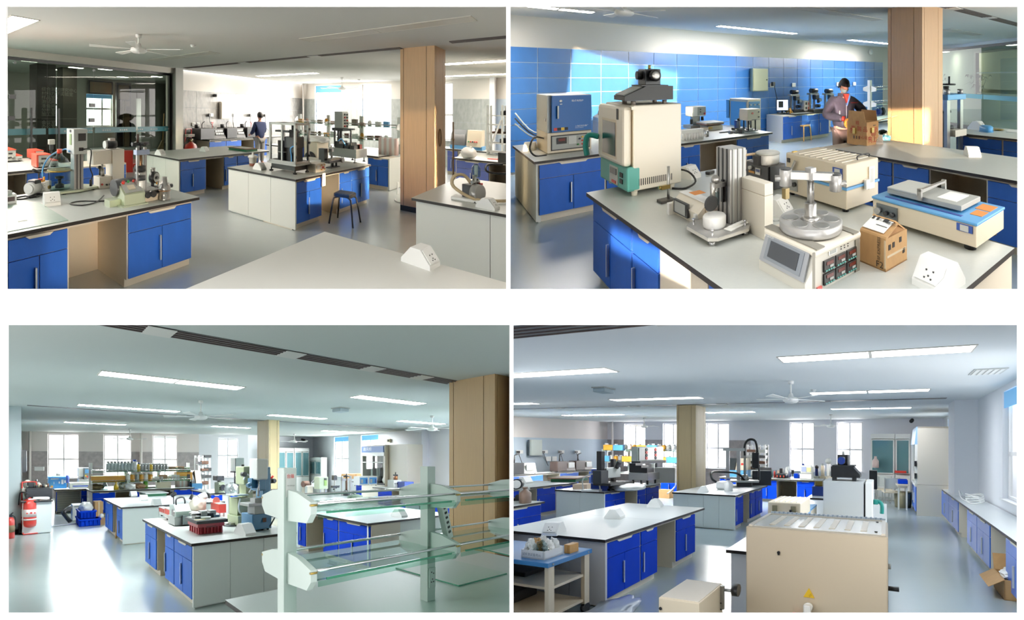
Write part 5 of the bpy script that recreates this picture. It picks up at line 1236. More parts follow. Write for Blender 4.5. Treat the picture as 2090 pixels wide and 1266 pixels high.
def head_b(c, tilt=0, yaw=0):
    """head with brow, nose, lips, chin, ears and eyes; face towards -y; c is the skull centre"""
    b = B()
    q = bmesh.ops.create_uvsphere(b.bm, u_segments=28, v_segments=20, radius=1)
    for v in q['verts']:
        x, y, z = v.co; w = .074*(1-.28*max(0,-z)**1.4); dpt = .094; yy = y*dpt
        if z < -.2 and y < 0: yy *= .92
        zz = z*.118
        nose = math.exp(-((x/.17)**2))*math.exp(-(((z+.12)/.22)**2))*(.022 if y < 0 else 0)
        eye = math.exp(-(((abs(x)-.38)/.16)**2))*math.exp(-(((z-.08)/.12)**2))*(.008 if y < 0 else 0)
        mouth = math.exp(-((x/.3)**2))*math.exp(-(((z+.5)/.1)**2))*(.006 if y < 0 else 0)
        v.co = Vector((x*w, yy-nose+eye-mouth, zz))
    for f in b.bm.faces: f.smooth = True
    for s in (-1,1): b.ball((s*.074,.005,-.005), .022,.35,.7,1.3,10)
    Rm = Matrix.Rotation(yaw, 3, 'Z') @ Matrix.Rotation(tilt, 3, 'X')
    for v in b.bm.verts: v.co = Rm @ v.co+Vector(c)
    return b, Rm
def person(room, label, u, v, face, legs, seat=None): pass
def hair_b(c, Rm, low=-.35, front=.25):
    b = B(); q = bmesh.ops.create_uvsphere(b.bm, u_segments=28, v_segments=20, radius=1); rnd = random.Random(5)
    kill = []
    for v in q['verts']:
        x, y, z = v.co; lim = front if y < -.35 else low+(.25 if abs(x) > .8 and y < .3 else 0)
        if z < lim: kill.append(v)
        k = 1+.05*math.sin(x*23+z*9)*math.cos(y*19)
        v.co = Vector((x*.084*k, y*.106*k, z*.13*k+.004))
    bmesh.ops.delete(b.bm, geom=kill, context='VERTS')
    g = bmesh.ops.solidify(b.bm, geom=b.bm.faces[:], thickness=-.012)
    for f in b.bm.faces: f.smooth = True
    for v in b.bm.verts: v.co = Rm @ v.co+Vector(c)
    return b
def ftrue(room): return 1.0
# person seen from behind at the marble wall bench (bay 1)
t = T(R1, 'person', 'person seen from behind in a navy jacket and grey trousers at the marble wall bench', 'person', 9.28,8.35,0,-10, None, None, 1.0)
body = {'hip': (0,0,.92, (.15,.11)), 'belly': (0,0,1.08, (.15,.115)), 'chest': (0,-.01,1.28, (.18,.12)), 'neck0': (0,.0,1.43, (.09,.08)), 'neck': (0,.0,1.5,.052), 'head0': (0,-.01,1.56,.05),
        'lh': (-.09,0,.85,.095), 'lk': (-.1,-.01,.48,.065), 'la': (-.1,.02,.1,.048), 'lt': (-.1,-.13,.04,.04), 'rh': (.09,0,.85,.095), 'rk': (.1,-.01,.48,.065), 'ra': (.1,.02,.1,.048), 'rt': (.1,-.13,.04,.04),
        'ls': (-.19,0,1.38,.065), 'le': (-.25,.04,1.12,.05), 'lw': (-.17,.26,1.03,.036), 'rs': (.19,0,1.38,.065), 're': (.25,.04,1.12,.05), 'rw': (.17,.26,1.03,.036)}
ed = [('hip', 'belly'), ('belly', 'chest'), ('chest', 'neck0'), ('neck0', 'neck'), ('neck', 'head0'), ('hip', 'lh'), ('lh', 'lk'), ('lk', 'la'), ('la', 'lt'), ('hip', 'rh'), ('rh', 'rk'), ('rk', 'ra'), ('ra', 'rt'), ('chest', 'ls'), ('ls', 'le'), ('le', 'lw'), ('chest', 'rs'), ('rs', 're'), ('re', 'rw')]
bb = skin_mesh(body, ed)
hb, Rm = head_b((0,.0,1.63), -.15, math.pi)
t.part('body', merge(bb, hb, hand((-.17,.27,1.03), (0,1,-.3), -1,.6), hand((.17,.27,1.03), (0,1,-.3), 1,.6)), m_skin)
t.part('hair', hair_b((0,.0,1.635), Rm, -.45,.2), m_hair)
def grow(j, d): return {k: (*q[:3], tuple(x+d for x in q[3]) if isinstance(q[3], tuple) else q[3]+d) for k, q in j.items()}
jk = {k: body[k] for k in ('hip', 'belly', 'chest', 'neck0', 'ls', 'le', 'lw', 'rs', 're', 'rw')}
jk['neck0'] = (0,0,1.45, (.07,.07)); jk['hip'] = (0,0,.84, (.165,.13))
t.part('jacket', skin_mesh(grow(jk, .022), [('hip', 'belly'), ('belly', 'chest'), ('chest', 'neck0'), ('chest', 'ls'), ('ls', 'le'), ('le', 'lw'), ('chest', 'rs'), ('rs', 're'), ('re', 'rw')]), mat('navy_cloth', '27355f', .8, noise=.2, nscale=9))
tr = {k: body[k] for k in ('hip', 'lh', 'lk', 'la', 'rh', 'rk', 'ra')}; tr['hip'] = (0,0,.92, (.14,.1))
t.part('trousers', skin_mesh(grow(tr, .02), [('hip', 'lh'), ('lh', 'lk'), ('lk', 'la'), ('hip', 'rh'), ('rh', 'rk'), ('rk', 'ra')]), mat('grey_trouser_cloth', 'aaa59e', .85, noise=.15, nscale=9))
for s in (-1,1): t.part('shoe', Bx(s*.1-.05,-.2,0, s*.1+.05,.08,.08,.03), m_black)
# ================================================================== bay 2 objects
u, v, w, d, h = (1.303,6.054,0.581,0.671,0.814)
t = T(R2, 'muffle_furnace', 'blue doored muffle furnace on a beige control base, left bench', 'furnace', u, v, .8,0)
hb = h*.36
t.part('base', Bx(0,0,.01, w, d, hb, .008), m_beige); t.part('body', Bx(.0,.01, hb, w, d, h, .008), m_lgrey)
do = t.part('door', Bx(.05,-.03, hb+.005, w-.005,.01, h-.005,.008), mat('furnace_blue', '2f6db5', .4))
t.part('handle', Bx(w*.2,-.05, h*.6, w*.235,-.03, h*.82,.004), m_lgrey, None, do)
t.part('emblem', Bl([(.02,-.034), (.012,-.036)], (w*.28,0, h*.9), 14, 'y').box(w*.26,-.035, h*.84, w*.31,-.031, h*.855), m_white2, None, do)
ftext(t, '箱式电阻炉', w*.52, h*.885,.032, m_white2,-.031, 'lettering', do); ftext(t, '上海实验仪器厂', w*.6, h*.44,.026, m_white2,-.031, 'lettering', do); ftext(t, 'MUFFLE FURNACE', w*.6, h*.415,.014, m_white2,-.031, 'lettering', do)
for k, m_ in enumerate((m_red, m_char, m_yell, m_char)): t.part('warning_tag', Bx(w*(.13+.08*k), -.034, hb+.03, w*(.2+.08*k), -.03, hb+.07), m_, None, do)
fp(t, 'control_panel', w*.1, hb*.2, w*.94, hb*.82, m_grey, 0,.008); fp(t, 'panel_rim', w*.08, hb*.15, w*.96, hb*.87, m_char, 0,.004)
fp(t, 'display', w*.2, hb*.45, w*.42, hb*.75, m_black, -.008); fp(t, 'digits', w*.24, hb*.58, w*.38, hb*.7, m_disp, -.013,.002); fp(t, 'meter', w*.46, hb*.4, w*.64, hb*.78, m_lgrey, -.008)
for k, (x, z, m_) in enumerate(((.68,.35, mat('green_button')), (.78,.35, m_red), (.88,.35, m_yell), (.78,.52, m_red), (.72,.62, m_black), (.86,.62, m_black), (.78,.7, m_yell))): btn(t, w*x, hb*z, m_, -.008,.012)
lp(t, 'hinge', .08, h*.55,.12, h*.6, m_chrome); t.part('cord', B().tube([(-.0,.2,.2), (-.14,.1,.24), (-.2,.05,.1), (-.15,-.05,.01), (-.02,-.06,.01)], .012), m_black)
# oven
u, v, w, d, h = (1.398,3.411,0.5,0.697,0.814)
t = T(R2, 'drying_oven', 'tall cream drying oven with teal foot and window in its left door', 'oven', u, v, .8,0)
z0 = .05
t.part('body', Bx(.02,0, z0, w, d, h, .012), m_ivory)
t.part('teal_base', Bx(-.035,-.003, z0,.09, d+.003, h*.33,.02), m_teal)
do = t.part('door', Bx(-.06,.02, h*.33,.02, d, h-.01,.03), m_ivory)
lp(t, 'window', d*.3, h*.42, d*.78, h*.8, m_dglass, -.06,.004, None, do); lp(t, 'window_frame', d*.27, h*.39, d*.81, h*.83, m_beige, -.058,.003, None, do)
lp(t, 'nameplate', d*.2, h*.84, d*.26, h*.96, m_char, -.06,.004, None, do)
t.part('handle', B().tube([(-.06, d*.95, h*.58), (-.14, d*1.02, h*.6), (-.17, d*1.02, h*.5), (-.16, d, h*.36)], .028), m_teald, 'teal hook handle', do)
lp(t, 'panel', d*.3, h*.09, d*.6, h*.29, m_lgrey, -.035); lp(t, 'display', d*.34, h*.2, d*.56, h*.27, m_dglass, -.041); lp(t, 'switch', d*.36, h*.1, d*.5, h*.13, m_red, -.041)
for k in range(2): lp(t, 'key', d*.14, h*(.13+.07*k), d*.24, h*(.18+.07*k), m_char, -.035)
for k in range(17): fp(t, 'vent', w*(.14+.04*k), h*.115, w*(.155+.04*k), h*.19, m_char, .001,.003)
fp(t, 'hinge_cover', .0, h*.955,.12, h*.99, m_ivory, 0,.012)
for x in (.05, w-.08):
    for y in (.05, d-.08): t.part('foot', Bc((x, y, 0), (x, y, z0), .025,.03), m_ivory)
ou, ov, ow, od, oh = u, v, w, d, h
# black instrument on the oven
t = T(R2, 'grinder', 'black wedge bodied instrument with round lens head on top of the oven', 'instrument', u+.03, v+.08,.8+h, -4)
for x in (.0,.3):
    for y in (.0,.25): t.part('foot', Bc((x+.03, y+.02,0), (x+.03, y+.02,.035), .022, n=10), mat('grey_rubber', '77706a', .6))
t.part('body', B().prism([(-.06,.04), (.4,.04), (.4,.17), (.14,.17), (-.06,.08)], -.02,.3, 'y'), m_char); t.part('slope_panel', B().hexa([(-.055,.02,.085), (.12,.02,.163), (.12,.26,.163), (-.055,.26,.085)], [(-.06,.02,.094), (.115,.02,.172), (.115,.26,.172), (-.06,.26,.094)]), m_grey)
t.part('top_plate', Bx(.1,.0,.17,.36,.28,.18), m_dark); t.part('head', Bx(.15,.04,.18,.3,.24,.33,.006), m_dark)
t.part('lens', Bl([(.055,0), (.058,-.03), (.04,-.04), (.02,-.042)], (.235,.04,.27), 20, 'y'), m_black); t.part('lens_ring', Bl([(.04,-.041), (.035,-.046), (.01,-.044)], (.235,.04,.27), 18, 'y'), m_steel)
t.part('side_knob', Bc((.15,.14,.27), (.1,.14,.27), .04, n=16), m_char); t.part('top_knob', Bc((.22,.12,.33), (.22,.12,.37), .014), mat('brass'))
t = T(R2, 'foil_machine', 'silver and black upright machine with slanted hood behind the oven', 'machine', 2.311,7.06,.8,0)
t.part('frame', Bx(0,0,0,.08,.3,.3,.006).prism([(0,.3), (.08,.3), (.34,.52), (.3,.55), (.0,.36)], 0,.28, 'y'), m_steel); t.part('motor', Bc((.05,.1,.42), (.3,.1,.42), .07), m_char); t.part('roller', Bc((.1,.05,.2), (.1,.3,.2), .05), m_dark); t.part('hood', Bx(.2,-.03,.46,.5,.28,.52,.01), m_grey)
# left edge rack, cables
t = T(R2, 'wooden_rack', 'pale wooden slat rack standing at the left frame edge', 'rack', 1.424,9.385,0,0)
t.part('post', Bx(-.02,0,0,.03,.05,1.66), m_pine); t.part('post', Bx(-.22,.0,0,-.17,.05,1.6), m_pine)
for k in range(5): t.part('rung', Bx(-.3,-.005,.4+.24*k, .03,.02,.45+.24*k), m_pine)
t.part('board', B().prism([(-.3,0), (-.08,0), (-.02,1.6), (-.3,1.62)], .06,.08, 'y'), m_char)
a_ = (1.311,8.151)
for k in range(3): cable(R2, ['grey', 'dark', 'pale'][k]+' cable hanging on the blue wall behind the furnace', [(a_[0]+.0,8.6,1.0+.1*k), (a_[0]+.3,8.5,.72+.05*k), (a_[0]+.7,8.5,.7+.1*k), (a_[0]+1.1,8.6,.95)], .014, [m_grey, m_dark, m_lgrey][k])
# furnace bench, middle part
cu_, cv_, cw_, cd_, ch_ = (3.252,5.83,0.417,0.131,0.178)
t = T(R2, 'cup_rack', 'white rack of eight small cups at the front edge of the furnace bench', 'rack', cu_, cv_, .8,0)
t.part('top', Bx(0,0, ch_*.7, cw_, .12, ch_), m_white2); t.part('base', Bx(0,0,0, cw_, .14,.015), m_lgrey)
for k in range(8): t.part('cup', Bl([(.022,.015), (.027, ch_*.5), (.027, ch_*.7)], (cw_*(k+.5)/8,.0,0), 12), m_white2)
t = T(R2, 'overhead_stirrer', 'white overhead stirrer head with grey panel and red button', 'stirrer', 4.335,7.115,.8,0)
t.part('base', Bx(-.2,-.06,0,.16,.25,.07,.006), m_lgrey); t.part('post', Bx(-.12,.0,.07,.06,.1,.26,.01), m_lgrey); t.part('head', Bx(-.2,-.1,.26,.14,.16,.46,.01), m_white2); fp(t, 'panel', -.06,.28,.13,.45, m_grey, -.1)
btn(t, .1,.31, m_red, -.106,.02); btn(t, .0,.4, m_black, -.106,.012); btn(t, .0,.35, m_black, -.106,.012); t.part('clamp', Bc((-.16,-.02,.1), (-.16,-.02,.2), .03).cyl((.1,-.02,.16), (.1,-.02,.24), .03), m_char)
t = T(R2, 'hot_plate', 'flat beige hot plate with brown edge beside the overhead stirrer', 'hot plate', 4.292,6.657,.8,0)
t.part('body', Bx(0,0,0,.36,.3,.09,.005), m_beige); t.part('rim', Bx(-.06,-.04,.11,.36,.34,.135), mat('brown_edge', '8a6250', .5)); t.part('plate', Bx(-.06,-.04,.135,.36,.34,.16,.004), m_lgrey); fp(t, 'sticker', .02,.03,.1,.07, m_yell)
for x, y in ((0,.02), (.28,.02), (0,.26), (.28,.26)): t.part('post', Bx(x, y, .09, x+.04, y+.03,.11), m_char)
t = T(R2, 'small_lathe', 'blue and grey bench microscope lathe between hot plate and press', 'instrument', 4.798,6.313,.8,0)
t.part('base', Bx(-.1,-.03,0,.14,.12,.05,.006), m_dark); t.part('stand', Bx(-.06,.0,.05,.0,.07,.2), m_navy); t.part('body', Bc((.02,.03,.05), (.02,.03,.2), .035), m_lgrey); t.part('tube', Bc((.03,.03,.2), (.05,.03,.36), .014), m_alu); t.part('knob', Bc((-.02,0,.22), (-.02,-.05,.22), .025), m_char)
for k in range(5):
    p = [(4.375,6.221), (4.397,6.029), (4.506,6.02), (4.583,5.953), (3.85,6.02)][k]
    solid(R2, 'small_fitting', ['flat metal strip lying left of the small fittings', 'steel ring fitting lying in front of the bench lathe', 'two stage steel fitting in front of the bench lathe', 'black and beige connector block in front of the press', 'steel bushing right of the cup rack'][k], 'fitting', *p, .8,10*k, [Bx(-.1,-.02,0,.1,.02,.02), Bc((-.05,0,.03), (.05,0,.03), .03), Bl([(.04,0), (.04,.04), (.02,.05), (.02,.07)]), Bx(-.06,-.04,0,.06,.04,.09,.005), Bc((-.07,0,.03), (.07,0,.03), .025).cyl((.04,0,0), (.04,0,.1), .03)][k], [m_dark, m_steel, m_steel, m_char, m_steel][k])
t = T(R2, 'pneumatic_press', 'beige box headed press on black rods at the right end of the furnace bench', 'press', 4.886,6.047,.8,0)
t.part('base', Bx(-.1,-.04,0,.16,.2,.02), m_black)
for x in (-.06,.12):
    for y in (0,.14): t.part('rod', Bc((x, y, .02), (x, y, .22), .014, n=8), m_char)
t.part('ram', Bc((.03,.07,.12), (.03,.07,.24), .02).box(-.02,.02,.02,.08,.12,.05), m_steel); t.part('head', Bx(-.14,-.08,.22,.18,.18,.44,.006), m_beige); btn(t, -.02,.36, m_red, -.08,.02); btn(t, .14,.38, m_black, -.08,.012); btn(t, .14,.28, m_black, -.08,.012); fp(t, 'vent', -.04,.225,.08,.235, m_black, -.08)
# big blue panelled cabinet machine and acrylic test box along the blue wall
u, v, w, d, h = (5.215,6.553,0.368,0.652,0.612)
t = T(R2, 'cabinet_machine', 'beige framed cabinet machine with light blue panels before the blue wall', 'machine', u, v, 0,0)
h += .78
t.part('body', Bx(0,0,0, w, d, h, .01), m_beige); lp(t, 'side_panel', .05,.8, d-.05, h-.06, m_sky, 0); fp(t, 'front_panel', .03, h-.34, w-.03, h-.05, mat('mid_blue_panel', '3f86c0', .4)); fp(t, 'text_strip', w*.2, h-.27, w*.8, h-.255, m_white2,-.006)
for k in range(3): btn(t, w*(.2+.3*k), h-.12, m_lgrey, -.006,.018)
t.part('side_box', Bx(-.02, d, .95,.12, d+.1,1.35), m_sky)
u, v, w, d, h = (7.552,8.797,0.751,0.597,0.532)
t = T(R2, 'friction_tester', 'beige friction tester on a white cabinet with clear acrylic guard box', 'tester', u, v, 0,0)
hh = 0.503; hb_ = 0.806; ht = 1.367
t.part('cabinet', Bx(0,0,.05, w, d, .1).box(0,0,.1,.05, d, hh).box(w-.05,0,.1, w, d, hh).box(0,0, hh-.08, w, d, hh).box(.0, d-.03,.1, w, d, hh), m_white2)
t.part('control_panel', Bx(.07,.03, hh*.42, w-.07,.08, hh*.88), m_lgrey)
for k, (x, z, m_) in enumerate(((.2,.55, m_red), (.28,.55, m_orange), (.42,.56, mat('green_button')), (.66,.72, m_red), (.68,.52, m_black), (.86,.65, m_red))): btn(t, w*x, hh*z, m_, .03,.03)
t.part('housing', Bx(-.02,0, hh, w, d, hb_, .01), m_beige); fp(t, 'red_label', .02, hb_-.1,.16, hb_-.06, m_red); fp(t, 'meter', w*.55, hh+.06, w*.72, hh+.18, m_char)
ac = B(); ac.box(-.0,.02, hb_, w*.9,.03, ht).box(-.0, d*.9, hb_, w*.9, d*.9+.01, ht).box(-.0,.02, hb_, .01, d*.9, ht).box(w*.9-.01,.02, hb_, w*.9, d*.9, ht).box(0,.02, ht-.01, w*.9, d*.9, ht)
t.part('acrylic_guard', ac, m_acry); t.part('mechanism', Bx(.1, d*.3, hb_, .16, d*.4, ht-.1).box(.1, d*.3, hb_+.2, w*.6, d*.38, hb_+.25).cyl((.2, d*.3, hb_+.25), (.2, d*.3, hb_+.5), .06), m_steel); t.part('edge_post', Bx(w*.6,.02, hb_, w*.63,.05, ht), m_alu)
t = T(R2, 'monitor', 'small black framed monitor showing a white window on the blue wall bench', 'monitor', 7.932,8.341,.8,-25)
t.part('stand', Bx(-.08,-.02,0,.08,.1,.02).box(-.02,.02,.02,.02,.05,.12), m_black); t.part('bezel', Bx(-.19,.0,.08,.19,.03,.42,.005), m_black); t.part('screen', Bx(-.17,-.003,.1,.17,0,.4), mat('screen_white', 'cfd6ea', .3, emit=.9)); t.part('window_icon', Bx(-.12,-.006,.18,.02,-.003,.36), m_black)
t = T(R2, 'tripod_clamp', 'yellow three legged clamp lying beside the monitor', 'clamp', 8.202,8.312,.8,0)
for a in (0,2.1,4.2): t.part('leg', Bc((0,0,.12), (.12*math.cos(a), .1*math.sin(a), .0), .022), m_gold)
t.part('hub', B().ball((0,0,.12), .035), m_gold)
def test_stand(label, px, sc, box):
    uu, vv = px
    t = T(R2, 'test_stand', label, 'test stand', uu, vv, .8,0, 'black test stands on the blue wall bench', sc=sc)
    t.part('base', Bx(-.05,-.1,0,.55,.35,.09,.008), m_char)
    for x in (0,.2): t.part('column', Bx(x, .1,.09, x+.055,.17,.62), m_alu)
    t.part('top_beam', Bx(-.04,.05,.58,.4,.22,.64,.005), m_grey); t.part('motor', Bc((.02,.1,.72), (.34,.1,.72), .075, n=16), m_black)
    t.part('gear_head', Bx(.14,-.02,.42,.34,.14,.58,.01).cyl((.3,.0,.3), (.3,0,.44), .05), m_dark); t.part('gauge', Bc((.36,-.02,.4), (.36,-.06,.4), .06, n=16), m_grey); t.part('weight', Bc((.2,.0,.2), (.36,.0,.2), .06), m_black)
    if box:
        t.part('control_box', Bx(.46,-.15,.05,.72,.1,.4,.006), m_white2)
        for z in (.1,.26): t.part('display', Bx(.49,-.157, z, .57,-.15, z+.09), m_dark); t.part('switch', Bx(.63,-.157, z, .66,-.15, z+.08), m_red); t.part('switch', Bx(.66,-.157, z, .69,-.15, z+.08), m_yell)
test_stand('black geared test stand on the blue wall bench, leftmost with white control box', (8.381,8.368), .85, True)
test_stand('black geared test stand, middle one on the blue wall bench', (8.946,8.094), .9, False)
test_stand('black geared test stand just left of the masked person', (9.425,7.902), .88, False)
t = T(R2, 'wooden_stool', 'small bentwood stool before the blue wall cabinets', 'stool', 8.519,8.076,0,20)
t.part('seat', Bc((0,0,.42), (0,0,.46), .19, n=22), m_pine)
for a in (.5,2.07,3.64,5.2): t.part('leg', B().tube([(.12*math.cos(a), .12*math.sin(a), .425), (.19*math.cos(a), .19*math.sin(a), .4), (.22*math.cos(a), .22*math.sin(a), .3), (.24*math.cos(a), .24*math.sin(a), 0)], .018), m_pine)
wu = 7.069
t = T(R2, 'wall_cabinet', 'pale green metal box on the blue tiled wall', 'wall box', wu, 8.77,1.459,0)
w, h = 0.574,0.652
t.part('box', Bx(0,-.12,0, w, 0, h), mat('pale_green_enamel', 'b4b89a', .5)); t.part('door', Bx(.02,-.135,.02, w-.02,-.12, h-.02), mat('pale_green_enamel')); t.part('lock', Bc((w*.88,-.135, h*.5), (w*.88,-.15, h*.5), .02), m_chrome)
for k in range(4):
    px = [7.817,8.741,10.934,11.891][k]
    t = T(R2, 'wall_socket', 'white socket on the blue wall, %s' % ['with black plug right of the metal box', 'above the leftmost test stand', 'above the test stand beside the person', 'just right of the head of the person'][k], 'wall socket', px, 8.78,1.62,0, 'sockets on the blue wall')
    t.part('plate', Bx(0,-.03,-.06,.16,0,.06,.005), m_white2)
    if k == 0: t.part('plug', Bx(.03,-.12,-.02,.13,-.03,.1,.01), m_black); t.part('cord', B().tube([(.1,-.1,0), (.2,-.08,-.3), (.3,-.05,-.5), (.4,-.1,-.7)], .01), m_black)
t = T(R2, 'wall_sensor', 'round white sensor on the upper wall left of the column', 'sensor', 13.018,8.78,2.83); t.part('dome', Bl([(.11,0), (.1,-.03), (.05,-.06)], (0,0,0), 16, 'y'), m_white2); t.part('ring', Bl([(.12,0), (.12,-.01)], (0,0,0), 16, 'y'), m_white2)
shelf_rack(R2, 'white reagent rack with steel rails between person and column', 9.35,6.337,0,2.2, (1.1,1.52), 1.78,2)
t = T(R2, 'laptop_bag', 'blue and black bag on the worktop right of the person', 'bag', 9.656,6.257,.8,0); t.part('bag', B().blob((0,0,.1), .12,.1,.12,.1,9), m_navy); t.part('flap', B().blob((.12,-.05,.1), .1,.08,.13,.1,11), m_black)
# carton of the person
u, v, w, d, h = (5.204,3.581,0.322,0.373,0.372)
t = T(R2, 'carton', 'tall open brown carton with red print in front of the masked person', 'carton', u, v, .79,0)
m_cin = mat('cardboard_inside', 'a87c4c', .85); k_ = .008
t.part('walls', Bx(0,0,0, w, k_, h).box(0, d-k_, 0, w, d, h).box(0, k_, 0, k_, d-k_, h).box(w-k_, k_, 0, w, d-k_, h).box(0,0,0, w, d, k_), m_card)
hf = 0.167
t.part('flap', B().hexa([(0,.02, h), (k_, .02, h), (k_, d-.02, h), (0, d-.02, h)], [(-.0,.06, h+hf), (k_, .06, h+hf), (k_, d-.03, h+hf), (0, d-.03, h+hf)]), m_card)
t.part('flap', B().hexa([(w-k_, .02, h), (w, .02, h), (w, d-.02, h), (w-k_, d-.02, h)], [(w, .05, h+hf), (w+k_, .05, h+hf), (w+k_, d-.05, h+hf), (w, d-.05, h+hf)]), m_cin)
t.part('flap', B().hexa([(0,0, h), (w, 0, h), (w, k_, h), (0, k_, h)], [(.05,-.26, h+hf*.35), (w+.05,-.3, h+hf*.6), (w+.05,-.3, h+hf*.6+k_), (.05,-.26, h+hf*.35+k_)]), m_card)
m_rp = mat('red_print', 'b8402e', .7)
def side_text(t, s, y, z, size, m): t.part('print', text_b(s, size, (-.003, y, z), (0,-1,0), (0,0,1)), m)
side_text(t, '精', d*.55, h*.88,.07, m_rp); side_text(t, '高 端 品', d*.8, h*.62,.09, m_rp); side_text(t, '质', d*.85, h*.5,.1, m_rp); side_text(t, '小心轻放', d*.42, h*.3,.06, m_rp); side_text(t, '▮▮▮', d*.7, h*.3,.05, m_char)
ftext(t, '品质', w*.3, h*.55,.1, m_rp, -.003, 'print'); ftext(t, '向上', w*.1, h*.15,.12, m_rp, -.003, 'print'); ftext(t, '▬▬', w*.5, h*.82,.04, m_char, -.003, 'print'); ftext(t, '易碎', w*.35, h*.4,.07, m_rp, -.003, 'print')
lp(t, 'tape_tag', d*.55, h*.48, d*.68, h*.72, mat('yellow_tape', 'e6d27a', .5), 0,.02); fp(t, 'tape_tag', w*.35, h*.55, w*.55, h*.76, mat('yellow_tape'), 0,.02)
# clutter at the end of the bench behind the shaker
for k in range(6):
    p = [(6.444,4.082), (6.148,3.797), (6.553,3.906), (6.399,3.728), (5.926,3.707), (6.571,3.732)][k]
    solid(R2, 'scrap', ['dark green cloth scrap left of the column foot', 'white crumpled paper left of the column foot', 'red and white packet at the column foot', 'brown packet at the column foot', 'blue plastic clip before the column', 'white envelope lying right of the packets'][k], 'scrap', *p, .8,0, B().blob((0,0,.04), .1,.08,.05 if k != 5 else .015,.3, k+2), [mat('dark_green_cloth', '3d4a2e', .8), m_paper, m_red, mat('brown_packet', '8a5a30', .6), m_sky, m_paper][k])
# right side: compression frame, cup, bin, outlets
t = T(R2, 'compression_frame', 'four pillar press with blue top plate and black hand wheel by the glass partition', 'press', 7.196,3.238,.4,-5)
for x in (0,.46):
    for y in (.0,.34): t.part('pillar', Bx(x-.05, y-.03,0, x+.05, y+.03,1.08), m_alu); t.part('nut', Bc((x, y, 1.15), (x, y, 1.24), .05), m_alu)
t.part('top_plate', Bx(-.08,-.06,1.05,.56,.4,1.15,.008), m_sky); t.part('screw', Bc((.23,.15,.7), (.23,.15,1.3), .05), m_steel); t.part('hand_wheel', Bl([(.16,-.015), (.17,0), (.16,.015), (.14,0)], (.23,.15,1.33), 20).box(.07,.14,1.32,.39,.16,1.34), m_black); t.part('handle', Bc((.34,.15,1.34), (.34,.15,1.48), .018), m_char); t.part('platen', Bc((.23,.15,.5), (.23,.15,.56), .13), m_dark); t.part('tray', Bx(.1,-.1,.38,.5,.3,.5), m_beige2)
t = T(R2, 'blue_cup', 'blue plastic cup upside down on the bench before the glass', 'cup', 8.311,2.978,.8,0); t.part('cup', Bl([(.12,0), (.115,.1), (.08,.125), (.03,.13)], n=20), m_sky); t.part('rim', Bl([(.125,0), (.125,.015)], n=20), m_sky)
wedge_outlet(R2, 'white outlet beside the compression frame on the glass side bench', 8.556,3.242,.8,0,1.6)
solid(R2, 'metal_dish', 'small brass dish right of the blue cup', 'dish', 8.71,2.912,.8,0, Bl([(.05,0), (.12,.02), (.1,.03)]), mat('brass'))
solid(R2, 'paper_sheet', 'white sheets lying at the right frame edge bench', 'paper', 8.722,2.621,.8,10, Bx(-.15,-.1,0,.2,.12,.012), m_paper)
t = T(R2, 'waste_bin', 'grey waste bin on a blue foot just right of the column', 'bin', 7.35,3.407,.05,0); t.part('bin', Bx(-.12,-.1,.05,.14,.2,1.15,.01), mat('bin_grey', '8d8a7c', .5)); t.part('foot', Bx(-.2,-.16,0,.3,.3,.05), m_sky); t.part('lid', Bx(-.13,-.11,1.15,.15,.21,1.19), m_char)
# foreground bench: stand, screen instrument, column rig
t = T(R2, 'clamp_stand', 'short rod stand on a black square base in front of the oven', 'stand', 1.585,3.103,.8,0); t.part('base', Bx(-.07,-.04,0,.06,.05,.025,.004), mat('black_stone_base', '3a352f', .5)); t.part('rod', Bc((.02,.01,.025), (.02,.01,.3), .012), m_steel); t.part('clamp', Bx(-.05,-.005,.11,.03,.025,.145).cyl((-.05,.01,.13), (-.07,.01,.13), .015), mat('brass'))
u, v, w, d, h = (1.476,2.415,0.148,0.384,0.159)
t = T(R2, 'goniometer', 'white angled instrument with small grey touch screen, left of the aluminium column', 'instrument', u, v, .8,0)
t.part('body', B().prism([(.02,0), (w, 0), (w, h*.98), (.07, h*.98), (.0, h*.6)], 0, d, 'y'), m_ivory); t.part('lid', Bx(.06,.0, h*.98, w, d, h*1.04,.004), m_white2)
t.part('screen_bezel', Bx(-.012, d*.35, h*.2,.01, d*.9, h*.85,.004), m_dark); t.part('screen', Bx(-.015, d*.42, h*.28,-.011, d*.83, h*.78), m_grey); t.part('slot_handle', Bx(-.02, d*.02, h*.1,.02, d*.1, h*.6,.004), m_white2)
t.part('orange_label', Bx(.1, d*.55, h*1.04,.2, d*.8, h*1.045), mat('orange_label', 'd98a3c', .6)); t.part('bracket', Bx(-.03, d*.98,0,.02, d+.03, h*.55), m_white2)
t.part('side_box', Bx(w*.4,-.06, h*.15, w, 0, h*.9,.006), m_beige2)
pu, pv = 1.357,2.066
t = T(R2, 'column_rig', 'tall grooved aluminium column on a clear octagonal plate with screw feet', 'test rig', pu, pv, .8,0)
u2, v2 = 1.712,2.162; u3, v3 = 1.443,2.42
X, Yy = u2-pu, v3-pv
pl = [(.0,.04), (.05,0), (X-.06,.0), (X, .05), (X, Yy*.8), (X*.7, Yy), (.04, Yy), (0, Yy-.05)]
t.part('plate', B().prism(pl, .035,.055), mat('frosted_acrylic', 'd8d4cb', .2,.1)); t.part('plate_top', B().prism(pl, .055,.06), m_alu)
for p in ((.04,.05), (X-.05,.05), (X-.05, Yy*.75), (.05, Yy-.06)): t.part('screw_foot', Bc((*p, 0), (*p, .03), .022, n=12).cyl((*p, .03), (*p, .09), .008, n=8).cyl((*p, .09), (*p, .1), .014, n=10), m_chrome)
hc = 0.571
a, c = 0.237,0.131
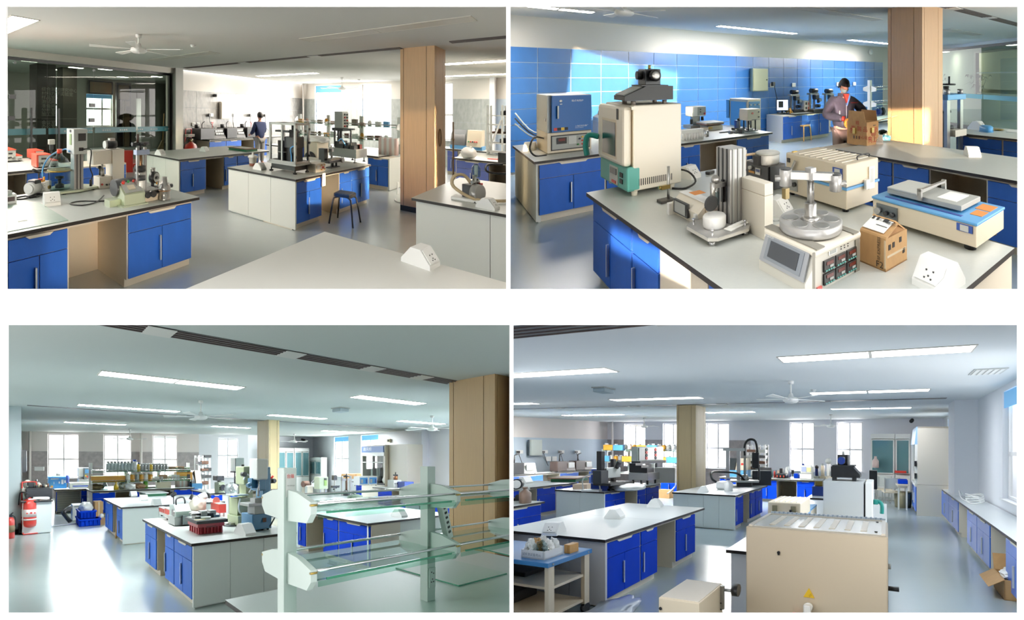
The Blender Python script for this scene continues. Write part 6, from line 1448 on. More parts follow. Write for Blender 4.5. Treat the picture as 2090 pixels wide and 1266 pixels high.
t.part('column', Bx(a, c, .06, a+.14, c+.17, hc, .005), m_alu)
for k in range(3): t.part('groove', Bx(a-.003, c+.03+.05*k, .06, a+.003, c+.045+.05*k, hc), m_dark); t.part('groove', Bx(a+.02+.045*k, c-.003,.06, a+.035+.045*k, c+.003, hc), m_grey)
t.part('puck', Bl([(.075,.06), (.078,.075), (.078,.13), (.07,.14), (.03,.145)], (a-.1, c-.02+.06,0), 24), m_white2)
t.part('lens_arm', Bx(a-.1, c+.04, hc*.55, a, c+.08, hc*.6).cyl((a-.1, c+.06, hc*.42), (a-.1, c+.06, hc*.62), .02).ball((a-.08, c+.06, hc*.65), .03), m_steel); t.part('lens_ring', Bl([(.05,-.01), (.055,0), (.04,.01)], (a-.12, c+.05, hc*.38), 18, 'y'), m_dark)
t.part('syringe', Bc((a-.07, c+.05,.2), (a-.07, c+.05, hc*.5), .012), m_bottle); t.part('black_slot', Bx(a-.02, c+.06, hc*.35, a-.003, c+.08, hc*.62), m_black)
solid(R2, 'tissue', 'white tissue strip lying on the clear plate of the column rig', 'tissue', pu+.16, pv+.02,.862,12, Bx(0,0,0,.22,.06,.006).box(.03,.02,.006,.18,.05,.014), m_paper)
u, v, w, d, h = (1.694,1.949,0.074,0.251,0.368)
t = T(R2, 'foam_block', 'tall white foam block standing right of the aluminium column', 'block', u, v, .8,0); t.part('block', Bx(0,0,0, w, d, h*.78,.003), m_ivory); t.part('cap', Bx(0,0, h*.785, w, d, h, .003), m_ivory)
u, v, w, d, h = (2.463,2.763,0.204,0.348,0.23)
t = T(R2, 'black_controller', 'black control box with red rocker switch under the white cylinder', 'controller', u, v, .8,0)
t.part('body', Bx(0,0,0, w, d, h, .006), m_black); t.part('front', Bx(-.012,.01,.01,.0, d-.01, h-.01), m_dark); lp(t, 'switch_plate', d*.2, h*.15, d*.6, h*.42, m_lgrey, -.012); lp(t, 'rocker', d*.24, h*.2, d*.34, h*.38, m_red, -.018); lp(t, 'sticker', d*.35, h*.55, d*.55, h*.82, m_paper, -.012); lp(t, 'sticker', d*.36, h*.66, d*.54, h*.78, m_label, -.016,.002); lp(t, 'gold_label', d*.6, h*.55, d*.85, h*.64, m_gold, -.012); t.part('knob', Bc((-.012, d*.75, h*.78), (-.04, d*.75, h*.78), .018), m_lgrey)
t = T(R2, 'spin_coater', 'white cylindrical chamber with side clamp on the black control box', 'chamber', u+w*.4, v+d*.35,.8+h, 0)
t.part('drum', Bl([(.11,0), (.115,.02), (.115,.1), (.105,.115), (.03,.12)], n=26), m_white2); t.part('rim', Bl([(.118,.095), (.12,.105), (.112,.112)], n=26), m_lgrey); t.part('clamp', Bx(-.15,-.03,.0,-.1,.04,.09), m_char)
t.part('rod', Bc((-.2,.1,-.05), (-.2,.1,.14), .016), m_white2); t.part('arm', Bc((-.26,.1,.09), (-.08,.08,.09), .013), mat('pale_wood_rod', 'd8c1a0', .6))
t = T(R2, 'petri_device', 'low round cream dish device behind the aluminium column', 'dish', 2.815,3.413,.86,0); t.part('dish', Bl([(.11,0), (.115,.05), (.1,.07), (.09,.05)], n=22), m_ivory); t.part('core', Bc((0,0,.04), (0,0,.09), .03), m_char)
solid(R2, 'black_adapter', 'small black adapter block left of the black control box', 'adapter', 2.401,3.684,.8,20, Bx(-.05,-.03,0,.05,.03,.035,.008), m_black)
cable(R2, 'black mains cord looping right of the oven', [(ou+ow, ov+.2,.95), (ou+ow+.1, ov+.05,.93), (ou+ow+.12, ov-.06,.85), (ou+ow+.0, ov-.08,.81), (ou+ow-.1, ov+.0,.81)], .01, None, 'mains_lead', 'cord')
cable(R2, 'thin grey cable loop on the bench behind the turntable device', [(1.964,2.166,.805), (2.025,2.114,.805), (1.99,2.017,.805), (1.908,1.992,.805), (1.863,2.054,.805)], .006, m_grey)
# incubator
u, v, w, d, h = (2.511,1.913,0.441,0.682,0.38)
t = T(R2, 'shaking_incubator', 'beige lidded shaking incubator with light blue belt line', 'incubator', u, v, .8,0)
t.part('lower', Bx(0,0,.025, w, d, h*.47,.008), m_beige); t.part('belt', Bx(-.006,-.006, h*.47, w+.006, d+.006, h*.52), m_sky); t.part('lid', Bx(0,0, h*.52, w, d, h, .01), m_beige)
for k in range(8): t.part('lid_rib', Bx(.03, d*(.1+.1*k), h, w-.03, d*(.12+.1*k), h+.006), m_beige2)
feet(t, w, d, .03,.025)
lp(t, 'panel', d*.78, h*.14, d*.95, h*.42, m_grey);
for y in (.82,.9): t.part('knob', Bc((-.006, d*y, h*.3), (-.03, d*y, h*.3), .02), m_char)
t.part('strut', Bc((-.02, d*.93, h*.4), (-.02, d*.8, h*.86), .012).cyl((-.02, d*.93, h*.4), (.0, d*.93, h*.4), .016), m_grey); lp(t, 'grip_hole', d*.92, h*.78, d*.97, h*.88, m_char)
lp(t, 'rating_plate', d*.06, h*.68, d*.2, h*.9, m_label); lp(t, 'rating_text', d*.09, h*.7, d*.17, h*.88, m_lgrey, -.006,.002)
fp(t, 'latch', w*.5, h*.4, w*.62, h*.6, m_white2,-.006,.025); fp(t, 'paper_strip', w*.66, h*.36, w*.84, h*.85, m_paper, 0,.01); fp(t, 'rule_lines', w*.7, h*.5, w*.8, h*.8, m_lgrey, -.01,.001)
t.part('top_handle', B().tube([(w*.5, d*.08, h), (w*.5, d*.08, h+.03), (w*.9, d*.1, h+.03), (w*.9, d*.1, h)], .006), m_char); t.part('yellow_dot', Bx(.05, d*.93, h, .1, d*.96, h+.008), m_yell)
# shaker
u, v, w, d, h = (2.527,0.96,0.462,0.727,0.186)
t = T(R2, 'orbital_shaker', 'long beige shaker with blue top, clamp bar platform and grey knob panel', 'shaker', u, v, .8,0)
t.part('body', Bx(0,0,.035, w, d, h*.9,.006), m_beige); t.part('top', Bx(-.006,-.006, h*.9, w+.006, d+.006, h, .006), m_sky); feet(t, w, d, .04,.035, None, .06)
pn = t.part('panel', Bx(-.008, d*.72, h*.28,0, d*.95, h*.78), mat('slate_panel', '6b7478', .5))
for y in (.76,.83): t.part('knob', Bc((-.008, d*y, h*.5), (-.035, d*y, h*.5), .016), m_black, None, pn)
t.part('knob', Bc((-.008, d*.915, h*.55), (-.05, d*.91, h*.55), .022), m_steel, 'chrome rotary knob', pn)
lp(t, 'screw', d*.97, h*.6, d*.985, h*.66, m_white2)
lp(t, 'rating_plate', d*.03, h*.62, d*.16, h*.86, m_label); lp(t, 'rating_text', d*.06, h*.64, d*.13, h*.84, m_lgrey, -.006,.002)
t.part('slot', Bx(w*.1, d*.15, h, w*.16, d*.9, h+.003), m_navy)
t.part('platform', Bx(w*.22, d*.18, h+.015, w*.9, d*.92, h+.05,.004), m_grey); t.part('platform_top', Bx(w*.22, d*.6, h+.05, w*.9, d*.92, h+.062,.003), m_lgrey); t.part('sticker', Bx(w*.35, d*.26, h+.05, w*.8, d*.44, h+.053), m_paper)
t.part('pillar', Bx(w*.3, d*.3, h, w*.8, d*.8, h+.016), m_dark); t.part('clamp_bar', Bx(w*.14, d*.53, h+.09, w*.98, d*.56, h+.105).box(w*.14, d*.53, h+.03, w*.19, d*.57, h+.11).box(w*.93, d*.53, h+.03, w*.98, d*.57, h+.11), m_steel)
t.part('warning_label', Bx(w*.3, d*.03, h, w*.55, d*.13, h+.003).box(w*.6, d*.03, h, w*.9, d*.16, h+.003), mat('orange_label'))
# small carton with print
u, v, w, d, h = (1.918,1.197,0.223,0.169,0.18)
t = T(R2, 'small_carton', 'small used brown carton with taped top and printed F2 beside the turntable device', 'carton', u, v, .8,0)
t.part('walls', Bx(0,0,0, w, k_, h).box(0, d-k_, 0, w, d, h).box(0, k_, 0, k_, d-k_, h).box(w-k_, k_, 0, w, d-k_, h).box(0,0,0, w, d, k_), m_card)
t.part('flap', B().hexa([(0,0, h), (w*.08,0, h), (w*.08, d, h), (0, d, h)], [(w*.02,-.0, h+.01), (w*.62,-.0, h+.055), (w*.62, d, h+.055), (w*.02, d, h+.01)]), m_card)
t.part('flap', B().hexa([(w*.94,.01, h), (w, .01, h), (w, d, h), (w*.94, d, h)], [(w*.55,.02, h+.06), (w*.6,.02, h+.065), (w*.6, d, h+.065), (w*.55, d, h+.06)]), m_card)
t.part('inner_flap', B().hexa([(.01,.01, h), (w-.01,.01, h), (w-.01,.02, h), (.01,.02, h)], [(w*.4,.03, h+.035), (w*.7,.03, h+.04), (w*.7,.04, h+.04), (w*.4,.04, h+.035)]), m_cin)
t.part('shipping_label', B().hexa([(w*.08, d*.15, h+.0185), (w*.55, d*.15, h+.054), (w*.55, d*.97, h+.054), (w*.08, d*.97, h+.0185)], [(w*.075, d*.15, h+.022), (w*.545, d*.15, h+.0575), (w*.545, d*.97, h+.0575), (w*.075, d*.97, h+.022)]), m_paper)
sl = Vector((w*.47,0,.0355)).normalized()
for k, (s_, y, x, z_) in enumerate((('▌▌▐▌', .93,.4,.03), ('收件人 实验室', .75,.38,.018), ('▬▬▬▬▬', .6,.2,.014), ('北京', .35,.35,.03))): t.part('label_print', text_b(s_, z_, (w*.08+sl.x*w*x, d*y, h+.0235+sl.z*w*x), (0,-1,0), sl), m_char)
t.part('print', text_b('SF EXPRESS', .026, (-.003, d*.2, h*.3), (0,0,1), (0,1,0)), mat('black_ink', '2a221c', .8)); t.part('print', text_b('F2', .05, (-.003, d*.36, h*.08), (0,-1,0), (0,0,1)), mat('black_ink'))
for k, (x, z) in enumerate(((.12,.62), (.3,.64), (.62,.7), (.78,.3))): fp(t, 'printed_mark', w*x, h*z, w*(x+.1), h*(z+.16), mat('black_ink'), 0,.002)
fp(t, 'tape', w*.05, h*.4, w*.95, h*.47, mat('clear_tape', 'd9c3a0', .25), 0,.002); lp(t, 'tape', d*.0, h*.1, d*.06, h*.95, mat('clear_tape'), 0,.002)
# turntable device with touch screen
ua, va, wa, da, ha = (1.42,1.31,0.414,0.373,0.205)
t = T(R2, 'turntable_device', 'grey turntable polishing device with tilted touch screen and six displays', 'polisher', ua, va, .8,0)
w, d, h = wa, da, ha
t.part('body', B().prism([(0,0), (w, 0), (w, h), (.06, h), (.0,.05)], 0, d, 'y'), mat('warm_grey_enamel', 'd2cfc4', .4)); t.part('top_cover', Bx(.04,-.01, h-.03, w+.01, d+.01, h+.01,.015), m_ivory)
sx = Vector((.06,0, h-.05)).normalized()
def slope(y, s, o=.0): p = Vector((.0, y, .05))+sx*s; return (p.x-o*sx.z, p.y, p.z+o*sx.x)
L_ = (h-.05)/sx.z
def sl_plate(y0, y1, s0, s1, o): return B().hexa([slope(y0, s0,0), slope(y1, s0,0), slope(y1, s1,0), slope(y0, s1,0)], [slope(y0, s0, o), slope(y1, s0, o), slope(y1, s1, o), slope(y0, s1, o)])
t.part('screen_frame', sl_plate(d*.08, d*.97, L_*.04, L_*.92,.012), mat('silver_bezel', 'a8adb3', .35,.3)); t.part('bezel_line', sl_plate(d*.16, d*.89, L_*.14, L_*.82,.014), mat('slate_bezel', '858d96', .35)); t.part('screen', sl_plate(d*.24, d*.82, L_*.24, L_*.74,.016), mat('dark_touch_screen', '43484e', .4, spec=.2))
t.part('bezel_text', text_b('TOUCH', .018, slope(d*.95, L_*.8,.016), (0,-1,0), sx), m_white2)
for k in (.05,.75): t.part('strap', Bx(w*(.0 if k < .5 else .9), -.006,0, w*(.1 if k < .5 else .99), .0, h), mat('warm_grey_strap', '8d897d', .5)); t.part('strap_top', Bx(w*(.12 if k < .5 else .84), -.012, h+.01, w*(.26 if k < .5 else .95), d+.01, h+.016), mat('warm_grey_strap'))
for r in range(2):
    for c in range(3):
        x0, z0 = w*(.26+.225*c), h*(.36-.32*r+.05)
        fp(t, 'meter', x0, z0, x0+w*.2, z0+h*.28, m_black, 0,.01); fp(t, 'digits', x0+w*.04, z0+h*.16, x0+w*.17, z0+h*.24, m_disp, -.01,.002); fp(t, 'digits_white', x0+w*.1, z0+h*.08, x0+w*.17, z0+h*.14, m_grey, -.01,.002)
        for q in range(4): fp(t, 'key', x0+w*(.02+.045*q), z0+h*.02, x0+w*(.05+.045*q), z0+h*.05, m_teal, -.01,.003)
fp(t, 'sticker', w*.36, h*.76, w*.52, h*.93, m_white2,0,.004); fp(t, 'sticker_text', w*.38, h*.78, w*.5, h*.91, m_grey, -.004,.001)
for q in range(3):
    for r in range(3): fp(t, 'led', w*(.6+.07*q), h*(.78+.06*r), w*(.615+.07*q), h*(.8+.06*r), m_dark, 0,.004)
fp(t, 'power_switch', w*.14, h*.02, w*.22, h*.12, m_red, 0,.01)
du, dv = w*.55, d*.52
zt = h+.016
t.part('turntable', Bl([(.17, zt), (.175, zt+.01), (.175, zt+.05), (.17, zt+.055)], (du, dv, 0), 40), m_alu)
for k in range(6):
    a = k*math.pi/3+.2; t.part('sample_well', Bc((du+.115*math.cos(a), dv+.115*math.sin(a), zt+.05), (du+.115*math.cos(a), dv+.115*math.sin(a), zt+.0565), .042, n=20), m_grey); t.part('well_rim', Bl([(.045, zt+.054), (.046, zt+.058), (.041, zt+.058)], (du+.115*math.cos(a), dv+.115*math.sin(a), 0), 20), m_steel)
t.part('hub', Bl([(.06, zt+.055), (.04, zt+.07), (.034, zt+.08), (.034, zt+.14), (.03, zt+.145)], (du, dv, 0), 20), m_steel); t.part('spindle', Bc((du, dv, zt+.14), (du, dv, zt+.29), .02), m_steel)
ta = Vector((.75,-.65,0)).normalized()
def pt(s, z, o=(0,0,0)): p = Vector((du, dv, z))+ta*s; return (p.x+o[0], p.y+o[1], p.z)
t.part('cross_arm', B().hexa([pt(-.13, zt+.28, (-.015,-.015)), pt(.13, zt+.27, (-.015,-.015)), pt(.13, zt+.27, (.015,.015)), pt(-.13, zt+.28, (.015,.015))], [pt(-.13, zt+.32, (-.015,-.015)), pt(.13, zt+.31, (-.015,-.015)), pt(.13, zt+.31, (.015,.015)), pt(-.13, zt+.32, (.015,.015))]), m_steel)
t.part('arm_block', Bx(du-.022, dv-.022, zt+.27, du+.022, dv+.022, zt+.34), m_alu)
for s, zz in ((-.14, zt+.33), (.14, zt+.3)): t.part('spindle_head', Bc(pt(s, zz-.09), pt(s, zz), .035, n=20), m_alu); t.part('head_cap', Bc(pt(s, zz), pt(s, zz+.008), .03, n=20), m_dark); t.part('head_screw', Bc(pt(s, zz-.05), pt(s+(-.06 if s < 0 else .06), zz-.05), .018), m_steel)
t.part('brass_valve', Bx(*pt(-.14, zt+.16), pt(-.14,0)[0]+.03, pt(-.14,0)[1]+.03, zt+.22), mat('brass'))
# masked person packing the carton (bay 2)
t = T(R2, 'person', 'person in dark padded jacket, red collar and face mask packing the carton', 'person', 5.7,4.42,.02,-32)
body = {'hip': (0,0,.92, (.16,.11)), 'belly': (0,0,1.08, (.17,.12)), 'chest': (0,.01,1.3, (.19,.13)), 'neck0': (0,.0,1.47, (.1,.085)), 'neck': (0,-.01,1.54,.055), 'head0': (0,-.02,1.6,.05),
        'lh': (-.09,0,.85,.1), 'lk': (-.1,-.01,.48,.068), 'la': (-.1,.02,.1,.05), 'lt': (-.1,-.13,.04,.042), 'rh': (.09,0,.85,.1), 'rk': (.1,-.01,.48,.068), 'ra': (.1,.02,.1,.05), 'rt': (.1,-.13,.04,.042),
        'ls': (-.2,0,1.42,.07), 'le': (-.36,-.06,1.17,.055), 'lw': (-.1,-.3,1.13,.038), 'rs': (.2,0,1.42,.07), 're': (.36,-.08,1.22,.055), 'rw': (.24,-.3,1.21,.038)}
hb, Rm = head_b((0,-.05,1.68), .38,.25)
lh_ = hand((-.085,-.31,1.13), (.8,-.5,-.25), -1,.7); rh_ = hand((.23,-.31,1.21), (-.5,-.8,-.15), 1,.5)
t.part('body', merge(skin_mesh(body, ed), hb, lh_, rh_), m_skin)
t.part('hair', hair_b((0,-.045,1.685), Rm, -.5,.12), m_hair)
jk = {k: body[k] for k in ('hip', 'belly', 'chest', 'neck0', 'ls', 'le', 'lw', 'rs', 're', 'rw')}; jk['neck0'] = (0,0,1.47, (.085,.08)); jk['hip'] = (0,0,.9, (.18,.14))
t.part('jacket', skin_mesh(grow(jk, .032), [('hip', 'belly'), ('belly', 'chest'), ('chest', 'neck0'), ('chest', 'ls'), ('ls', 'le'), ('le', 'lw'), ('chest', 'rs'), ('rs', 're'), ('re', 'rw')]), mat('charcoal_padded_cloth', '4a4650', .8, noise=.25, nscale=14))
t.part('collar', Bl([(.1,1.5), (.095,1.56), (.085,1.56)], (0,-.005,0), 20), mat('charcoal_padded_cloth'))
t.part('red_shirt', B().prism([(-.05,1.55), (.05,1.55), (.01,1.38)], -.185,-.12, 'y'), mat('red_cloth', 'c8402f', .8)); t.part('blue_lining', B().prism([(.05,1.56), (.075,1.53), (.01,1.34), (.0,1.37)], -.19,-.13, 'y'), mat('light_blue_cloth', '6f9ad0', .8))
t.part('zip', Bx(-.004,-.175,1.0,.004,-.165,1.36), m_lgrey); t.part('chest_logo', text_b('HONGDA', .03, (.07,-.19,1.39)), m_red)
for x in (-.13,.1): t.part('pocket', Bx(x, -.182,1.12, x+.012,-.16,1.26), m_lgrey)
t.part('cuff', Bc((-.13,-.27,1.135), (-.085,-.31,1.13), .045), m_red); t.part('cuff', Bc((.245,-.27,1.21), (.23,-.31,1.21), .045), m_red)
mk = B(); q = bmesh.ops.create_uvsphere(mk.bm, u_segments=24, v_segments=16, radius=1)
kill = []
for vv in q['verts']:
    x, y, z = vv.co
    if y > -.15 or z > -.02 or z < -.92: kill.append(vv)
    vv.co = Vector((x*.078, y*.118-.004, z*.118))
bmesh.ops.delete(mk.bm, geom=kill, context='VERTS'); bmesh.ops.solidify(mk.bm, geom=mk.bm.faces[:], thickness=.004)
for vv in mk.bm.verts: vv.co = Rm @ vv.co+Vector((0,-.05,1.68))
t.part('face_mask', mk, mat('mask_pale_green', 'c4dcd4', .8))
tr = {k: body[k] for k in ('hip', 'lh', 'lk', 'la', 'rh', 'rk', 'ra')}; tr['hip'] = (0,0,.9, (.15,.11))
t.part('trousers', skin_mesh(grow(tr, .024), [('hip', 'lh'), ('lh', 'lk'), ('lk', 'la'), ('hip', 'rh'), ('rh', 'rk'), ('rk', 'ra')]), mat('taupe_trouser_cloth', 'a0897c', .85, noise=.15, nscale=9))
for s in (-1,1): t.part('shoe', Bx(s*.1-.05,-.2,0, s*.1+.05,.08,.08,.03), m_black)
pr = R_(-32); TL = Vector((-.03,-.36,1.1))
t = T(R2, 'tape_roll', 'roll of amber packing tape held in the hand of the masked person', 'tape roll', 5.7+TL.x*math.cos(pr)-TL.y*math.sin(pr), 4.42+TL.x*math.sin(pr)+TL.y*math.cos(pr), 1.08,-32)
t.part('tape', Bl([(.05,-.025), (.085,-.025), (.085,.025), (.05,.025), (.05,-.025)], (0,0,0), 24, 'y'), mat('amber_tape', 'c98f35', .3)); t.part('core', Bl([(.046,-.024), (.05,-.024), (.05,.024), (.046,.024), (.046,-.024)], (0,0,0), 24, 'y'), m_lgrey)
# ================================================================== bay 3 objects
m_cool = mat('cool_grey_enamel', 'b9c4be', .45)
trolley_ext(R3, 'large red trolley fire extinguisher beside the grey pillar', 0.161,10.88,8)
t = T(R3, 'hand_extinguisher', 'small red hand extinguisher at the left frame edge before the grey pillar', 'fire extinguisher', -0.219,10.492,0)
t.part('tank', Bl([(.07,0), (.078,.02), (.078,.4), (.05,.46), (.025,.48)], n=20), m_red); t.part('valve', Bx(-.03,-.02,.48,.03,.02,.54).cyl((0,0,.54), (.05,0,.58), .012), m_black); t.part('label', Bl([(.0795,.14), (.0795,.3)], n=20), mat('green_red_label', '7f6a48', .6)); t.part('hose', B().tube([(.03,0,.52), (.09,0,.45), (.09,0,.25)], .01), m_rub)
# left wall bench
t = T(R3, 'black_tester', 'long black box tester on the left wall bench behind the extinguisher', 'tester', .08,10.828,.8,0)
t.part('cover', Bx(-.0,0,.02,.56,.7,.28,.01), m_black); t.part('top_plate', Bx(-.0,.0,.28,.5,.65,.3), m_char); feet(t, .56,.7)
t.part('motor', Bx(.05,.1,.3,.18,.3,.42,.01), m_char)
for k in range(6): t.part('weight', Bc((.22+.05*k, .1+.06*(k % 3), .3), (.22+.05*k, .1+.06*(k % 3), .36+.03*(k % 2)), .03), [m_dark, m_beige, mat('rusty_brown')][k % 3])
solid(R3, 'hose_bundle', 'coiled pale hose lying over the trolley extinguisher handle end of the bench', 'hose', .12,10.778,.8,0, B().tube([(0,0,.03), (.2,.02,.04), (.4,.0,.03), (.42,.03,.06), (.1,.03,.07)], .02), m_white2)
solid(R3, 'drill_bit_tray', 'brown tray of small tools at the corner of the left wall bench', 'tray', .36,10.778,.8,0, Bx(0,0,0,.2,.06,.03).cyl((.02,.03,.03), (.18,.03,.04), .012), mat('rusty_brown'))
for k in range(7):
    v_ = 10.748+1.0+k*.55; nm = ['reaction_vessel', 'white_beaker', 'clamp_unit'][k % 3]
    solid(R3, nm, '%s, number %s along the left wall bench' % (['cream round vessel', 'white plastic beaker', 'dark clamp unit'][k % 3], ['one', 'two', 'three', 'four', 'five', 'six', 'seven'][k]), 'lab ware', .15+.25*(k % 2), v_, .8,0, [Bl([(.08,0), (.12,.1), (.1,.24), (.04,.3)]), Bl([(.07,0), (.09,.26), (.085,.26)]), Bx(-.1,-.1,0,.1,.1,.1).cyl((0,0,.1), (0,0,.34), .03)][k % 3], [m_beige, m_white2, m_dark][k % 3], 'lab ware on the left wall bench')
t = T(R3, 'wall_cabinet', 'pale metal wall box with dark edge on the left wall', 'wall box', -.02,15.2,1.35,0); t.part('box', Bx(0,0,0,.14,1.2,.75), m_white2); t.part('door', Bx(.14,.05,.04,.16,1.15,.71), m_white2); t.part('edge', Bx(0,-.03,0,.15,0,.75), m_char)
solid(R3, 'switch_plate', 'white socket plate on the tiled wall under the riser pipe', 'switch', 0.632,20.488,1.33,-20, Bx(-.15,-.03,-.08,.25,0,.1), m_white2)
# blue chest and tester under the first window
u, v, w, d, h = (0.757,14.815,0.546,0.908,0.36)
t = T(R3, 'blue_oven', 'light blue cased instrument with white labels below the first window', 'instrument', u, v, .8,0)
d = .5
t.part('body', Bx(0,0,0, w, d, h, .01), mat('cyan_blue_enamel', '3f8fca', .4)); t.part('lid', Bx(-.02,-.02, h, w+.02, d, h+.03), mat('cyan_blue_enamel'))
fp(t, 'label', w*.55, h*.45, w*.63, h*.65, m_paper); fp(t, 'dial_panel', w*.7, h*.4, w*.82, h*.82, m_paper); fp(t, 'label', w*.86, h*.5, w*.96, h*.75, m_paper); fp(t, 'label', w*.28, h*.4, w*.31, h*.62, m_paper); fp(t, 'strap', w*.12, h*.86, w*.55, h*.95, m_beige); t.part('orange_clip', Bx(w*.12,-.03, h*.1, w*.25,0, h*.28), m_gold)
t = T(R3, 'motor_unit', 'white motor unit lying on top of the light blue instrument', 'motor', u+w*.25, v+.05,.83+h, 0); t.part('base', Bx(0,0,0, w*.5,.3,.04), m_lgrey); t.part('motor', Bc((.1,.12,.1), (w*.42,.12,.1), .07), m_white2)
u, v, w, d, h = (1.659,14.586,0.341,0.414,0.702)
t = T(R3, 'viscometer', 'white tester with grey display column left of the reagent shelves', 'tester', u, v, .8,0)
t.part('base', Bx(0,0,0, w, .5, h*.38,.01), m_lgrey); t.part('deck', Bx(0,0, h*.38, w, .5, h*.42), m_grey); t.part('head', Bx(.0,.1, h*.55, w*.48,.45, h, .01), m_white2); t.part('display_column', Bx(w*.5,.05, h*.42, w, .45, h, .01), mat('slate_panel')); fp(t, 'lcd', w*.58, h*.72, w*.92, h*.9, m_sky, .05); btn(t, w*.65, h*.6, m_yell, .05,.03); btn(t, w*.8, h*.55, m_red, .05,.03); t.part('sample', Bl([(.08, h*.42), (.1, h*.5), (.05, h*.55)], (w*.25,.2,0)), m_white2)
t = T(R3, 'printer', 'small white printer on the blue lined shelf between the instruments', 'printer', 1.363,14.492,.8,0); t.part('body', Bx(0,0,0,.7,.4,.2,.01), m_white2); fp(t, 'slot', .1,.06,.6,.1, m_navy); t.part('bottle', Bc((-.05,.1,.2), (-.05,.1,.45), .05), m_navy)
t = T(R3, 'radiator_grille', 'white perforated radiator cover under the first window bench', 'grille', 0.945,14.575,0,0)
gw = 0.774
t.part('panel', Bx(0,0,.02, gw, .02,.76), m_white)
hb_ = B()
for k in range(18):
    for q in range(9): hb_.box(gw*(k+.35)/18,-.004,.06+.077*q, gw*(k+.65)/18,.001,.085+.077*q)
t.part('holes', hb_, m_grey)
# reagent rack and its bottles
RV0 = RV+.55
L_ = 3.32; RU0 = 1.9
zr = (1.04,1.375)
shelf_rack(R3, 'long white reagent rack with two glass shelves before the windows', RU0, RV0,0, L_, zr, zr[1]+.3,4, dd=.5)
rnd = random.Random(8)
jar_m = [mat('grey_jar', '9a9c98', .4), m_white2, mat('amber_jar', 'd9982a', .4), m_yell, mat('clear_grey_jar', 'c0cbcb', .2), m_navy]
def jar(room, label, u, v, z, r, h, m, grp, cap=None):
    t = T(room, 'reagent_jar', label, 'jar', u, v, z, 0, grp)
    t.part('body', Bl([(r*.95,0), (r, .01), (r, h*.75), (r*.6, h*.86)], n=10), m); t.part('cap', Bc((0,0, h*.86), (0,0, h), r*.65, n=10), cap or m_white2); return t
for k in range(26):
    f = (k+.5)/26; z = zr[1]+.01; x = RU0+L_*(.14+.84*f)
    if f < .3: jar(R3, 'small clear bottle, %s at the left end of the upper reagent shelf' % od_[k], x, RV0-.12, z, .07,.34, jar_m[4], 'clear bottles on the upper shelf', m_grey)
    elif f < .4: jar(R3, 'tall white bottle with blue cap on the upper shelf' if f < .34 else 'yellow canister beside the blue capped bottle' if f < .38 else 'small amber bottle right of the yellow canister', x, RV0-.12, z, .1,.4 if f < .36 else .3, m_white2 if f < .34 else m_yell, 'mixed bottles on the upper shelf', m_navy)
    elif f < .72: jar(R3, 'grey labelled jar, %s in the upper row of the long rack' % od_[k-10] if k != 13 else 'yellow labelled jar in the grey row on the upper shelf', x, RV0-.12, z, .1,.27, m_yell if k == 13 else jar_m[0], 'grey jars on the upper shelf')
    else: solid(R3, 'flat_box', 'flat pale box, %s at the right part of the upper shelf' % od_[k-18], 'box', x, RV0-.2, z, 0, Bx(-.12,0,0,.12,.3,.1+.03*(k % 3), .004), [m_beige, mat('pale_green_box', 'b9c6a8', .6), mat('brown_box', 'a5805c', .7)][k % 3], 'flat boxes on the upper shelf')
for k in range(20):
    f = (k+.5)/20; z = zr[0]+.01; x = RU0+L_*(.05+.9*f)
    if f < .3:
        if k % 3 == 0: solid(R3, 'amber_tray', 'amber plastic tray, %s at the left of the lower reagent shelf' % od_[k//3], 'tray', x, RV0-.2, z, 0, Bx(-.25,0,0,.35,.35,.2,.01), m_gold, 'amber trays on the lower shelf')
    elif f < .62: jar(R3, '%s jar, %s in the lower reagent row' % (['grey', 'amber', 'white', 'amber'][k % 4], od_[k-6]), x, RV0-.12, z, .1,.27, [jar_m[0], jar_m[2], m_white2, jar_m[2]][k % 4], 'jars on the lower shelf')
    else: solid(R3, 'flat_box', 'folded pale carton, %s at the right of the lower reagent shelf' % od_[k-12], 'box', x, RV0-.2, z, 0, Bx(-.15,0,0,.15,.3,.1+.05*(k % 3), .004), [m_beige, m_white2, mat('brown_box'), mat('pale_green_box')][k % 4], 'folded cartons on the lower shelf')
for k in range(9):
    p = [(2.076,13.632), (2.348,13.723), (2.629,13.336), (2.973,13.634), (3.031,13.12), (3.433,13.389), (3.637,13.535), (3.923,13.645), (4.267,13.463)][k]
    lb = ['brown lump of samples at the left end of the reagent bench', 'glass flask left on the reagent bench', 'yellow sprayer on the reagent bench', 'white bag on the reagent bench', 'white crumpled bag beside the first one', 'brown paper parcel on the reagent bench', 'green bottle on the reagent bench', 'black flat tool on the reagent bench', 'beige box at the right on the reagent bench'][k]
    solid(R3, ['sample_bag', 'flask', 'sprayer', 'plastic_bag', 'plastic_bag', 'parcel', 'spray_bottle', 'flat_tool', 'box'][k], lb, 'bench clutter', *p, .8,0, [B().blob((0,.1,.08), .25,.12,.1,.2,3), Bl([(.1,0), (.1,.1), (.03,.25), (.03,.3)]), Bl([(.08,0), (.08,.12), (.02,.2), (.05,.25)]), B().blob((0,.1,.1), .22,.15,.14,.3,5), B().blob((0,.1,.09), .2,.15,.12,.3,6), B().blob((0,.1,.08), .22,.12,.1,.2,7), Bl([(.08,0), (.08,.2), (.02,.3)]), Bx(-.2,0,0,.2,.1,.03), Bx(-.25,0,0,.25,.2,.2)][k], [mat('olive_brown', '8a7c58', .8), m_bottle, m_yell, m_white2, m_white2, mat('brown_box'), mat('green_bottle', '6fb03a', .4), m_black, m_beige][k], 'clutter on the reagent bench')
ru0 = 4.814; ru1 = 5.092
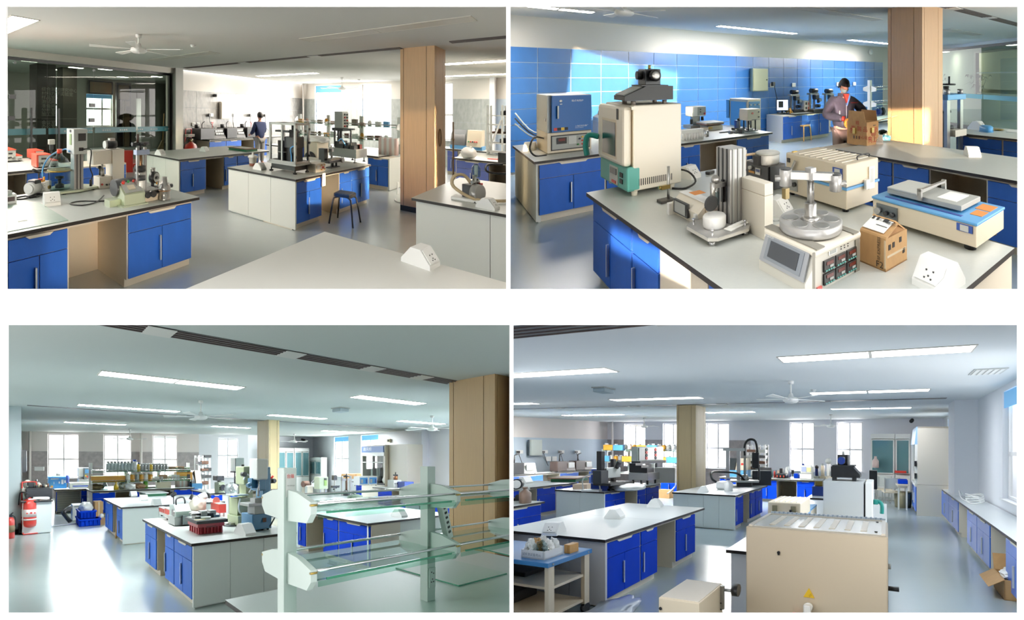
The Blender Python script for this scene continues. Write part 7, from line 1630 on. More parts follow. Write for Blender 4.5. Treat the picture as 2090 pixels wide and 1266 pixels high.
for k in range(5): solid(R3, 'sample_roll', 'upright %s roll, %s at the right end of the reagent bench' % (['pink', 'white'][k % 2], od_[k]), 'roll', ru0+(ru1-ru0)*k/4, RV+.5,.8,0, Bc((0,0,0), (0,0,.55), .1, n=12).cyl((0,0,.55), (0,0,.556), .05, n=10), [mat('pale_pink_roll'), m_white2][k % 2], 'sample rolls on the far reagent bench')
t = T(R3, 'orange_box', 'amber open box above the sample rolls on the shelf', 'box', ru0+.1, RV0-.2, zr[0]+.02,0); t.part('box', Bx(-.2,0,0,.4,.3,.28), m_gold); t.part('label', Bx(.2,-.01,.05,.3,0,.2), m_char)
t = T(R3, 'flat_screen', 'pale console with buttons and blue base behind the reagent bench', 'tester', 5.281,13.4,0,0)
cw = 0.401; zc0 = 0.925; zc1 = 1.39
t.part('blue_cabinet', Bx(0,0,0, cw, .6, zc0-.25), m_blue2); t.part('base', Bx(0,0, zc0-.2, cw, .6, zc0), m_sky); t.part('console', B().prism([(0, zc0), (.5, zc0), (.5, zc1), (.15, zc1)], cw*.4, cw*.95, 'x'), m_beige); t.part('cover', B().prism([(0, zc0), (.5, zc0), (.5, zc1), (.2, zc1)], .0, cw*.36, 'x'), m_dglass)
btn(t, cw*.6, zc0+.2, mat('green_button'), .1,.03); btn(t, cw*.8, zc0+.2, m_red, .1,.03)
t = T(R3, 'wire_rack', 'tall white angle rack with dark parts left of the slim column', 'rack', 6.024,14.5,0,0)
rw = 0.443; zt = 1.957
for x in (0, rw*.33, rw):
    for y in (0,.4): t.part('post', Bx(x-.04, y, 0, x+.04, y+.05, zt), m_white2)
for k in range(6): t.part('shelf', Bx(0,0,.5+k*.27, rw, .45,.53+k*.27), m_white2)
for k in range(9): solid(R3, 'metal_part', 'machine part, %s on the tall rack left of the slim column' % od_[k], 'machine part', 6.024+rw*(.2+.3*(k % 3)), 14.45,.53+.27*(k // 2+1), 0, Bx(-.15,0,0,.15,.3,.1+.03*(k % 2), .01), [m_dark, mat('rusty_brown'), m_char][k % 3], 'dark parts on the tall rack')
# floor crates
u, v, w, d, h = (1.3,11.326,0.524,0.21,0.195)
def crate(label, u, v, z, w, d, h, m):
    t = T(R3, 'plastic_crate', label, 'crate', u, v, z, 0)
    t.part('shell', Bx(0,0,0, w, d, .02).box(0,0,0, w, .02, h).box(0, d-.02,0, w, d, h).box(0,0,0,.02, d, h).box(w-.02,0,0, w, d, h), m); t.part('rim', Bx(-.02,-.02, h-.04, w+.02,0, h).box(-.02,0, h-.04,0, d, h).box(w, 0, h-.04, w+.02, d, h), m)
    for k in range(5): t.part('rib', Bx(w*(.1+.2*k)-.01,-.015,.02, w*(.1+.2*k)+.01,0, h-.04), m)
crate('lower bright blue plastic crate on the floor by the window aisle', u, v, 0, w, .8, h, m_blue2); crate('upper bright blue crate stacked on the first by the window aisle', u+.02, v+.12, h, w*.78,.7, h*1.05, m_blue2)
solid(R3, 'plastic_bag', 'white plastic bag bulging from the upper blue crate', 'bag', u+w*.42, v+.45, h*2,0, B().blob((0,0,.06), w*.34,.28,.16,.2,4), m_white2)
t = T(R3, 'carton', 'tan carton standing beside the upper blue crate', 'carton', u+w*.84, v+.35, h, 0); t.part('box', Bx(0,0,0, w*.4,.4, h*2.1), m_card); t.part('tape', Bx(w*.17,-.003,0, w*.22,0, h*2.1), m_beige)
t = T(R3, 'carton', 'small brown white carton on the floor right of the crates', 'carton', u+w*1.02, v+.1,0,0); t.part('box', Bx(0,0,0, w*.24,.3, h*.9), mat('brown_box')); t.part('bottle', Bl([(.06, h*.9), (.06, h*1.3), (.02, h*1.5)], (w*.1,.1,0)), m_white2)
t = T(R3, 'white_appliance', 'white flat appliance on the floor behind the blue crates', 'appliance', u-.05, v+1.2,.0,0); t.part('body', Bx(0,0,.0, w*.7,.4, h*2.4,.02), m_white2); t.part('grille', Bx(.05,-.01, h*2, w*.6,0, h*2.2), m_grey); t.part('dark_hose', B().tube([(-.05,-.2, h*2.2), (-.25,-.3, h*1.6), (-.2,-.4, h), (-.1,-.5,.05)], .06), m_dark)
solid(R3, 'long_stick', 'thin white rod lying on the floor left of the crates', 'rod', u-.5, v+.4,0,10, Bc((-.5,0,.02), (.6,0,.02), .015), m_white2)
solid(R3, 'wooden_stick', 'wooden stick leaning against the three outlet bench', 'stick', 1.835,9.308,0,0, Bc((0,0,0), (.06,.05,.66), .024), m_pine)
t = T(R3, 'drawing_board', 'green edged board lying on the pale worktop with three outlets', 'board', 2.867,10.525,.8,0); bw = 0.533
t.part('board', Bx(0,0,.0, bw, .7,.07), m_green); t.part('top', Bx(-.05,-.05,.07, bw+.05,.75,.09), m_lgrey)
# jar bench objects
u, v, w, d, h = (5.002,10.577,0.211,0.136,0.321)
t = T(R3, 'hand_wheel_press', 'sage green cabinet machine with black hand wheel on the jar bench', 'machine', u, v, .8,0)
t.part('body', Bx(0,0,0, w, .3, h, .02), m_sage); t.part('hand_wheel', Bl([(w*.42,-.02), (w*.45,-.03), (w*.42,-.04), (w*.36,-.03)], (w*.62,0, h*.5), 20, 'y').box(w*.25,-.035, h*.48, w, -.025, h*.52), m_black); t.part('motor', Bx(-.05,0, h*1.15, w*.9,.3, h*1.6,.01), m_black); t.part('neck', Bc((w*.45,.15, h), (w*.45,.15, h*1.2), .06), m_lgrey)
for k in range(3): btn(t, .04, h*(.3+.22*k), m_char)
for k in range(4):
    p = [(5.183,10.29), (5.26,10.065), (5.59,10.861), (5.077,9.315)][k]
    if k < 3: solid(R3, 'bagged_flask', ['tall clear wrapped flask beside the hand wheel machine', 'round clear wrapped flask in the middle of the jar bench', 'white wrapped vessel behind the clear flasks'][k], 'flask', *p, .8,0, B().blob((0,0,.13), .12,.12,.17,.15, k+20), mat('milky_wrap', 'dfe3e2', .25))
    else: bottle(R3, 'clear jar with brown liquid on the jar bench', *p, .8,.1,.36, mat('milky_plastic'), m_white2, m_brownliq)
u, v, w, d, h = (6.049,11.506,0.372,0.069,1.072)
t = T(R3, 'electric_cabinet', 'pale green electric cabinet raised on a black frame left of the slim column', 'control cabinet', u, 12.2,.8,0)
zz0, zz1 = 0.591,1.059; w = 0.355; t.e.location = R3.W(6.414,12.2,.8); t.o = R3.W(6.414,12.2,.8)
t.part('cabinet', Bx(0,0, zz0, w, .35, zz1), m_cool); t.part('highlight_door', Bx(.02,-.02, zz0+.03, w-.02,0, zz1-.03), m_cool)
for x in (0, w*1.5): t.part('post', Bx(x, .05,-.1, x+.04,.09, zz0), m_char)
t.part('shelf', Bx(-.05,0, zz0-.06, w*1.7,.3, zz0), m_char); t.part('motor', Bx(w*.5,0, zz0-.45, w*.9,.3, zz0-.2,.02).box(w*.9,-.2,-.1, w*1.9,.3,.25,.02), m_dark); t.part('blue_block', Bx(w*1.3,-.21,-.05, w*1.9,-.2,.3), mat('machine_blue_dark', '2f4f70', .4))
t = T(R3, 'stainless_tank', 'stainless trough on the bench left of the slim column', 'tank', 6.122,11.233,.85,0); t.part('tank', Bx(0,0,0,1.1,.4,.3), m_steel); t.part('rim', Bx(-.02,-.02,.3,1.12,.42,.33), m_char)
# red crate, red testers, dispenser, red box
u, v, w, d, h = (2.015,4.885,0.362,0.339,0.144)
t = T(R3, 'red_crate', 'dark red plastic crate with black board of tools on top', 'crate', u, v, .8,0)
t.part('shell', Bx(0,0,0, w, d, h, .01), mat('crimson_plastic', 'a8323c', .4)); t.part('rim', Bx(-.015,-.015, h-.05, w+.015, d+.015, h), mat('crimson_plastic'))
for k in range(7): t.part('rib', Bx(w*(.06+.14*k), -.012,.01, w*(.08+.14*k), 0, h-.05), mat('crimson_plastic'))
for k in range(4): t.part('rib', Bx(-.012, d*(.1+.25*k), .01,0, d*(.14+.25*k), h-.05), mat('crimson_plastic'))
t.part('handle_slot', Bx(w*.3,-.016, h*.6, w*.72,-.012, h*.75), mat('dark_crimson', '6f1f28', .5))
t = T(R3, 'tool_board', 'black edged sloping tool board lying on the dark red crate', 'board', u-.04, v-.04,.8+h, 0)
t.part('board', Bx(0,0,0, w+.1, d+.1,.045,.006), m_char); t.part('top_sheet', Bx(.02,.02,.045, w+.08, d+.08,.052), mat('grey_green_board', '7f8a80', .5)); t.part('white_dish', Bc((w*.5, d*.35,.052), (w*.5, d*.35,.08), .07, n=16), m_cool)
for k in range(5): t.part('yellow_mark', Bx(.0+.03*k, .025,.0525,.015+.03*k, .1,.054), m_yell)
for k in range(7): t.part('metal_block', Bx(w*(.1+.13*k), d*(.45+.06*(k % 2)), .05, w*(.1+.13*k)+.09, d*(.45+.06*(k % 2))+.12,.09+.03*(k % 3), .004), [m_steel, m_char, m_grey][k % 3])
t.part('rail', Bc((0, d*.6,.11), (w, d*.8,.11), .018).cyl((0, d*.8,.12), (w, d*.95,.12), .014), m_steel)
def red_unit(label, bx):
    u, v, w, d, h = bx
    t = T(R3, 'red_white_tester', label, 'tester', u, v, .8,0, 'red and white testers on the red crate bench')
    t.part('body', Bx(0,0,.03, w, d, h*.95,.006), m_white2); fp(t, 'red_front', w*.35,.03, w, h*.9, m_orange, 0,.01); lp(t, 'red_side', d*.1, h*.5, d*.95, h*.9, m_orange, 0,.008); t.part('lid', Bx(-.01,-.01, h*.92, w, d, h), m_white2); feet(t, w, d, .03)
red_unit('red and white tester nearest, left of the grey dispenser', (2.043,6.09,0.122,0.329,0.204))
red_unit('red and white tester behind at the far edge of the bench', (2.084,6.547,0.077,0.307,0.167))
t = T(R3, 'magnifier_stand', 'thin black stand with lens head rising behind the red testers', 'stand', 2.387,6.924,.8,0); t.part('base', Bc((0,0,0), (0,0,.03), .06), m_grey); t.part('rod', Bc((0,0,.03), (-.02,0,.34), .012), m_char); t.part('head', Bc((-.06,0,.34), (.03,0,.38), .035).ball((-.05,0,.42), .03), m_dark)
t = T(R3, 'grey_dispenser', 'grey slate machine with black carry handle between red testers and crate', 'machine', 2.07,5.65,.8,0)
t.part('base', Bx(-.12,.0,.01,.16,.32,.14,.01), m_grey); t.part('side', B().prism([(0,.14), (.3,.14), (.3,.3), (.1,.32), (0,.22)], -.1,.14, 'x'), m_cool); t.part('handle', B().tube([(-.06,.1,.3), (-.05,.12,.4), (.06,.14,.42), (.1,.16,.36), (.1,.16,.3)], .014), m_black); t.part('plate', Bx(.0,-.03,.02,.14,.0,.16), mat('slate_panel')); t.part('roller', Bc((-.12,.1,.2), (.16,.1,.2), .05), m_steel)
t = T(R3, 'white_drill', 'cream and white drill motor with black chuck lying behind the crate', 'drill', 2.695,6.466,.8,0); t.part('body', B().blob((.0,.1,.2), .16,.14,.14,.12,12), m_ivory); t.part('motor', Bc((.02,.1,.3), (.16,.1,.36), .07), m_white2); t.part('chuck', Bc((.14,.1,.36), (.24,.1,.34), .05), m_black); t.part('stand', Bx(-.15,.0,0,.16,.2,.1,.01), m_white2); t.part('knob', Bc((-.16,.05,.3), (-.12,.05,.38), .03), m_black)
u, v, w, d, h = (2.938,6.193,0.143,0.351,0.222)
t = T(R3, 'red_box', 'bright red box on short legs with round red disc behind it', 'box', u, v, .8,0)
t.part('box', Bx(0,0,.07, w, d, h, .006), m_red); t.part('lid', Bx(0,0, h, w, d, h+.012), m_white2)
for x in (.02, w-.04): t.part('leg', Bx(x, .02,0, x+.02,.05,.07), m_white2)
t.part('disc', Bc((w*.3, d*.6, h+.04), (w*.3, d*.56, h+.04), .07, n=20), mat('red_translucent', 'c85a4a', .3))
t = T(R3, 'round_base_clamp', 'dark cable and clamp loops lying right of the red crate', 'cable', 2.704,5.238,.8,0)
t.part('loop', B().tube([(-.12,.05,.015), (0,-.03,.015), (.14,.0,.015), (.2,.08,.015), (.05,.12,.02), (-.05,.1,.015), (-.1,.18,.015)], .01), m_dark); t.part('clamp', Bx(-.03,.0,0,.08,.04,.05).cyl((-.08,.08,.03), (.02,.1,.03), .025), m_steel)
# olive band saw and blue drill press
t = T(R3, 'olive_machine', 'olive green C shaped stamping machine with curved white hose', 'machine', 2.912,5.219,.8,5)
t.part('base', Bx(-.16,-.05,0,.16,.26,.16,.01), m_olive); t.part('lower_body', Bx(-.14,.0,.16,.1,.24,.42,.01), m_olive); t.part('column', Bx(.06,.06,.16,.2,.26,.85,.01), m_olive); t.part('head', Bx(-.02,.0,.62,.2,.24,.9,.015), m_olive); t.part('table', Bx(-.22,-.04,.46,.04,.2,.48), m_cool)
t.part('white_hose', B().tube([(.06,-.02,.5), (.12,-.03,.6), (.1,-.03,.72), (.02,-.02,.78), (-.04,-.02,.7)], .012), m_white2); t.part('white_hose', B().tube([(-.1,-.02,.42), (-.13,-.02,.3), (-.1,-.02,.2), (.0,-.03,.12)], .012), m_white2); t.part('cap', Bc((.04,.12,.9), (.04,.12,.93), .025), m_black); fp(t, 'dark_panel', .08,.76,.14,.86, m_char, 0); t.part('spindle', Bc((-.06,.1,.48), (-.06,.1,.6), .02), m_steel); fp(t, 'dark_panel', .06,.28,.11,.36, m_char, 0)
t.part('motor', Bc((-.02,.05,.78), (-.02,-.04,.78), .035), m_char)
t = T(R3, 'blue_drill_press', 'blue drill press with white head guard and black handle', 'drill press', 2.897,4.709,.8,5)
t.part('base', Bx(-.16,-.0,.02,.18,.28,.24,.01), m_mblue); t.part('table', Bx(-.24,-.03,.36,.16,.2,.4,.005), m_steel); t.part('vice', Bx(-.12,.0,.24,.1,.18,.36,.005).box(-.1,.02,.4,.08,.14,.46), m_grey); t.part('column', Bx(.1,.1,.24,.24,.28,.9,.01), m_mblue); t.part('arm', Bx(-.02,.08,.56,.14,.24,.72,.01).box(-.1,.1,.6,.0,.2,.74), m_mblue); t.part('head_guard', Bx(-.08,.0,.72,.12,.2,1.02,.02), m_white2); t.part('spindle', Bc((.0,.08,.48), (.0,.08,.74), .02), m_chrome); t.part('feed_handle', Bc((.2,.05,.5), (.34,-.02,.46), .012).cyl((.26,.0,.2), (.1,-.06,.06), .01), m_black); fp(t, 'switch', .02,.12,.08,.18, mat('rusty_brown'), 0); t.part('knob', Bc((-.12,.1,.66), (-.18,.1,.64), .03), m_mblue); feet(t, .18,.28)
t = T(R3, 'column_microscope', 'black column microscope standing before the slim wooden column', 'microscope', 5.854,9.051,.8,0); t.part('column', Bx(-.05,.0,0,.02,.12,.62,.01), m_black); t.part('head', Bx(-.02,-.05,.35,.14,.1,.48,.01).cyl((.1,-.08,.42), (.1,-.0,.42), .05), m_char); t.part('stage', Bx(-.06,-.1,.12,.34,.14,.18,.005), m_black); t.part('eyepiece', Bc((.02,.0,.48), (.06,-.05,.56), .03), m_red); t.part('foot', Bx(-.08,-.05,0,.2,.15,.03), m_char)
solid(R3, 'blue_bin', 'light blue plastic bin left of the black microscope', 'bin', 5.563,8.892,.8,0, Bx(0,0,0,.3,.2,.12,.01), m_sky)
# foreground reagent rack with glass shelves
PV = 1.79; PU1 = 1.268; PU2 = 2.511
t = T(R3, 'glass_shelf_rack', 'large grey green reagent rack with two clear glass shelves in the foreground', 'reagent rack', PU1, PV, .8,0)
zt1 = 0.964; L1 = PU2-PU1; z1, z2 = .733,.388
m_rack = mat('grey_green_steel', 'bac7c1', .4)
for k, x in enumerate((0, L1, L1*2)):
    po = t.part('post', Bx(x-.045,-.03,-.0, x+.045,.03, zt1,.003), m_rack)
    if po and k < 2:
        sb = B()
        for q in range(26):
            for y in (-.012,.012): sb.box(x+.045, y-.003,.06+q*zt1/29, x+.047, y+.003,.06+q*zt1/29+.016)
        t.part('slots', sb, m_char, None, po)
    for z in (z1, z2):
        for s in (-1,1):
            t.part('bracket', B().prism([(s*.03, z-.06), (s*.2, z-.05), (s*.235, z+.0), (s*.235, z+.06), (s*.12, z+.1), (s*.03, z+.11)], x-.02, x+.02, 'x'), m_rack)
            t.part('rail_screw', Bc((x-.022, s*.232, z+.045), (x+.022, s*.232, z+.045), .007, n=8), mat('brass'))
for z in (z1, z2):
    for a, c in ((.03, L1-.03), (L1+.03, L1*2-.03)):
        t.part('glass_shelf', Bx(a, -.225, z, c, .225, z+.008), m_shelf); t.part('glass_edge', Bx(a+.06,-.231, z-.002, c-.04,-.225, z+.01), m_gedge); t.part('shelf_lip', Bx(a, -.235, z-.03, c, -.23, z-.002), m_shelf)
        for s in (-1,1): t.part('guard_rail', Bc((a, s*.22, z+.05), (c, s*.22, z+.05), .009, n=10), m_chrome)
fp(t, 'rating_plate', -.03, zt1-.16,.035, zt1-.03, m_lgrey, -.03,.003); ftext(t, '台雄', -.025, zt1-.055,.025, m_red, -.034); ftext(t, 'www.taixiong.cn', -.025, zt1-.1,.008, m_char, -.034)
fp(t, 'socket_plate', L1-.035,.1, L1+.035,.24, m_rack, -.03,.008)
for x, z in ((-.01,.21), (.012,.2), (0,.16), (-.012,.14), (.012,.14)): t.part('socket_hole', Bx(L1+x-.004,-.0405, z-.004, L1+x+.004,-.038, z+.004), m_black)
a_ = (2.515,1.726)
t = T(R3, 'power_strip', 'white power strip hanging diagonally beside the second rack post', 'power strip', PU2+.1, PV-.05,.8,0)
zs0, zs1 = 0.693,0.442
ax = Vector((-.015,0, zs0)); bx_ = Vector((.07,0, zs1)); dirv = (bx_-ax).normalized(); nv = Vector((dirv.z, 0,-dirv.x))
def ps(s, k, y): p = ax+(bx_-ax)*s+nv*k; return (p.x, y, p.z)
t.part('body', B().hexa([ps(0,-.03,-.02), ps(1,-.03,-.02), ps(1,.03,-.02), ps(0,.03,-.02)], [ps(0,-.03,.02), ps(1,-.03,.02), ps(1,.03,.02), ps(0,.03,.02)]), m_white2)
for k in range(6): t.part('socket', B().hexa([ps(.08+.14*k, -.012,-.023), ps(.14+.14*k, -.012,-.023), ps(.14+.14*k, .012,-.023), ps(.08+.14*k, .012,-.023)], [ps(.08+.14*k, -.012,-.02), ps(.14+.14*k, -.012,-.02), ps(.14+.14*k, .012,-.02), ps(.08+.14*k, .012,-.02)]), m_char)
t.part('cable', B().tube([ps(1,0,0), (.06,.05, zs1-.05), (-.06,.06, zs1+.05), (-.1,.05, zs0-.05)], .01), m_white2)
def sheet(label, pts, z, th=.014):
    o = pts[0]; t = T(R3, 'glass_sheet', label, 'glass sheet', o[0], o[1], z, 0)
    t.part('sheet', B().prism([(p[0]-o[0], p[1]-o[1]) for p in pts], 0, th), mat('pale_green_sheet', 'b5c6be', .4, spec=.3)); c = Vector((sum(p[0]-o[0] for p in pts)/4, sum(p[1]-o[1] for p in pts)/4,0))
    t.part('edge', B().prism([((p[0]-o[0]-c.x)*1.006+c.x, (p[1]-o[1]-c.y)*1.006+c.y) for p in pts], .002, th-.002), m_gedge)
sheet('loose glass sheet lying under the rack behind the second post', [(2.961,2.443), (2.982,1.849), (3.671,1.831), (3.688,2.476)], .8)
sheet('loose glass sheet cut by the right frame edge of the lower left bay', [(4.458,2.54), (4.392,2.137), (5.077,2.182), (5.124,2.521)], .8)
# things seen between rack and fume hood
t = T(R3, 'sage_control_box', 'pale green control box on posts with green sticker behind the rack', 'control box', 7.592,8.983,.8,0)
zz0 = 0.131; zz1 = 0.494
t.part('box', Bx(-.06,0, zz0,.28,.25, zz1,.008), m_sage); fp(t, 'lcd_sticker', .12, zz0+.1,.22, zz0+.28, m_lcd, 0); fp(t, 'vent', .12, zz1-.1,.22, zz1-.04, m_char, 0)
for x in (0,.2): t.part('post', Bx(x, .05,0, x+.04,.09, zz0), m_alu)
for k in range(6):
    p = [(7.042,8.915), (7.73,8.541), (7.825,8.141), (7.972,9.792), (7.209,7.255), (8.241,11.211)][k]
    lb = ['cream boxed gear motor behind the left end of the rack', 'black and silver clamp rig behind the rack', 'two post press with brown spindle behind the rack', 'small steel rig left of the pale green control box', 'grey green cloth heap behind the glass shelf', 'light blue bagged tool beside the slim column'][k]
    t = T(R3, ['gear_motor', 'clamp_rig', 'small_press', 'steel_rig', 'cloth_heap', 'blue_bag'][k], lb, 'instrument', *p, .8,0)
    if k == 0: t.part('box', Bx(-.05,0,.0,.2,.2,.26,.01), m_beige); t.part('motor', Bc((-.1,.1,.3), (.1,.1,.3), .09), mat('rusty_brown')); t.part('panel', Bx(-.1,-.01,.05,-.02,0,.24), m_grey)
    if k == 1: t.part('post', Bc((0,0,0), (0,0,.5), .025), m_alu); t.part('head', Bx(-.06,-.04,.42,.06,.06,.56).box(-.1,-.05,.2,.14,.05,.26), m_black); t.part('arm', Bc((-.05,0,.15), (.18,0,.25), .02), m_char)
    if k == 2:
        for x in (-.16,.16): t.part('post', Bx(x-.02,0,0, x+.02,.05,.55), m_alu)
        t.part('spindle', Bc((0,.02,.15), (0,.02,.5), .03), mat('rusty_brown')); t.part('hand_wheel', Bc((-.1,.02,.55), (.1,.02,.55), .025).cyl((0,.02,.5), (0,.02,.62), .02), m_black); t.part('base', Bc((0,.02,0), (0,.02,.15), .12,.06), m_dark); t.part('beam', Bx(-.18,.0,.42,.18,.05,.48), m_steel)
    if k == 3: t.part('frame', B().bent([(-.08,0,0), (-.08,0,.3), (.1,0,.4)], .02,6), m_steel); t.part('disc', Bc((.0,-.02,.2), (.0,.02,.2), .07), m_grey)
    if k == 4: t.part('cloth', B().blob((.05,0,.05), .22,.14,.08,.2,14), mat('grey_green_cloth', '7f9482', .8)); t.part('strap', B().tube([(-.1,0,.1), (0,.05,.15), (.1,0,.1)], .01), m_dark)
    if k == 5: t.part('bag', B().blob((.0,0,.3), .1,.08,.12,.25,15), m_sky); t.part('stand', Bx(-.08,-.05,0,.08,.05,.2), m_white2)
fu, fv = 11.028,10.156
t = T(R3, 'twin_display', 'twin white display unit with blue screens before the fume hood', 'display unit', 10.983,10.771,.8,0)
w = 0.996; h = 0.373
for k in range(2):
    a = w*.5*k; t.part('housing', Bx(a+.01,0,.03, a+w*.5-.01,.3, h, .01), m_white2); fp(t, 'screen', a+.05,.08, a+w*.5-.05, h-.05, mat('bright_blue_panel', '3f8fd0', .4), 0); fp(t, 'dial', a+.08, h*.3, a+.2, h*.7, m_grey, -.006); fp(t, 'knob', a+w*.36, h*.3, a+w*.42, h*.7, m_navy, -.006)
feet(t, w, .3,.03)
for k in range(2): solid(R3, 'carton', 'tan carton %s of the pair left of the fume hood' % ('left one', 'right one')[k], 'carton', 12.41+k*.55,12.881,0.953,0, Bx(0,0,0,.52,.4,.22,.004), m_card)
t = T(R3, 'transformer', 'grey transformer block with copper coil right of the twin display', 'transformer', 11.602,9.572,.8,0); t.part('block', Bx(-.1,0,0,.3,.3,.28,.01), m_lgrey); t.part('coil', Bc((.1,.1,.28), (.1,.1,.42), .08), mat('copper', '8a5a38', .4,.5)); t.part('top', Bx(.04,.04,.42,.16,.16,.48).cyl((.1,.1,.48), (.1,.1,.56), .02), m_char)
for k in range(3): fp(t, 'terminal', -.06+.1*k, .12,-.03+.1*k, .18, m_char)
cable(R3, 'thin yellow cable running between display and transformer', [(13.822,12.156,.98), (13.163,11.314,1.0), (12.826,10.776,.96), (12.479,10.296,1.0)], .012, m_gold)
solid(R3, 'navy_crate', 'navy blue crate right of the transformer', 'crate', 11.685,9.256,.8,0, Bx(0,0,0,.5,.4,.22,.01), mat('slate_navy', '3b4f95', .5))
# fume hood, glazed cabinets
hu = 12.4; hv0 = 10.781; hv1 = 12.019
t = T(R3, 'fume_hood', 'tall cream fume hood with blue header and glazed sash by the right wall', 'fume hood', hu, hv0,0,0)
zh = 2.417; dv = hv1-hv0
t.part('side', Bx(0,-.02,.8,1.3,.06, zh), m_beige2); t.part('side', Bx(0, dv-.06,.8,1.3, dv, zh), m_beige2); t.part('back', Bx(1.2,0,.8,1.3, dv, zh), m_beige2); t.part('roof', Bx(0,0, zh-.08,1.3, dv, zh), m_beige2)
z_a, z_b, z_c = 2.112,1.971,1.728
t.part('header', Bx(-.04,.03, z_a, .05, dv-.03, zh-.05), mat('steel_blue_header', '3f6aa5', .4)); t.part('beam', Bx(-.04,.0, z_b, .1, dv, z_a), m_white2); t.part('sash_glass', Bx(.02,.08,1.15,.03, dv-.08, z_b), m_clear); t.part('sash_bar', Bx(-.02,.04, z_c-.04,.03, dv-.04, z_c), m_lgrey); t.part('slot_panel', Bx(.6,.06, z_c, .7, dv-.06, z_b), m_grey)
t.part('header_text', text_b('通风柜', .16, (-.045, dv*.9, zh-.22), (0,-1,0), (0,0,1)), m_white2); t.part('rear_liner', Bx(1.1,.06,.9,1.2, dv-.06, z_b), mat('khaki_liner', 'b5ac92', .6)); t.part('base', Bx(0,0,0,1.3, dv, .8), m_beige2); t.part('deck', Bx(-.03,0,.8,1.3, dv, .86), m_char)
for k in range(5): solid(R3, 'glass_apparatus', 'glass or steel apparatus, %s from right inside the fume hood' % od_[k], 'apparatus', hu+.4+.1*(k % 2), hv0+dv*(.15+.17*k), .87,0, Bl([(.1,0), (.14,.1), (.05,.3), (.05,.6), (.09,.62), (.09,.8)]), [m_steel, m_white2, m_dark][k % 3], 'apparatus inside the fume hood')
solid(R3, 'beige_column_casing', 'tall cream casing panel right of the fume hood', 'panel', hu+.2, hv0-.02,.0,0, Bx(0,-0.907,0,.9,-.02, zh), m_beige2)
def glass_cabinet(room, label, u, v, rot, w, z0, z1, doors=2, m=None, shelf=3, d=.4):
    t = T(room, 'glass_cabinet', label, 'cabinet', u, v, 0, rot, 'white cabinets with glass doors')
    m = m or m_white2
    t.part('lower_body', Bx(0,0,0, w, d, z0,.005), m); t.part('back', Bx(0, d-.03, z0, w, d, z1), m); t.part('top', Bx(0,-.01, z1-.18, w, d, z1), m)
    for x in (0, w-.04): t.part('side', Bx(x, 0, z0, x+.04, d, z1-.18), m)
    for k in range(doors):
        a, c = w*k/doors, w*(k+1)/doors; dr = t.part('door', Bx(a+.02,-.02, z0+.02, a+.06,0, z1-.2).box(c-.06,-.02, z0+.02, c-.02,0, z1-.2).box(a+.02,-.02, z0+.02, c-.02,0, z0+.06).box(a+.02,-.02, z1-.24, c-.02,0, z1-.2), m)
        if dr: t.part('pane', Bx(a+.06,-.012, z0+.06, c-.06,-.006, z1-.24), mat('blue_green_glazing', '7fb0b8', .05,0,0,.55), None, dr)
        t.part('lower_door', Bx(a+.02,-.015,.08, c-.02,0, z0-.02,.003), m)
    for k in range(shelf): t.part('shelf', Bx(.04,.02, z0+(z1-z0-.2)*(k+1)/(shelf+1), w-.04, d-.03, z0+(z1-z0-.2)*(k+1)/(shelf+1)+.02), m)
glass_cabinet(R3, 'tall white glazed cabinet deep behind the slim column, left one', 11.152,16.6,0,1.051,.9,2.402)
glass_cabinet(R3, 'tall white glazed cabinet with teal glass deep behind the slim column, right one', 12.235,16.6,0,0.977,.9,2.417)
glass_cabinet(R3, 'smaller white cabinet with two dark glass doors by the right wall windows', 13.4,16.794,-90,0.977,1.0,1.927,2)
t = T(R3, 'cctv_camera', 'small dark camera under the ceiling deep in the lower left bay', 'camera', 12.99,17.0,2.9); t.part('body', Bc((0,0,0), (.1,-.2,-.05), .06), m_char); t.part('mount', Bx(-.03,0,0,.03,.2,.06), m_white2)
t = T(R3, 'wall_alarm', 'small dark alarm box on the right wall above the fume hood', 'alarm', 13.95,11.855,2.594); t.part('box', Bx(-.08,-.08,0,0,.08,.14), mat('khaki_box', '8a8468', .5)); t.part('lamp', Bc((-.08,0,.07), (-.12,0,.07), .04), m_char)
# ================================================================== bay 4 objects
# trolley with blue top
tz = 0.702
fu_, fv_ = 3.056,3.179
t = T(R4, 'tool_trolley', 'beige three level trolley with blue top at the lower left corner', 'trolley', fu_, 3.233,0,0)
W2 = 3.539-fu_
D2 = 1.3
t.part('top', Bx(-.06,-.04, tz-.05, W2+.06, D2, tz, .006), mat('trolley_blue', '2f7fc0', .4))
for z in (tz*.62, tz*.22): t.part('shelf', Bx(0,0, z-.03, W2, D2-.05, z, .004), m_beige)
for x in (0, W2):
    for y in (0, D2-.1): t.part('leg', Bx(x-.035, y-.02,.1, x+.035, y+.03, tz-.05), m_beige); t.part('caster', Bc((x, y-.02,.05), (x, y+.03,.05), .05, n=12).box(x-.02, y-.01,.06, x+.02, y+.02,.11), m_dark)
for x in (0, W2): t.part('corner_screw', Bc((x, -.04, tz-.025), (x, -.046, tz-.025), .01, n=8), m_steel)
tu, tv, ta, tb, th = (3.066,3.321,0.249,0.3,0.085)
t = T(R4, 'parts_tray', 'white shallow tray of plastic bags standing on the trolley', 'tray', tu, tv, tz, 0)
t.part('tray', Bx(0,0,0, ta, tb, .015).box(0,0,0, ta, .012, th).box(0, tb-.012,0, ta, tb, th).box(0,0,0,.012, tb, th).box(ta-.012,0,0, ta, tb, th), m_white2)
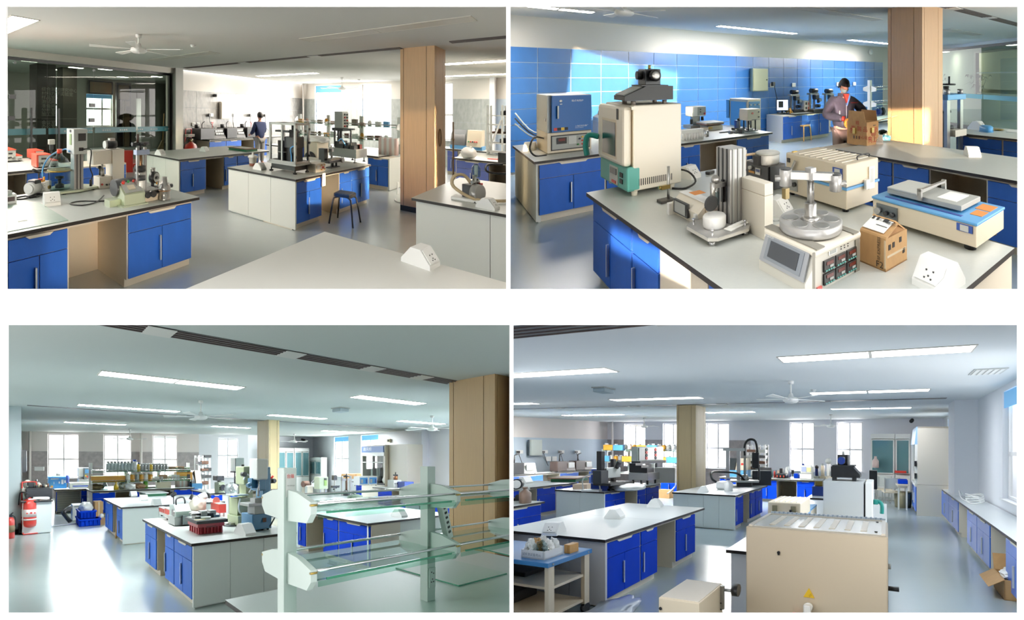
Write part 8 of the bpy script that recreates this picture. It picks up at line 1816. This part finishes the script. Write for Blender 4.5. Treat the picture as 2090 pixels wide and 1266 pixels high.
for k in range(4): t.part('hand_mark', text_b(['试样', '测试', '备用', 'A1'][k], .035, (-.002, tb*(.95-.24*k), .03), (0,-1,0), (0,0,1)), mat('pencil_grey', '8a8f94', .8))
for k in range(6): solid(R4, 'sample_bag', ['crumpled clear bag at the front of the white tray', 'white sample bag at the back of the white tray', 'clear bag with grey parts in the white tray', 'clear bag heaped at the tray centre', 'brown sample bag in the white tray', 'white bag hanging over the tray side'][k], 'bag', tu+ta*(.2+.3*(k % 3)), tv+tb*(.25+.5*(k // 3)), tz+.02,0, B().blob((0,0,.07), ta*.16, tb*.22,.09,.35, k+30), [m_bottle, m_white2, mat('milky_wrap'), mat('milky_wrap'), m_card, m_white2][k])
wu_, wv_, wa_, wb_, wh_ = (3.338,3.258,0.126,0.079,0.095)
t = T(R4, 'wood_block', 'tan wooden block on the right end of the trolley top', 'block', wu_, wv_, tz, 0); t.part('block', Bx(0,0,0, wa_, wb_, wh_, .004), m_pine); t.part('groove', Bx(-.002, wb_*.4,.02,.0, wb_*.5, wh_), m_card)
bottle(R4, 'beige plastic bottle behind the tray on the trolley', tu+ta*.6, tv+tb*1.15, tz, .05,.16, m_beige)
solid(R4, 'black_tray', 'black tray with a white cable on the middle trolley shelf', 'tray', fu_+.15,3.233+.5, tz*.62,0, Bx(0,0,0,.5,.5,.05,.01), m_black)
solid(R4, 'black_case', 'black case with handle on the lowest trolley shelf', 'case', fu_+.1,3.233+.6, tz*.22,0, Bx(0,0,0,.3,.4,.12,.02).tube([(0,.1,.12), (0,.12,.18), (0,.28,.18), (0,.3,.12)], .015), m_black)
solid(R4, 'plastic_film', 'crumpled translucent film lying on the floor beside the trolley', 'plastic film', 3.484,2.889,0,0, B().blob((0,0,.05), .45,.22,.07,.35,42), mat('blue_grey_film', 'b4c0d2', .3))
# small beige box in front
u, v, w, d, h = (2.515,1.289,0.422,0.337,0.0)
t = T(R4, 'beige_case', 'small beige steel case with black knob at the bottom edge', 'case', u, v, 0,0)
t.part('case', Bx(0,0,0, w, d, .74,.006), m_beige); t.part('top_plate', Bx(.01,.01,.74, w-.01, d-.01,.746), m_beige2); t.part('knob_rod', Bc((w*.96,-.0,.7), (w*.96,-.1,.7), .012).box(w*.88,-.03,.55, w*.93,0,.74), m_steel); t.part('knob', Bc((w*.96,-.1,.71), (w*.96,-.15,.71), .05, n=10), m_black); t.part('hole', Bc((0, d*.95,.66), (-.004, d*.95,.66), .012), m_char)
for k in range(3): t.part('side_screw', Bc((w*.9,0,.6-.05*k), (w*.9,-.012,.6-.05*k), .01), m_char)
# tall furnace
fu4 = 3.03; fv1 = 1.12; fv0 = -0.019; fz = 1.213
t = T(R4, 'tall_furnace', 'large beige steel furnace back with yellow warning triangle in the foreground', 'furnace', fu4, fv0,0,0)
w = fv1-fv0; dd = .62
t.part('body', Bx(0,0,.0, dd, w, fz, .012), mat('tan_enamel', 'cbbca4', .45)); t.part('top_plate', Bx(.02,.05, fz, dd-.02, w-.05, fz+.008), mat('satin_top_plate', 'd6d2c8', .22,.2))
for k in range(7): t.part('top_slat', Bx(.1, w*(.14+.11*k), fz+.008, dd-.1, w*(.14+.11*k)+.05, fz+.012), m_beige)
t.part('top_rim', Bx(.02,.02, fz, dd, .05, fz+.016).box(.02, w-.05, fz, dd, w-.02, fz+.016).box(dd-.03,.05, fz, dd, w-.05, fz+.016), m_beige2)
cb = B()
for k in range(24): cb.cyl((dd-.0,.06+k*(w-.14)/23, fz+.0), (dd-.0,.06+k*(w-.14)/23, fz+.035), .012, n=6)
t.part('comb_teeth', cb, mat('blue_grey_comb', '93a6bd', .4)); t.part('comb_strip', Bx(dd-.01,.02, fz+.015, dd+.02, w-.04, fz+.03), mat('pale_comb', 'c6d2de', .4))
yk = 0.749*w
t.part('key_hole', Bc((0, yk, fz-.195), (-.006, yk, fz-.195), .013, n=12).box(-.006, yk-.008, fz-.215,0, yk+.008, fz-.195), m_black)
yt = 0.529*w
t.part('warning_triangle', B().prism([(yt-.045, fz-.53), (yt+.045, fz-.53), (yt, fz-.455)], -.003,.001, 'x'), m_yell); t.part('warning_text', text_b('⚡', .03, (-.0045, yt+.008, fz-.52), (0,-1,0), (0,0,1)), mat('brown_print', '7a5a20', .7))
t.part('power_plug', Bc((0, yt, fz-.6), (-.06, yt, fz-.59), .035, n=12).box(-.09, yt-.03, fz-.63,-.05, yt+.03, fz-.56,.01), m_white2); t.part('plug_cord', B().tube([(-.07, yt, fz-.62), (-.06, yt+.05, fz-.66), (-.02, yt+.12, fz-.7)], .012), m_lgrey); t.part('wire_tag', Bx(-.02, yt+.09, fz-.7,-.01, yt+.13, fz-.66), m_orange)
t.part('side_handle', Bc((.1,0, fz-.42), (.1,-.08, fz-.42), .018), m_black); t.part('side_knob', Bc((.1,0, fz-.25), (.1,-.02, fz-.25), .02), m_grey)
for x in (.1, dd-.1): t.part('top_bolt', Bc((x, .09, fz+.008), (x, .09, fz+.016), .012, n=6), m_char)
# oven seen from behind with grinder on top
u, v, w, d, h = (5.99,0.293,1.929,0.637,0.577)
ou4 = 5.6; va = 0.274; vb = 0.869; zo = 1.404
t = T(R4, 'drying_oven', 'grey white drying oven back with black door gap on the oven bench', 'oven', ou4, va, .8,0)
t.part('body', Bx(0,.02,.04,.6, vb-va, zo-.8,.01), mat('grey_white_enamel', 'c9cccb', .45)); t.part('door', Bx(0,-.1,.04,.6,-.0, zo-.8,.01), m_white2); t.part('gap', Bx(.02,-.01,.05,.58,.03, zo-.83), m_char)
t.part('handle', Bx(.3,-.17, (zo-.8)*.42,.38,-.1, (zo-.8)*.54,.01).tube([(.34,-.16, (zo-.8)*.5), (.34,-.22, (zo-.8)*.42), (.34,-.22, (zo-.8)*.2)], .03), m_teald, 'dark teal door handle')
for x in (.05,.5):
    for y in (.05, vb-va-.05): t.part('foot', Bc((x, y, 0), (x, y, .04), .03), m_white2)
gz = zo
t = T(R4, 'grinder', 'black wedge bodied instrument with blue lens on top of the grey white oven', 'instrument', ou4+.1, va+.05, gz, 0)
wv = vb-va
for y in (.08, wv*.62): t.part('foot', Bx(.0, y, 0,.1, y+.06,.06), m_char)
g1 = 0.207; g2 = 0.379
t.part('body', B().prism([(.03,.05), (wv*.75,.05), (wv*.75, g1), (wv*.22, g1), (.03, g1*.45)], 0,.35, 'x'), m_black); t.part('head', Bx(.05, wv*.34, g1,.3, wv*.6, g2,.008), m_black); t.part('knob', Bc((.15, wv*.47, g2), (.15, wv*.47, g2+.05), .018), m_grey); t.part('lens_ring', Bx(.03, wv*.41, g1+(g2-g1)*.25,.05, wv*.56, g1+(g2-g1)*.85,.02), m_lgrey); t.part('lens', Bc((.035, wv*.5, g1+(g2-g1)*.5), (.02, wv*.5, g1+(g2-g1)*.5), .055, n=18), m_navy); t.part('top_plate', Bx(-.01, wv*.18, g1,.36, wv*.72, g1+.02), m_char)
# incubator and shaker tops beyond the furnace
u, v, w, d, h = (6.283,1.493,0.749,0.385,0.205)
t = T(R4, 'shaking_incubator', 'beige lidded incubator seen from its end, left of the grey white oven', 'incubator', 4.55,0.978,.8,0)
w = 0.414; h = 0.408
t.part('lower', Bx(0,0,.02,.62, w, h*.5,.01), m_beige); t.part('lid', Bx(0,0, h*.52,.62, w, h, .01), m_beige); t.part('belt', Bx(-.005,-.005, h*.49,.625, w+.005, h*.53), m_sky)
for k in range(5): t.part('lid_rib', Bx(.04, w*(.12+.17*k), h, .58, w*(.16+.17*k), h+.008), m_white2)
for y in (.06, w-.12): t.part('strap', Bx(-.012, y, h*.2,0, y+.06, h*.9), mat('khaki_box'))
t.part('black_latch', Bx(-.03, w*.25, h*.3,.0, w*.32, h*.8), m_black)
t = T(R4, 'orbital_shaker', 'light blue topped shaker partly hidden right of the beige incubator', 'shaker', 5.0,0.996,.8,0); t.part('body', Bx(0,0,.03,.8,.22,.2,.008), m_beige); t.part('top', Bx(0,0,.2,.8,.22,.225), m_sky); t.part('panel', Bx(-.006,.05,.08,0,.17,.17), mat('slate_panel'))
t = T(R4, 'navy_block', 'navy blue steel block with brass top on the second white worktop', 'block', 8.673,1.603,.8,0)
w = 0.262; h = 0.212
t.part('block', Bx(0,-w, 0,.5,0, h, .01), mat('deep_navy', '17306f', .4)); t.part('brass_unit', Bx(.1,-w*.85, h, .4,-w*.2, h+.12,.01), mat('brass')); t.part('lid', Bx(.05,-w*.9, h+.12,.45,-w*.1, h+.15), m_grey)
# left bench: column microscope, tank, meter
t = T(R4, 'column_microscope', 'black column microscope with stage on the left bench of the lower right bay', 'microscope', 7.816,6.409,.8,0)
k_ = 0.012
t.part('foot', Bx(-.12,-.1,0,.12,.1,.05), m_char); t.part('stage', Bx(-.35,-.3,.14,.5,.2,.2,.01), m_black); t.part('stem', Bc((0,0,.05), (0,0,.14), .06), m_char); t.part('column', Bx(-.3,.0,.2,-.18,.14,.95,.01), m_black); t.part('column', Bx(.25,.1,.2,.36,.2,.75,.01), m_black); t.part('head', Bx(-.2,-.08,.3,.3,.12,.55,.02), m_lgrey); t.part('side_block', Bx(-.45,-.12,.2,-.2,.12,.5,.01), m_dark); t.part('eyepiece', Bc((.1,-.1,.55), (.1,-.2,.7), .06), m_char)
solid(R4, 'test_meter', 'small blue and grey meter with green display before the microscope', 'meter', 7.591,6.662,.8,-72, Bx(-.1,0,0,.3,.25,.18,.01), m_navy);
t = T(R4, 'meter_front', 'grey meter face with green window right of the blue meter', 'meter', 7.73,6.61,.8,-72); t.part('face', Bx(-.06,0,0,.3,.25,.18,.01), m_lgrey); t.part('window', Bx(.02,-.008,.06,.14,0,.14), m_lcd)
u, v, w, d, h = (9.326,6.377,0.587,0.633,0.33)
t = T(R4, 'stainless_tank', 'stainless tank on black feet at the right end of the microscope bench', 'tank', u, v, .8,0); t.part('tank', Bx(0,0,.12, w, d, h, .006), m_steel)
for x in (.1, w-.1):
    for y in (.08, d-.08): t.part('foot', Bc((x, y, 0), (x, y, .12), .03), m_char)
for k in range(3): t.part('valve_block', Bx(w*.1, d*(.1+.3*k), h, w*.7, d*(.1+.3*k)+.22, h+.14+.06*k, .01), m_black)
t = T(R4, 'electric_cabinet', 'grey electric cabinet with red buttons raised over the reagent shelves', 'control cabinet', 9.9,7.129,1.427,0)
ch = 0.443; cd = 0.208
t.part('body', Bx(0,0,0,1.4, cd, ch), m_cool); t.part('front', Bx(.05,-.03,.03,1.35,0, ch-.03), m_white2)
for r in range(4):
    for c in range(2): t.part('button', Bc((.4+.5*c, -.03, ch*(.2+.2*r)), (.4+.5*c, -.06, ch*(.2+.2*r)), .05, n=8), [m_red, m_dark][(r+c) % 2])
t.part('stand', Bx(.2,.05,-.5,.26,.1,0).box(1.1,.05,-.5,1.16,.1,0).box(.0,-.1,-.08,1.4, cd, 0), m_char)
shelf_rack(R4, 'white reagent rack with amber jars left of the wooden column', 13.307,11.083,-90,3.355, (1.25,1.7), 2.0,4, dd=.5)
rl = 3.355; rv_ = 11.083; ru_ = 13.207
for k in range(30):
    f = (k//2+.5)/15; z = (1.26,1.71)[k % 2]; kk = k % 7
    if kk in (0,3): solid(R4, 'storage_box', '%s box on the %s shelf left of the column, %s from left' % (['sky blue', 'amber'][kk == 3], ['lower', 'upper'][k % 2], od_[k//2]), 'box', ru_-.1, rv_-rl*f, z, 0, Bx(-.1,-.25,0,.2,.25,.22,.01), [m_sky, m_gold][kk == 3], '%s boxes on the %s shelf' % (['blue', 'amber'][kk == 3], ['lower', 'upper'][k % 2]))
    else: jar(R4, '%s jar on the %s shelf left of the column, %s from left' % (['grey', 'amber', 'white'][k % 3], ['lower', 'upper'][k % 2], od_[k//2]), ru_, rv_-rl*f, z, .1,.26, [jar_m[0], jar_m[2], m_white2][k % 3], 'jars on the %s shelf by the column' % ['lower', 'upper'][k % 2])
for k in range(5):
    p = [(7.482,6.651), (7.804,7.281), (8.085,6.063), (9.364,8.129), (10.194,6.32)][k]
    lb = ['white wire frame and cloth left of the blue meter', 'white carton tray on the microscope bench left end', 'white paper pile in front of the stainless tank', 'tall navy blue canister behind the meter', 'white open case below the reagent shelves'][k]
    solid(R4, ['cloth_stand', 'carton_tray', 'paper_pile', 'canister', 'open_case'][k], lb, 'bench clutter', *p, .8,-72, [B().tube([(-.2,0,.02), (-.2,0,.3), (.1,0,.4), (.2,0,.02)], .015).box(-.2,-.1,0,.2,.1,.04), Bx(-.15,-.1,0,.2,.2,.12), B().blob((0,0,.06), .4,.3,.09,.2,50), Bc((0,0,0), (0,0,.4), .17), Bx(-.3,-.2,0,.3,.2,.45,.01)][k], [m_white2, mat('tan_tray', 'c9b49c', .6), m_paper, m_navy, m_paper][k])
# marble wall side
def wall_tester(label, px0, px1, k, m):
    v = 12.75; u0 = [10.335,12.429,13.416][k]; u1 = [11.461,13.388,14.405][k]; w = u1-u0
    t = T(R4, 'abrasion_tester', label, 'tester', u0, v, .8,0, 'testers along the marble wall of the lower right bay')
    t.part('cover', Bx(0,0,.02, w*.52,.4,.42,.01), m); t.part('console', B().prism([(0,.02), (.4,.02), (.4,.4), (.1,.4)], w*.52, w, 'x'), m_grey if k == 0 else m); t.part('key_panel', Bx(w*.6,-.02,.14, w*.92,.04,.36), m_white2); t.part('rod', Bc((w*.3,.2,.42), (w*.32,.2,.7), .025).cyl((w*.32,.2,.7), (w*.5,.2,.76), .02), m_dark); feet(t, w, .4,.02,.03)
wall_tester('black tester at the left frame edge on the marble wall bench', 1040,1096,0, m_black); wall_tester('brown covered tester on the marble wall bench, left of two', 1138,1175,1, mat('brown_cover', '5a4a44', .5)); wall_tester('brown covered tester on the marble wall bench, right of two', 1176,1210,2, mat('brown_cover'))
MW = ((11.0,14.85), (15.5,12.86))
p = (12.395,14.237); q = (12.822,14.049)
t = T(R4, 'wall_cabinet', 'pale green metal box on the marble wall at the left', 'wall box', p[0], p[1], 1.448, math.degrees(math.atan2(q[1]-p[1], q[0]-p[0])))
w = math.hypot(q[0]-p[0], q[1]-p[1]); h = 0.661
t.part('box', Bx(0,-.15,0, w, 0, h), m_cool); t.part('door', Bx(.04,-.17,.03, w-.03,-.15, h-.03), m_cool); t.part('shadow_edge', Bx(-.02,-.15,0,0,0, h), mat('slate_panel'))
for k in range(4):
    pp = [(12.066,14.381), (12.927,14.003), (13.545,13.731), (14.182,13.451)][k]
    t = T(R4, 'wall_socket', 'dark plug in a wall socket, %s along the marble wall' % ['first', 'second', 'third', 'fourth'][k], 'wall socket', *pp, 1.6,-24, 'sockets on the marble wall, lower right bay'); t.part('plate', Bx(-.1,-.03,-.07,.15,0,.07), m_white2); t.part('plug', Bx(-.08,-.08,-.05,.02,-.03,.04), m_char); t.part('cord', B().tube([(-.03,-.06,-.05), (.05,-.05,-.3), (.15,-.05,-.6)], .012), m_dark)
for k in range(2):
    pp = [(13.087,13.933), (13.304,13.837)][k]; solid(R4, 'switch_plate', '%s of two white blank plates on the marble wall' % ['left', 'right'][k], 'switch', *pp, 1.3,-24, Bx(-.1,-.03,-.1,.1,0,.1), m_white2)
t = T(R4, 'drawing_board', 'green edged board lying on the bench before the marble wall', 'board', 8.944,9.43,.8,-72); bw = 0.014*52; t.part('board', Bx(0,0,0, bw, .8,.09), m_green); t.part('top', Bx(-.06,-.06,.09, bw+.06,.86,.12), mat('brown_hardboard'))
wedge_outlet(R4, 'rounded outlet on the bench with the green board', 8.316,9.677,.8,0,1.8, False)
bottle(R4, 'brown glass reagent bottle on the left edge worktop', 5.489,6.387,.8,.1,.3, mat('brown_bottle', '8f7462', .35), mat('brown_bottle'), None, None, 'brown_bottle')
t = T(R4, 'pressure_gauge', 'round dial gauge rig cut by the left frame edge', 'gauge', 5.678,6.804,.8,-60); t.part('base', Bx(-.12,-.05,0,.16,.1,.05), m_char); t.part('knob', Bc((.05,-.05,.08), (.05,-.12,.08), .05), m_black); t.part('stand', Bc((.05,.02,.05), (.05,.02,.2), .03).box(-.2,.0,.2,.2,.06,.24), m_lgrey); t.part('dial', Bc((.0,.05,.32), (.0,-.05,.32), .1, n=20), m_black); t.part('face', Bc((.0,-.05,.32), (.0,-.06,.32), .08, n=20), m_white2)
# centre bench rig
t = T(R4, 'drill_rig', 'black plate drill rig with aluminium posts and arched black hose', 'test rig', 9.873,3.793,.8,-72)
t.part('base', Bx(-.1,0,0,.3,.4,.12,.01), m_dark); t.part('plate', Bx(-.32,-.05,.12,.5,.5,.17,.005), m_grey); t.part('chuck', Bc((.1,.2,.17), (.1,.2,.32), .12,.08), m_steel); t.part('spindle', Bc((.1,.2,.32), (.1,.2,.85), .035), m_lgrey)
for x in (-.42,-.12): t.part('post', Bx(x, .1,.0, x+.1,.2,1.0), m_alu)
t.part('beam', Bx(-.5,.08,.98,.1,.22,1.06), m_lgrey); t.part('motor', Bx(.3,.1,.5,.5,.3,.95,.02).cyl((.5,.2,.17), (.5,.2,.6), .03), m_char); t.part('hose', B().tube([(.1,.2,.85), (.1,.2,1.15), (.22,.2,1.3), (.4,.2,1.25), (.46,.2,.9)], .035), m_black); t.part('back_box', Bx(.3,.45,0,.85,.6,.42,.01), m_dark)
bottle(R4, 'white jar with blue bands in front of the drill rig', 8.851,3.726,.8,.11,.3, m_white2, m_navy)
t = T(R4, 'suction_unit', 'white lump shaped unit with a thick black hose on the centre bench', 'unit', 9.099,4.007,.8,0); t.part('body', Bx(-.1,-.15,0,.3,.15,.2,.05), m_white2); t.part('hose', B().tube([(0,.1,.15), (-.05,.25,.25), (.1,.35,.4), (.4,.3,.42), (.8,-.1,.36), (.9,-.3,.15)], .03), m_black)
cable(R4, 'chain link white cable hanging beside the cabinet left of the column', [(11.41,6.737,.8), (12.336,7.284,.45), (12.085,7.453,.2)], .025, m_white2)
solid(R4, 'carton', 'small carton on the floor at the foot of the wooden column', 'carton', 12.274,7.488,0,0, Bx(0,0,0,.3,.5,.3), m_card)
# beige console bench, rack, monitor bench
t = T(R4, 'corrosion_tester', 'beige console with tinted dome and blue base right of the wooden column', 'tester', 13.2,5.675,.8,-90)
cl = 0.776; z0, z1 = 0.244,0.678
t.part('base', Bx(0,0,-.2, cl, .6, z0,.01), m_sky); t.part('console', B().prism([(0, z0), (.6, z0), (.6, z1), (.2, z1)], cl*.5, cl, 'x'), m_beige); t.part('tinted_cover', B().prism([(0, z0), (.6, z0), (.6, z1), (.25, z1)], 0, cl*.44, 'x'), m_dglass); btn(t, cl*.65, (z0+z1)/2, mat('green_button'), .1,.05); btn(t, cl*.8, (z0+z1)/2, m_red, .1,.05)
t = T(R4, 'wire_rack', 'tall white angle rack with brown trays before the lilac wall', 'rack', 13.9,5.059,0,-90)
rw = 0.671; zt = 1.996
for x in (0, rw*.5, rw):
    for y in (0,.4): t.part('post', Bx(x-.04, y, 0, x+.04, y+.05, zt), m_white2)
for k in range(6): t.part('shelf', Bx(0,0,.8+k*.22, rw, .45,.83+k*.22), m_white2)
for k in range(8): solid(R4, 'storage_tray', 'tray, %s on the white angle rack before the lilac wall' % od_[k], 'tray', 13.88,5.059-rw*(.25+.5*(k % 2)), .83+.22*(k // 2+1), -90, Bx(-.2,0,0,.2,.35,.1,.01), [mat('rusty_brown'), m_grey, m_dark][k % 3], 'trays on the white angle rack')
def bench_obj(name, label, cat, px, k=0): return T(R4, name, label, cat, K4[0]+.4, px, .8,-90)
t = bench_obj('monitor', 'black widescreen monitor on the grey edged bench', 'monitor', 4.392)
mw = 0.481; k_ = mw/26.
t.part('panel', Bx(0,0, k_*4, mw, .08, k_*20,.01), m_char); t.part('stand', Bx(mw*.42,.02,0, mw*.58,.08, k_*5), m_black); t.part('foot', Bx(mw*.3,-.1,0, mw*.7,.2,.03), m_black)
t = bench_obj('black_meter', 'black console with orange dials right of the monitor', 'meter', 3.765); w = k_*22
t.part('body', Bx(0,0,0, w, .4, k_*9,.06), m_black)
for x in (.15,.45,.75): t.part('dial', Bx(w*x, -.01, k_*2, w*x+k_*1.5,0, k_*6), m_orange)
t = bench_obj('balance', 'white analytical balance with blue yellow label right of the black console', 'balance', 2.874); w = k_*23
t.part('body', Bx(0,0,0, w, .4, k_*10,.02).box(0,.1, k_*10, w, .4, k_*26,.04), m_white2); t.part('label', Bx(w*.1,.09, k_*14, w*.5,.1, k_*23), mat('lilac_label', 'a9b4d8', .5)); t.part('label', Bx(w*.55,.09, k_*14, w*.9,.1, k_*22), mat('yellow_label', 'e4dc9a', .5)); t.part('cap', Bc((w*.2,.2, k_*26), (w*.2,.2, k_*29), k_*2.5), m_navy)
for k in range(7):
    px = [3.982,3.87,3.74,3.629,3.391,3.119,2.993][k]
    solid(R4, ['bottle', 'bottle', 'folder', 'folder', 'flask_carrier', 'blue_bin', 'blue_bin'][k], ['teal bottle right of the monitor', 'red bottle right of the monitor', 'tan folder behind the black console', 'black folder behind the black console', 'pale wrapped flask carrier behind the black console', 'blue bin left of the balance', 'small navy bin beside the balance'][k], 'bench item', K4[0]+.7, px, .8,-90, [Bl([(k_*2,0), (k_*2, k_*12), (k_, k_*16)]), Bl([(k_*2,0), (k_*2, k_*10), (k_, k_*13)]), Bx(-k_*2,0,0, k_*3,.2, k_*14), Bx(-k_*3,0,0, k_*3,.2, k_*18), B().blob((0,.1, k_*10), k_*7,.15, k_*12,.1,61), Bx(-k_*2,0,0, k_*6,.3, k_*9), Bx(-k_, 0,0, k_*3,.3, k_*8)][k], [m_teal, m_red, mat('tan_tray'), m_black, m_white2, m_blue2, m_navy][k])
for k in range(4):
    px = [2.356,2.147,1.939,1.733][k]
    t = T(R4, ['blue_instrument', 'bottle_column', 'flask_tower', 'beige_column'][k], ['blue and black curved instrument right of the balance', 'beige column instrument left of the black grinder', 'white round flask tower left of the black grinder', 'beige grey column unit behind the black grinder'][k], 'instrument', K4[0]+.8, px, .8,-90)
    t.part('base', Bx(-k_*5,0,0, k_*5,.3, k_*5,.01), [m_lgrey, m_beige, m_ivory, m_beige][k]); t.part('column', Bx(-k_*3,.05, k_*5, k_*3,.25, k_*[20,26,30,20][k], .02), [mat('deep_navy'), m_beige, m_white2, mat('khaki_box')][k]); t.part('head', B().ball((0,.1, k_*[22,26,34,21][k]), k_*[4,3,6,4][k]), [m_char, m_grey, m_lgrey, m_grey][k])
t = T(R4, 'stand_pole', 'thin dark stand with cross arm before the knee space of the monitor bench', 'stand', 15.176,3.585,0,0); t.part('pole', Bc((0,0,0), (0,0,.95), .02, n=8), m_char); t.part('arm', Bc((0,0,.85), (.0,.5,.85), .02, n=8), m_grey); t.part('head', Bx(-.05,-.05,.85,.05,.05,1.0), m_char)
# fume hood on the right, cabinets at the back
hu0 = 11.75; h0 = -1.75; h1 = -0.847; zh = 2.532
t = T(R4, 'fume_hood', 'tall cream fume hood seen from its side along the window wall', 'fume hood', hu0, h0,0,0)
D = h1-h0
t.part('side_lower', Bx(0,0,0,.04, D, .88), m_beige2); t.part('side_upper', Bx(0,0,.885,.04, D-.02, zh), m_beige2); t.part('far_side', Bx(1.7,0,0,1.74, D, zh), m_beige2); t.part('back', Bx(.04,0,0,1.7,.04, zh), m_beige2); t.part('roof', Bx(0,0, zh-.04,1.74, D-.02, zh), m_beige2)
t.part('deck', Bx(.04,.04,.82,1.7, D+.05,.9), m_white2); t.part('front_header', B().hexa([(.02, D-.02, zh*.8), (1.72, D-.02, zh*.8), (1.72, D+.06, zh*.8), (.02, D+.06, zh*.8)], [(.02, D-.1, zh), (1.72, D-.1, zh), (1.72, D+.0, zh), (.02, D+.0, zh)]), mat('pale_blue_header', '9cc4ea', .3)); t.part('sash', Bx(.06, D-.02,1.2,1.68, D-.01, zh*.8), m_clear)
for k in range(2): t.part('front_post', Bx(.02+1.62*k, D-.05,.9,.12+1.62*k, D+.04, zh*.8), m_white2); t.part('socket_box', Bx(-.0, D+.0,1.05+.35*k, .08, D+.06,1.2+.35*k), m_char)
for k in range(3):
    dr = t.part('lower_door', Bx(.06+.55*k, D, .1,.58+.55*k, D+.03,.8,.004), mat('clear_blue_laminate'))
    if dr: t.part('handle', Bx(.5+.55*k, D+.03,.3,.53+.55*k, D+.06,.6), m_handle, None, dr)
glass_cabinet(R4, 'white glazed cabinet with blue reflection against the back wall, left one', 14.9,0.534,-90,0.852,.95,2.447,1, None, 4)
glass_cabinet(R4, 'white glazed cabinet with pale panes against the back wall, right one', 14.9,-0.335,-90,0.523,.95,2.446,1, None, 4)
solid(R4, 'red_tray', 'red tray inside the right glazed cabinet', 'tray', 14.7,-0.515,1.024,-90, Bx(-.2,0,0,.2,.2,.08,.01), m_red)
solid(R4, 'sample_bottle', 'white and pink bottle inside the left glazed cabinet', 'bottle', 14.75,0.354,1.194,0, Bl([(.12,0), (.12,.25), (.05,.35), (.05,.42)]), mat('pale_pink_roll'))
def chair(label, u, v, rot):
    t = T(R4, 'metal_chair', label, 'chair', u, v, 0, rot, 'square tube chairs before the glazed cabinets')
    t.part('seat', Bx(-.25,-.25,.46,.25,.25,.5,.008), m_beige)
    for x in (-.23,.23):
        t.part('leg', Bx(x-.015,-.24,0, x+.015,-.21,.46), m_grey); t.part('leg', Bx(x-.015,.21,0, x+.015,.24,.95), m_grey); t.part('side_rail', Bx(x-.015,-.24,.04, x+.015,.24,.07), m_grey)
    t.part('backrest', Bx(-.24,.2,.6,.24,.23,.95,.01), m_lgrey); t.part('stretcher', Bx(-.23,-.02,.18,.23,.02,.21), m_grey)
chair('square tube chair with cream seat, nearer of the two by the cabinets', 13.3,-0.162,100); chair('square tube chair with cream seat, farther one by the cabinets', 14.1,0.074,100)
t = T(R4, 'side_table', 'small beige table with blue tray before the glazed cabinets', 'table', 12.6,-0.697,0,0); tw = 0.385
t.part('top', Bx(0,0,.76,.9, tw, .8,.005), m_beige); t.part('apron', Bx(.05,.05,.68,.85, tw-.05,.76), m_beige)
for x in (.05,.82):
    for y in (.05, tw-.1): t.part('leg', Bx(x, y, 0, x+.05, y+.05,.7), m_lgrey)
solid(R4, 'blue_tray', 'blue tray standing on the small beige table', 'tray', 12.7,-0.66,.8,0, Bx(0,0,0,.6, tw*.75,.12,.01), m_blue2)
solid(R4, 'grey_pouf', 'brown grey round bin under the small beige table', 'bin', 13.3,-0.541,0,0, Bl([(.25,0), (.28,.4), (.26,.5)]), mat('khaki_box'))
t = T(R4, 'cctv_camera', 'small dark camera on the back wall above the glazed cabinets', 'camera', 15.3,-0.95,2.973); t.part('body', Bc((0,0,0), (-.2,.05,-.05), .07), m_char); t.part('mount', Bx(0,-.03,0,.2,.03,.06), m_white2)
t = T(R4, 'microscope_tray', 'beige tray box behind the black grinder', 'box', 10.6,0.468,.8,0); t.part('tray', Bx(0,0,0,.5,.6,.18), mat('tan_tray')); t.part('lid', Bx(-.02,-.02,.18,.52,.62,.22), m_beige); t.part('dark_frame', Bx(.1,-.25,0,.4,-.05,.5), m_dark)
# right bench: coil of white hose, carton in the knee space
hc = (8.77,-2.322)
cb = B()
for k in range(5): cb.tube([(.26*math.cos(a)+.02*k, .16*math.sin(a), .02+.03*k+.02*math.sin(a*2+k)) for a in [i*math.pi/6 for i in range(12)]], .011, closed=True)
solid(R4, 'hose_coil', 'coiled white plastic hose lying on the right window bench', 'hose', hc[0], -1.75,.81,0, cb, m_white2)
cable(R4, 'loose white hose end trailing over the right window bench', [(hc[0]-.1,-1.62,.82), (hc[0]+.4,-1.56,.84), (hc[0]+.9,-1.6,.95), (hc[0]+1.1,-1.7,.86)], .012, m_white2, 'hose', 'hose')
u, v = 6.374,-1.461
t = T(R4, 'carton', 'open tan carton with white foam standing in the right bench knee space', 'carton', 5.485,-1.85,0,0)
w = 0.807; w *= .62; h = .25
t.part('walls', Bx(0,0,0, w, .01, h).box(0,.42,0, w, .43, h).box(0,0,0,.01,.43, h).box(w-.01,0,0, w, .43, h).box(0,0,0, w, .43,.01), m_card); t.part('flap', B().hexa([(w-.01,0, h), (w, 0, h), (w, .43, h), (w-.01,.43, h)], [(w+.06,0, h+.2), (w+.07,0, h+.2), (w+.07,.43, h+.2), (w+.06,.43, h+.2)]), m_card); t.part('flap', B().hexa([(.0,.43, h), (w, .43, h), (w, .44, h), (0,.44, h)], [(0,.6, h-.1), (w, .6, h-.1), (w, .61, h-.1), (0,.61, h-.1)]), m_card); t.part('foam', B().blob((w*.5,.22, h), w*.42,.2,.1,.3,71), m_white2); t.part('mark', Bx(-.003,.18,.1,0,.26,.18), mat('brown_print'))
for o in list(bpy.data.objects):
    if o.type == 'EMPTY' and not o.children: bpy.data.objects.remove(o)
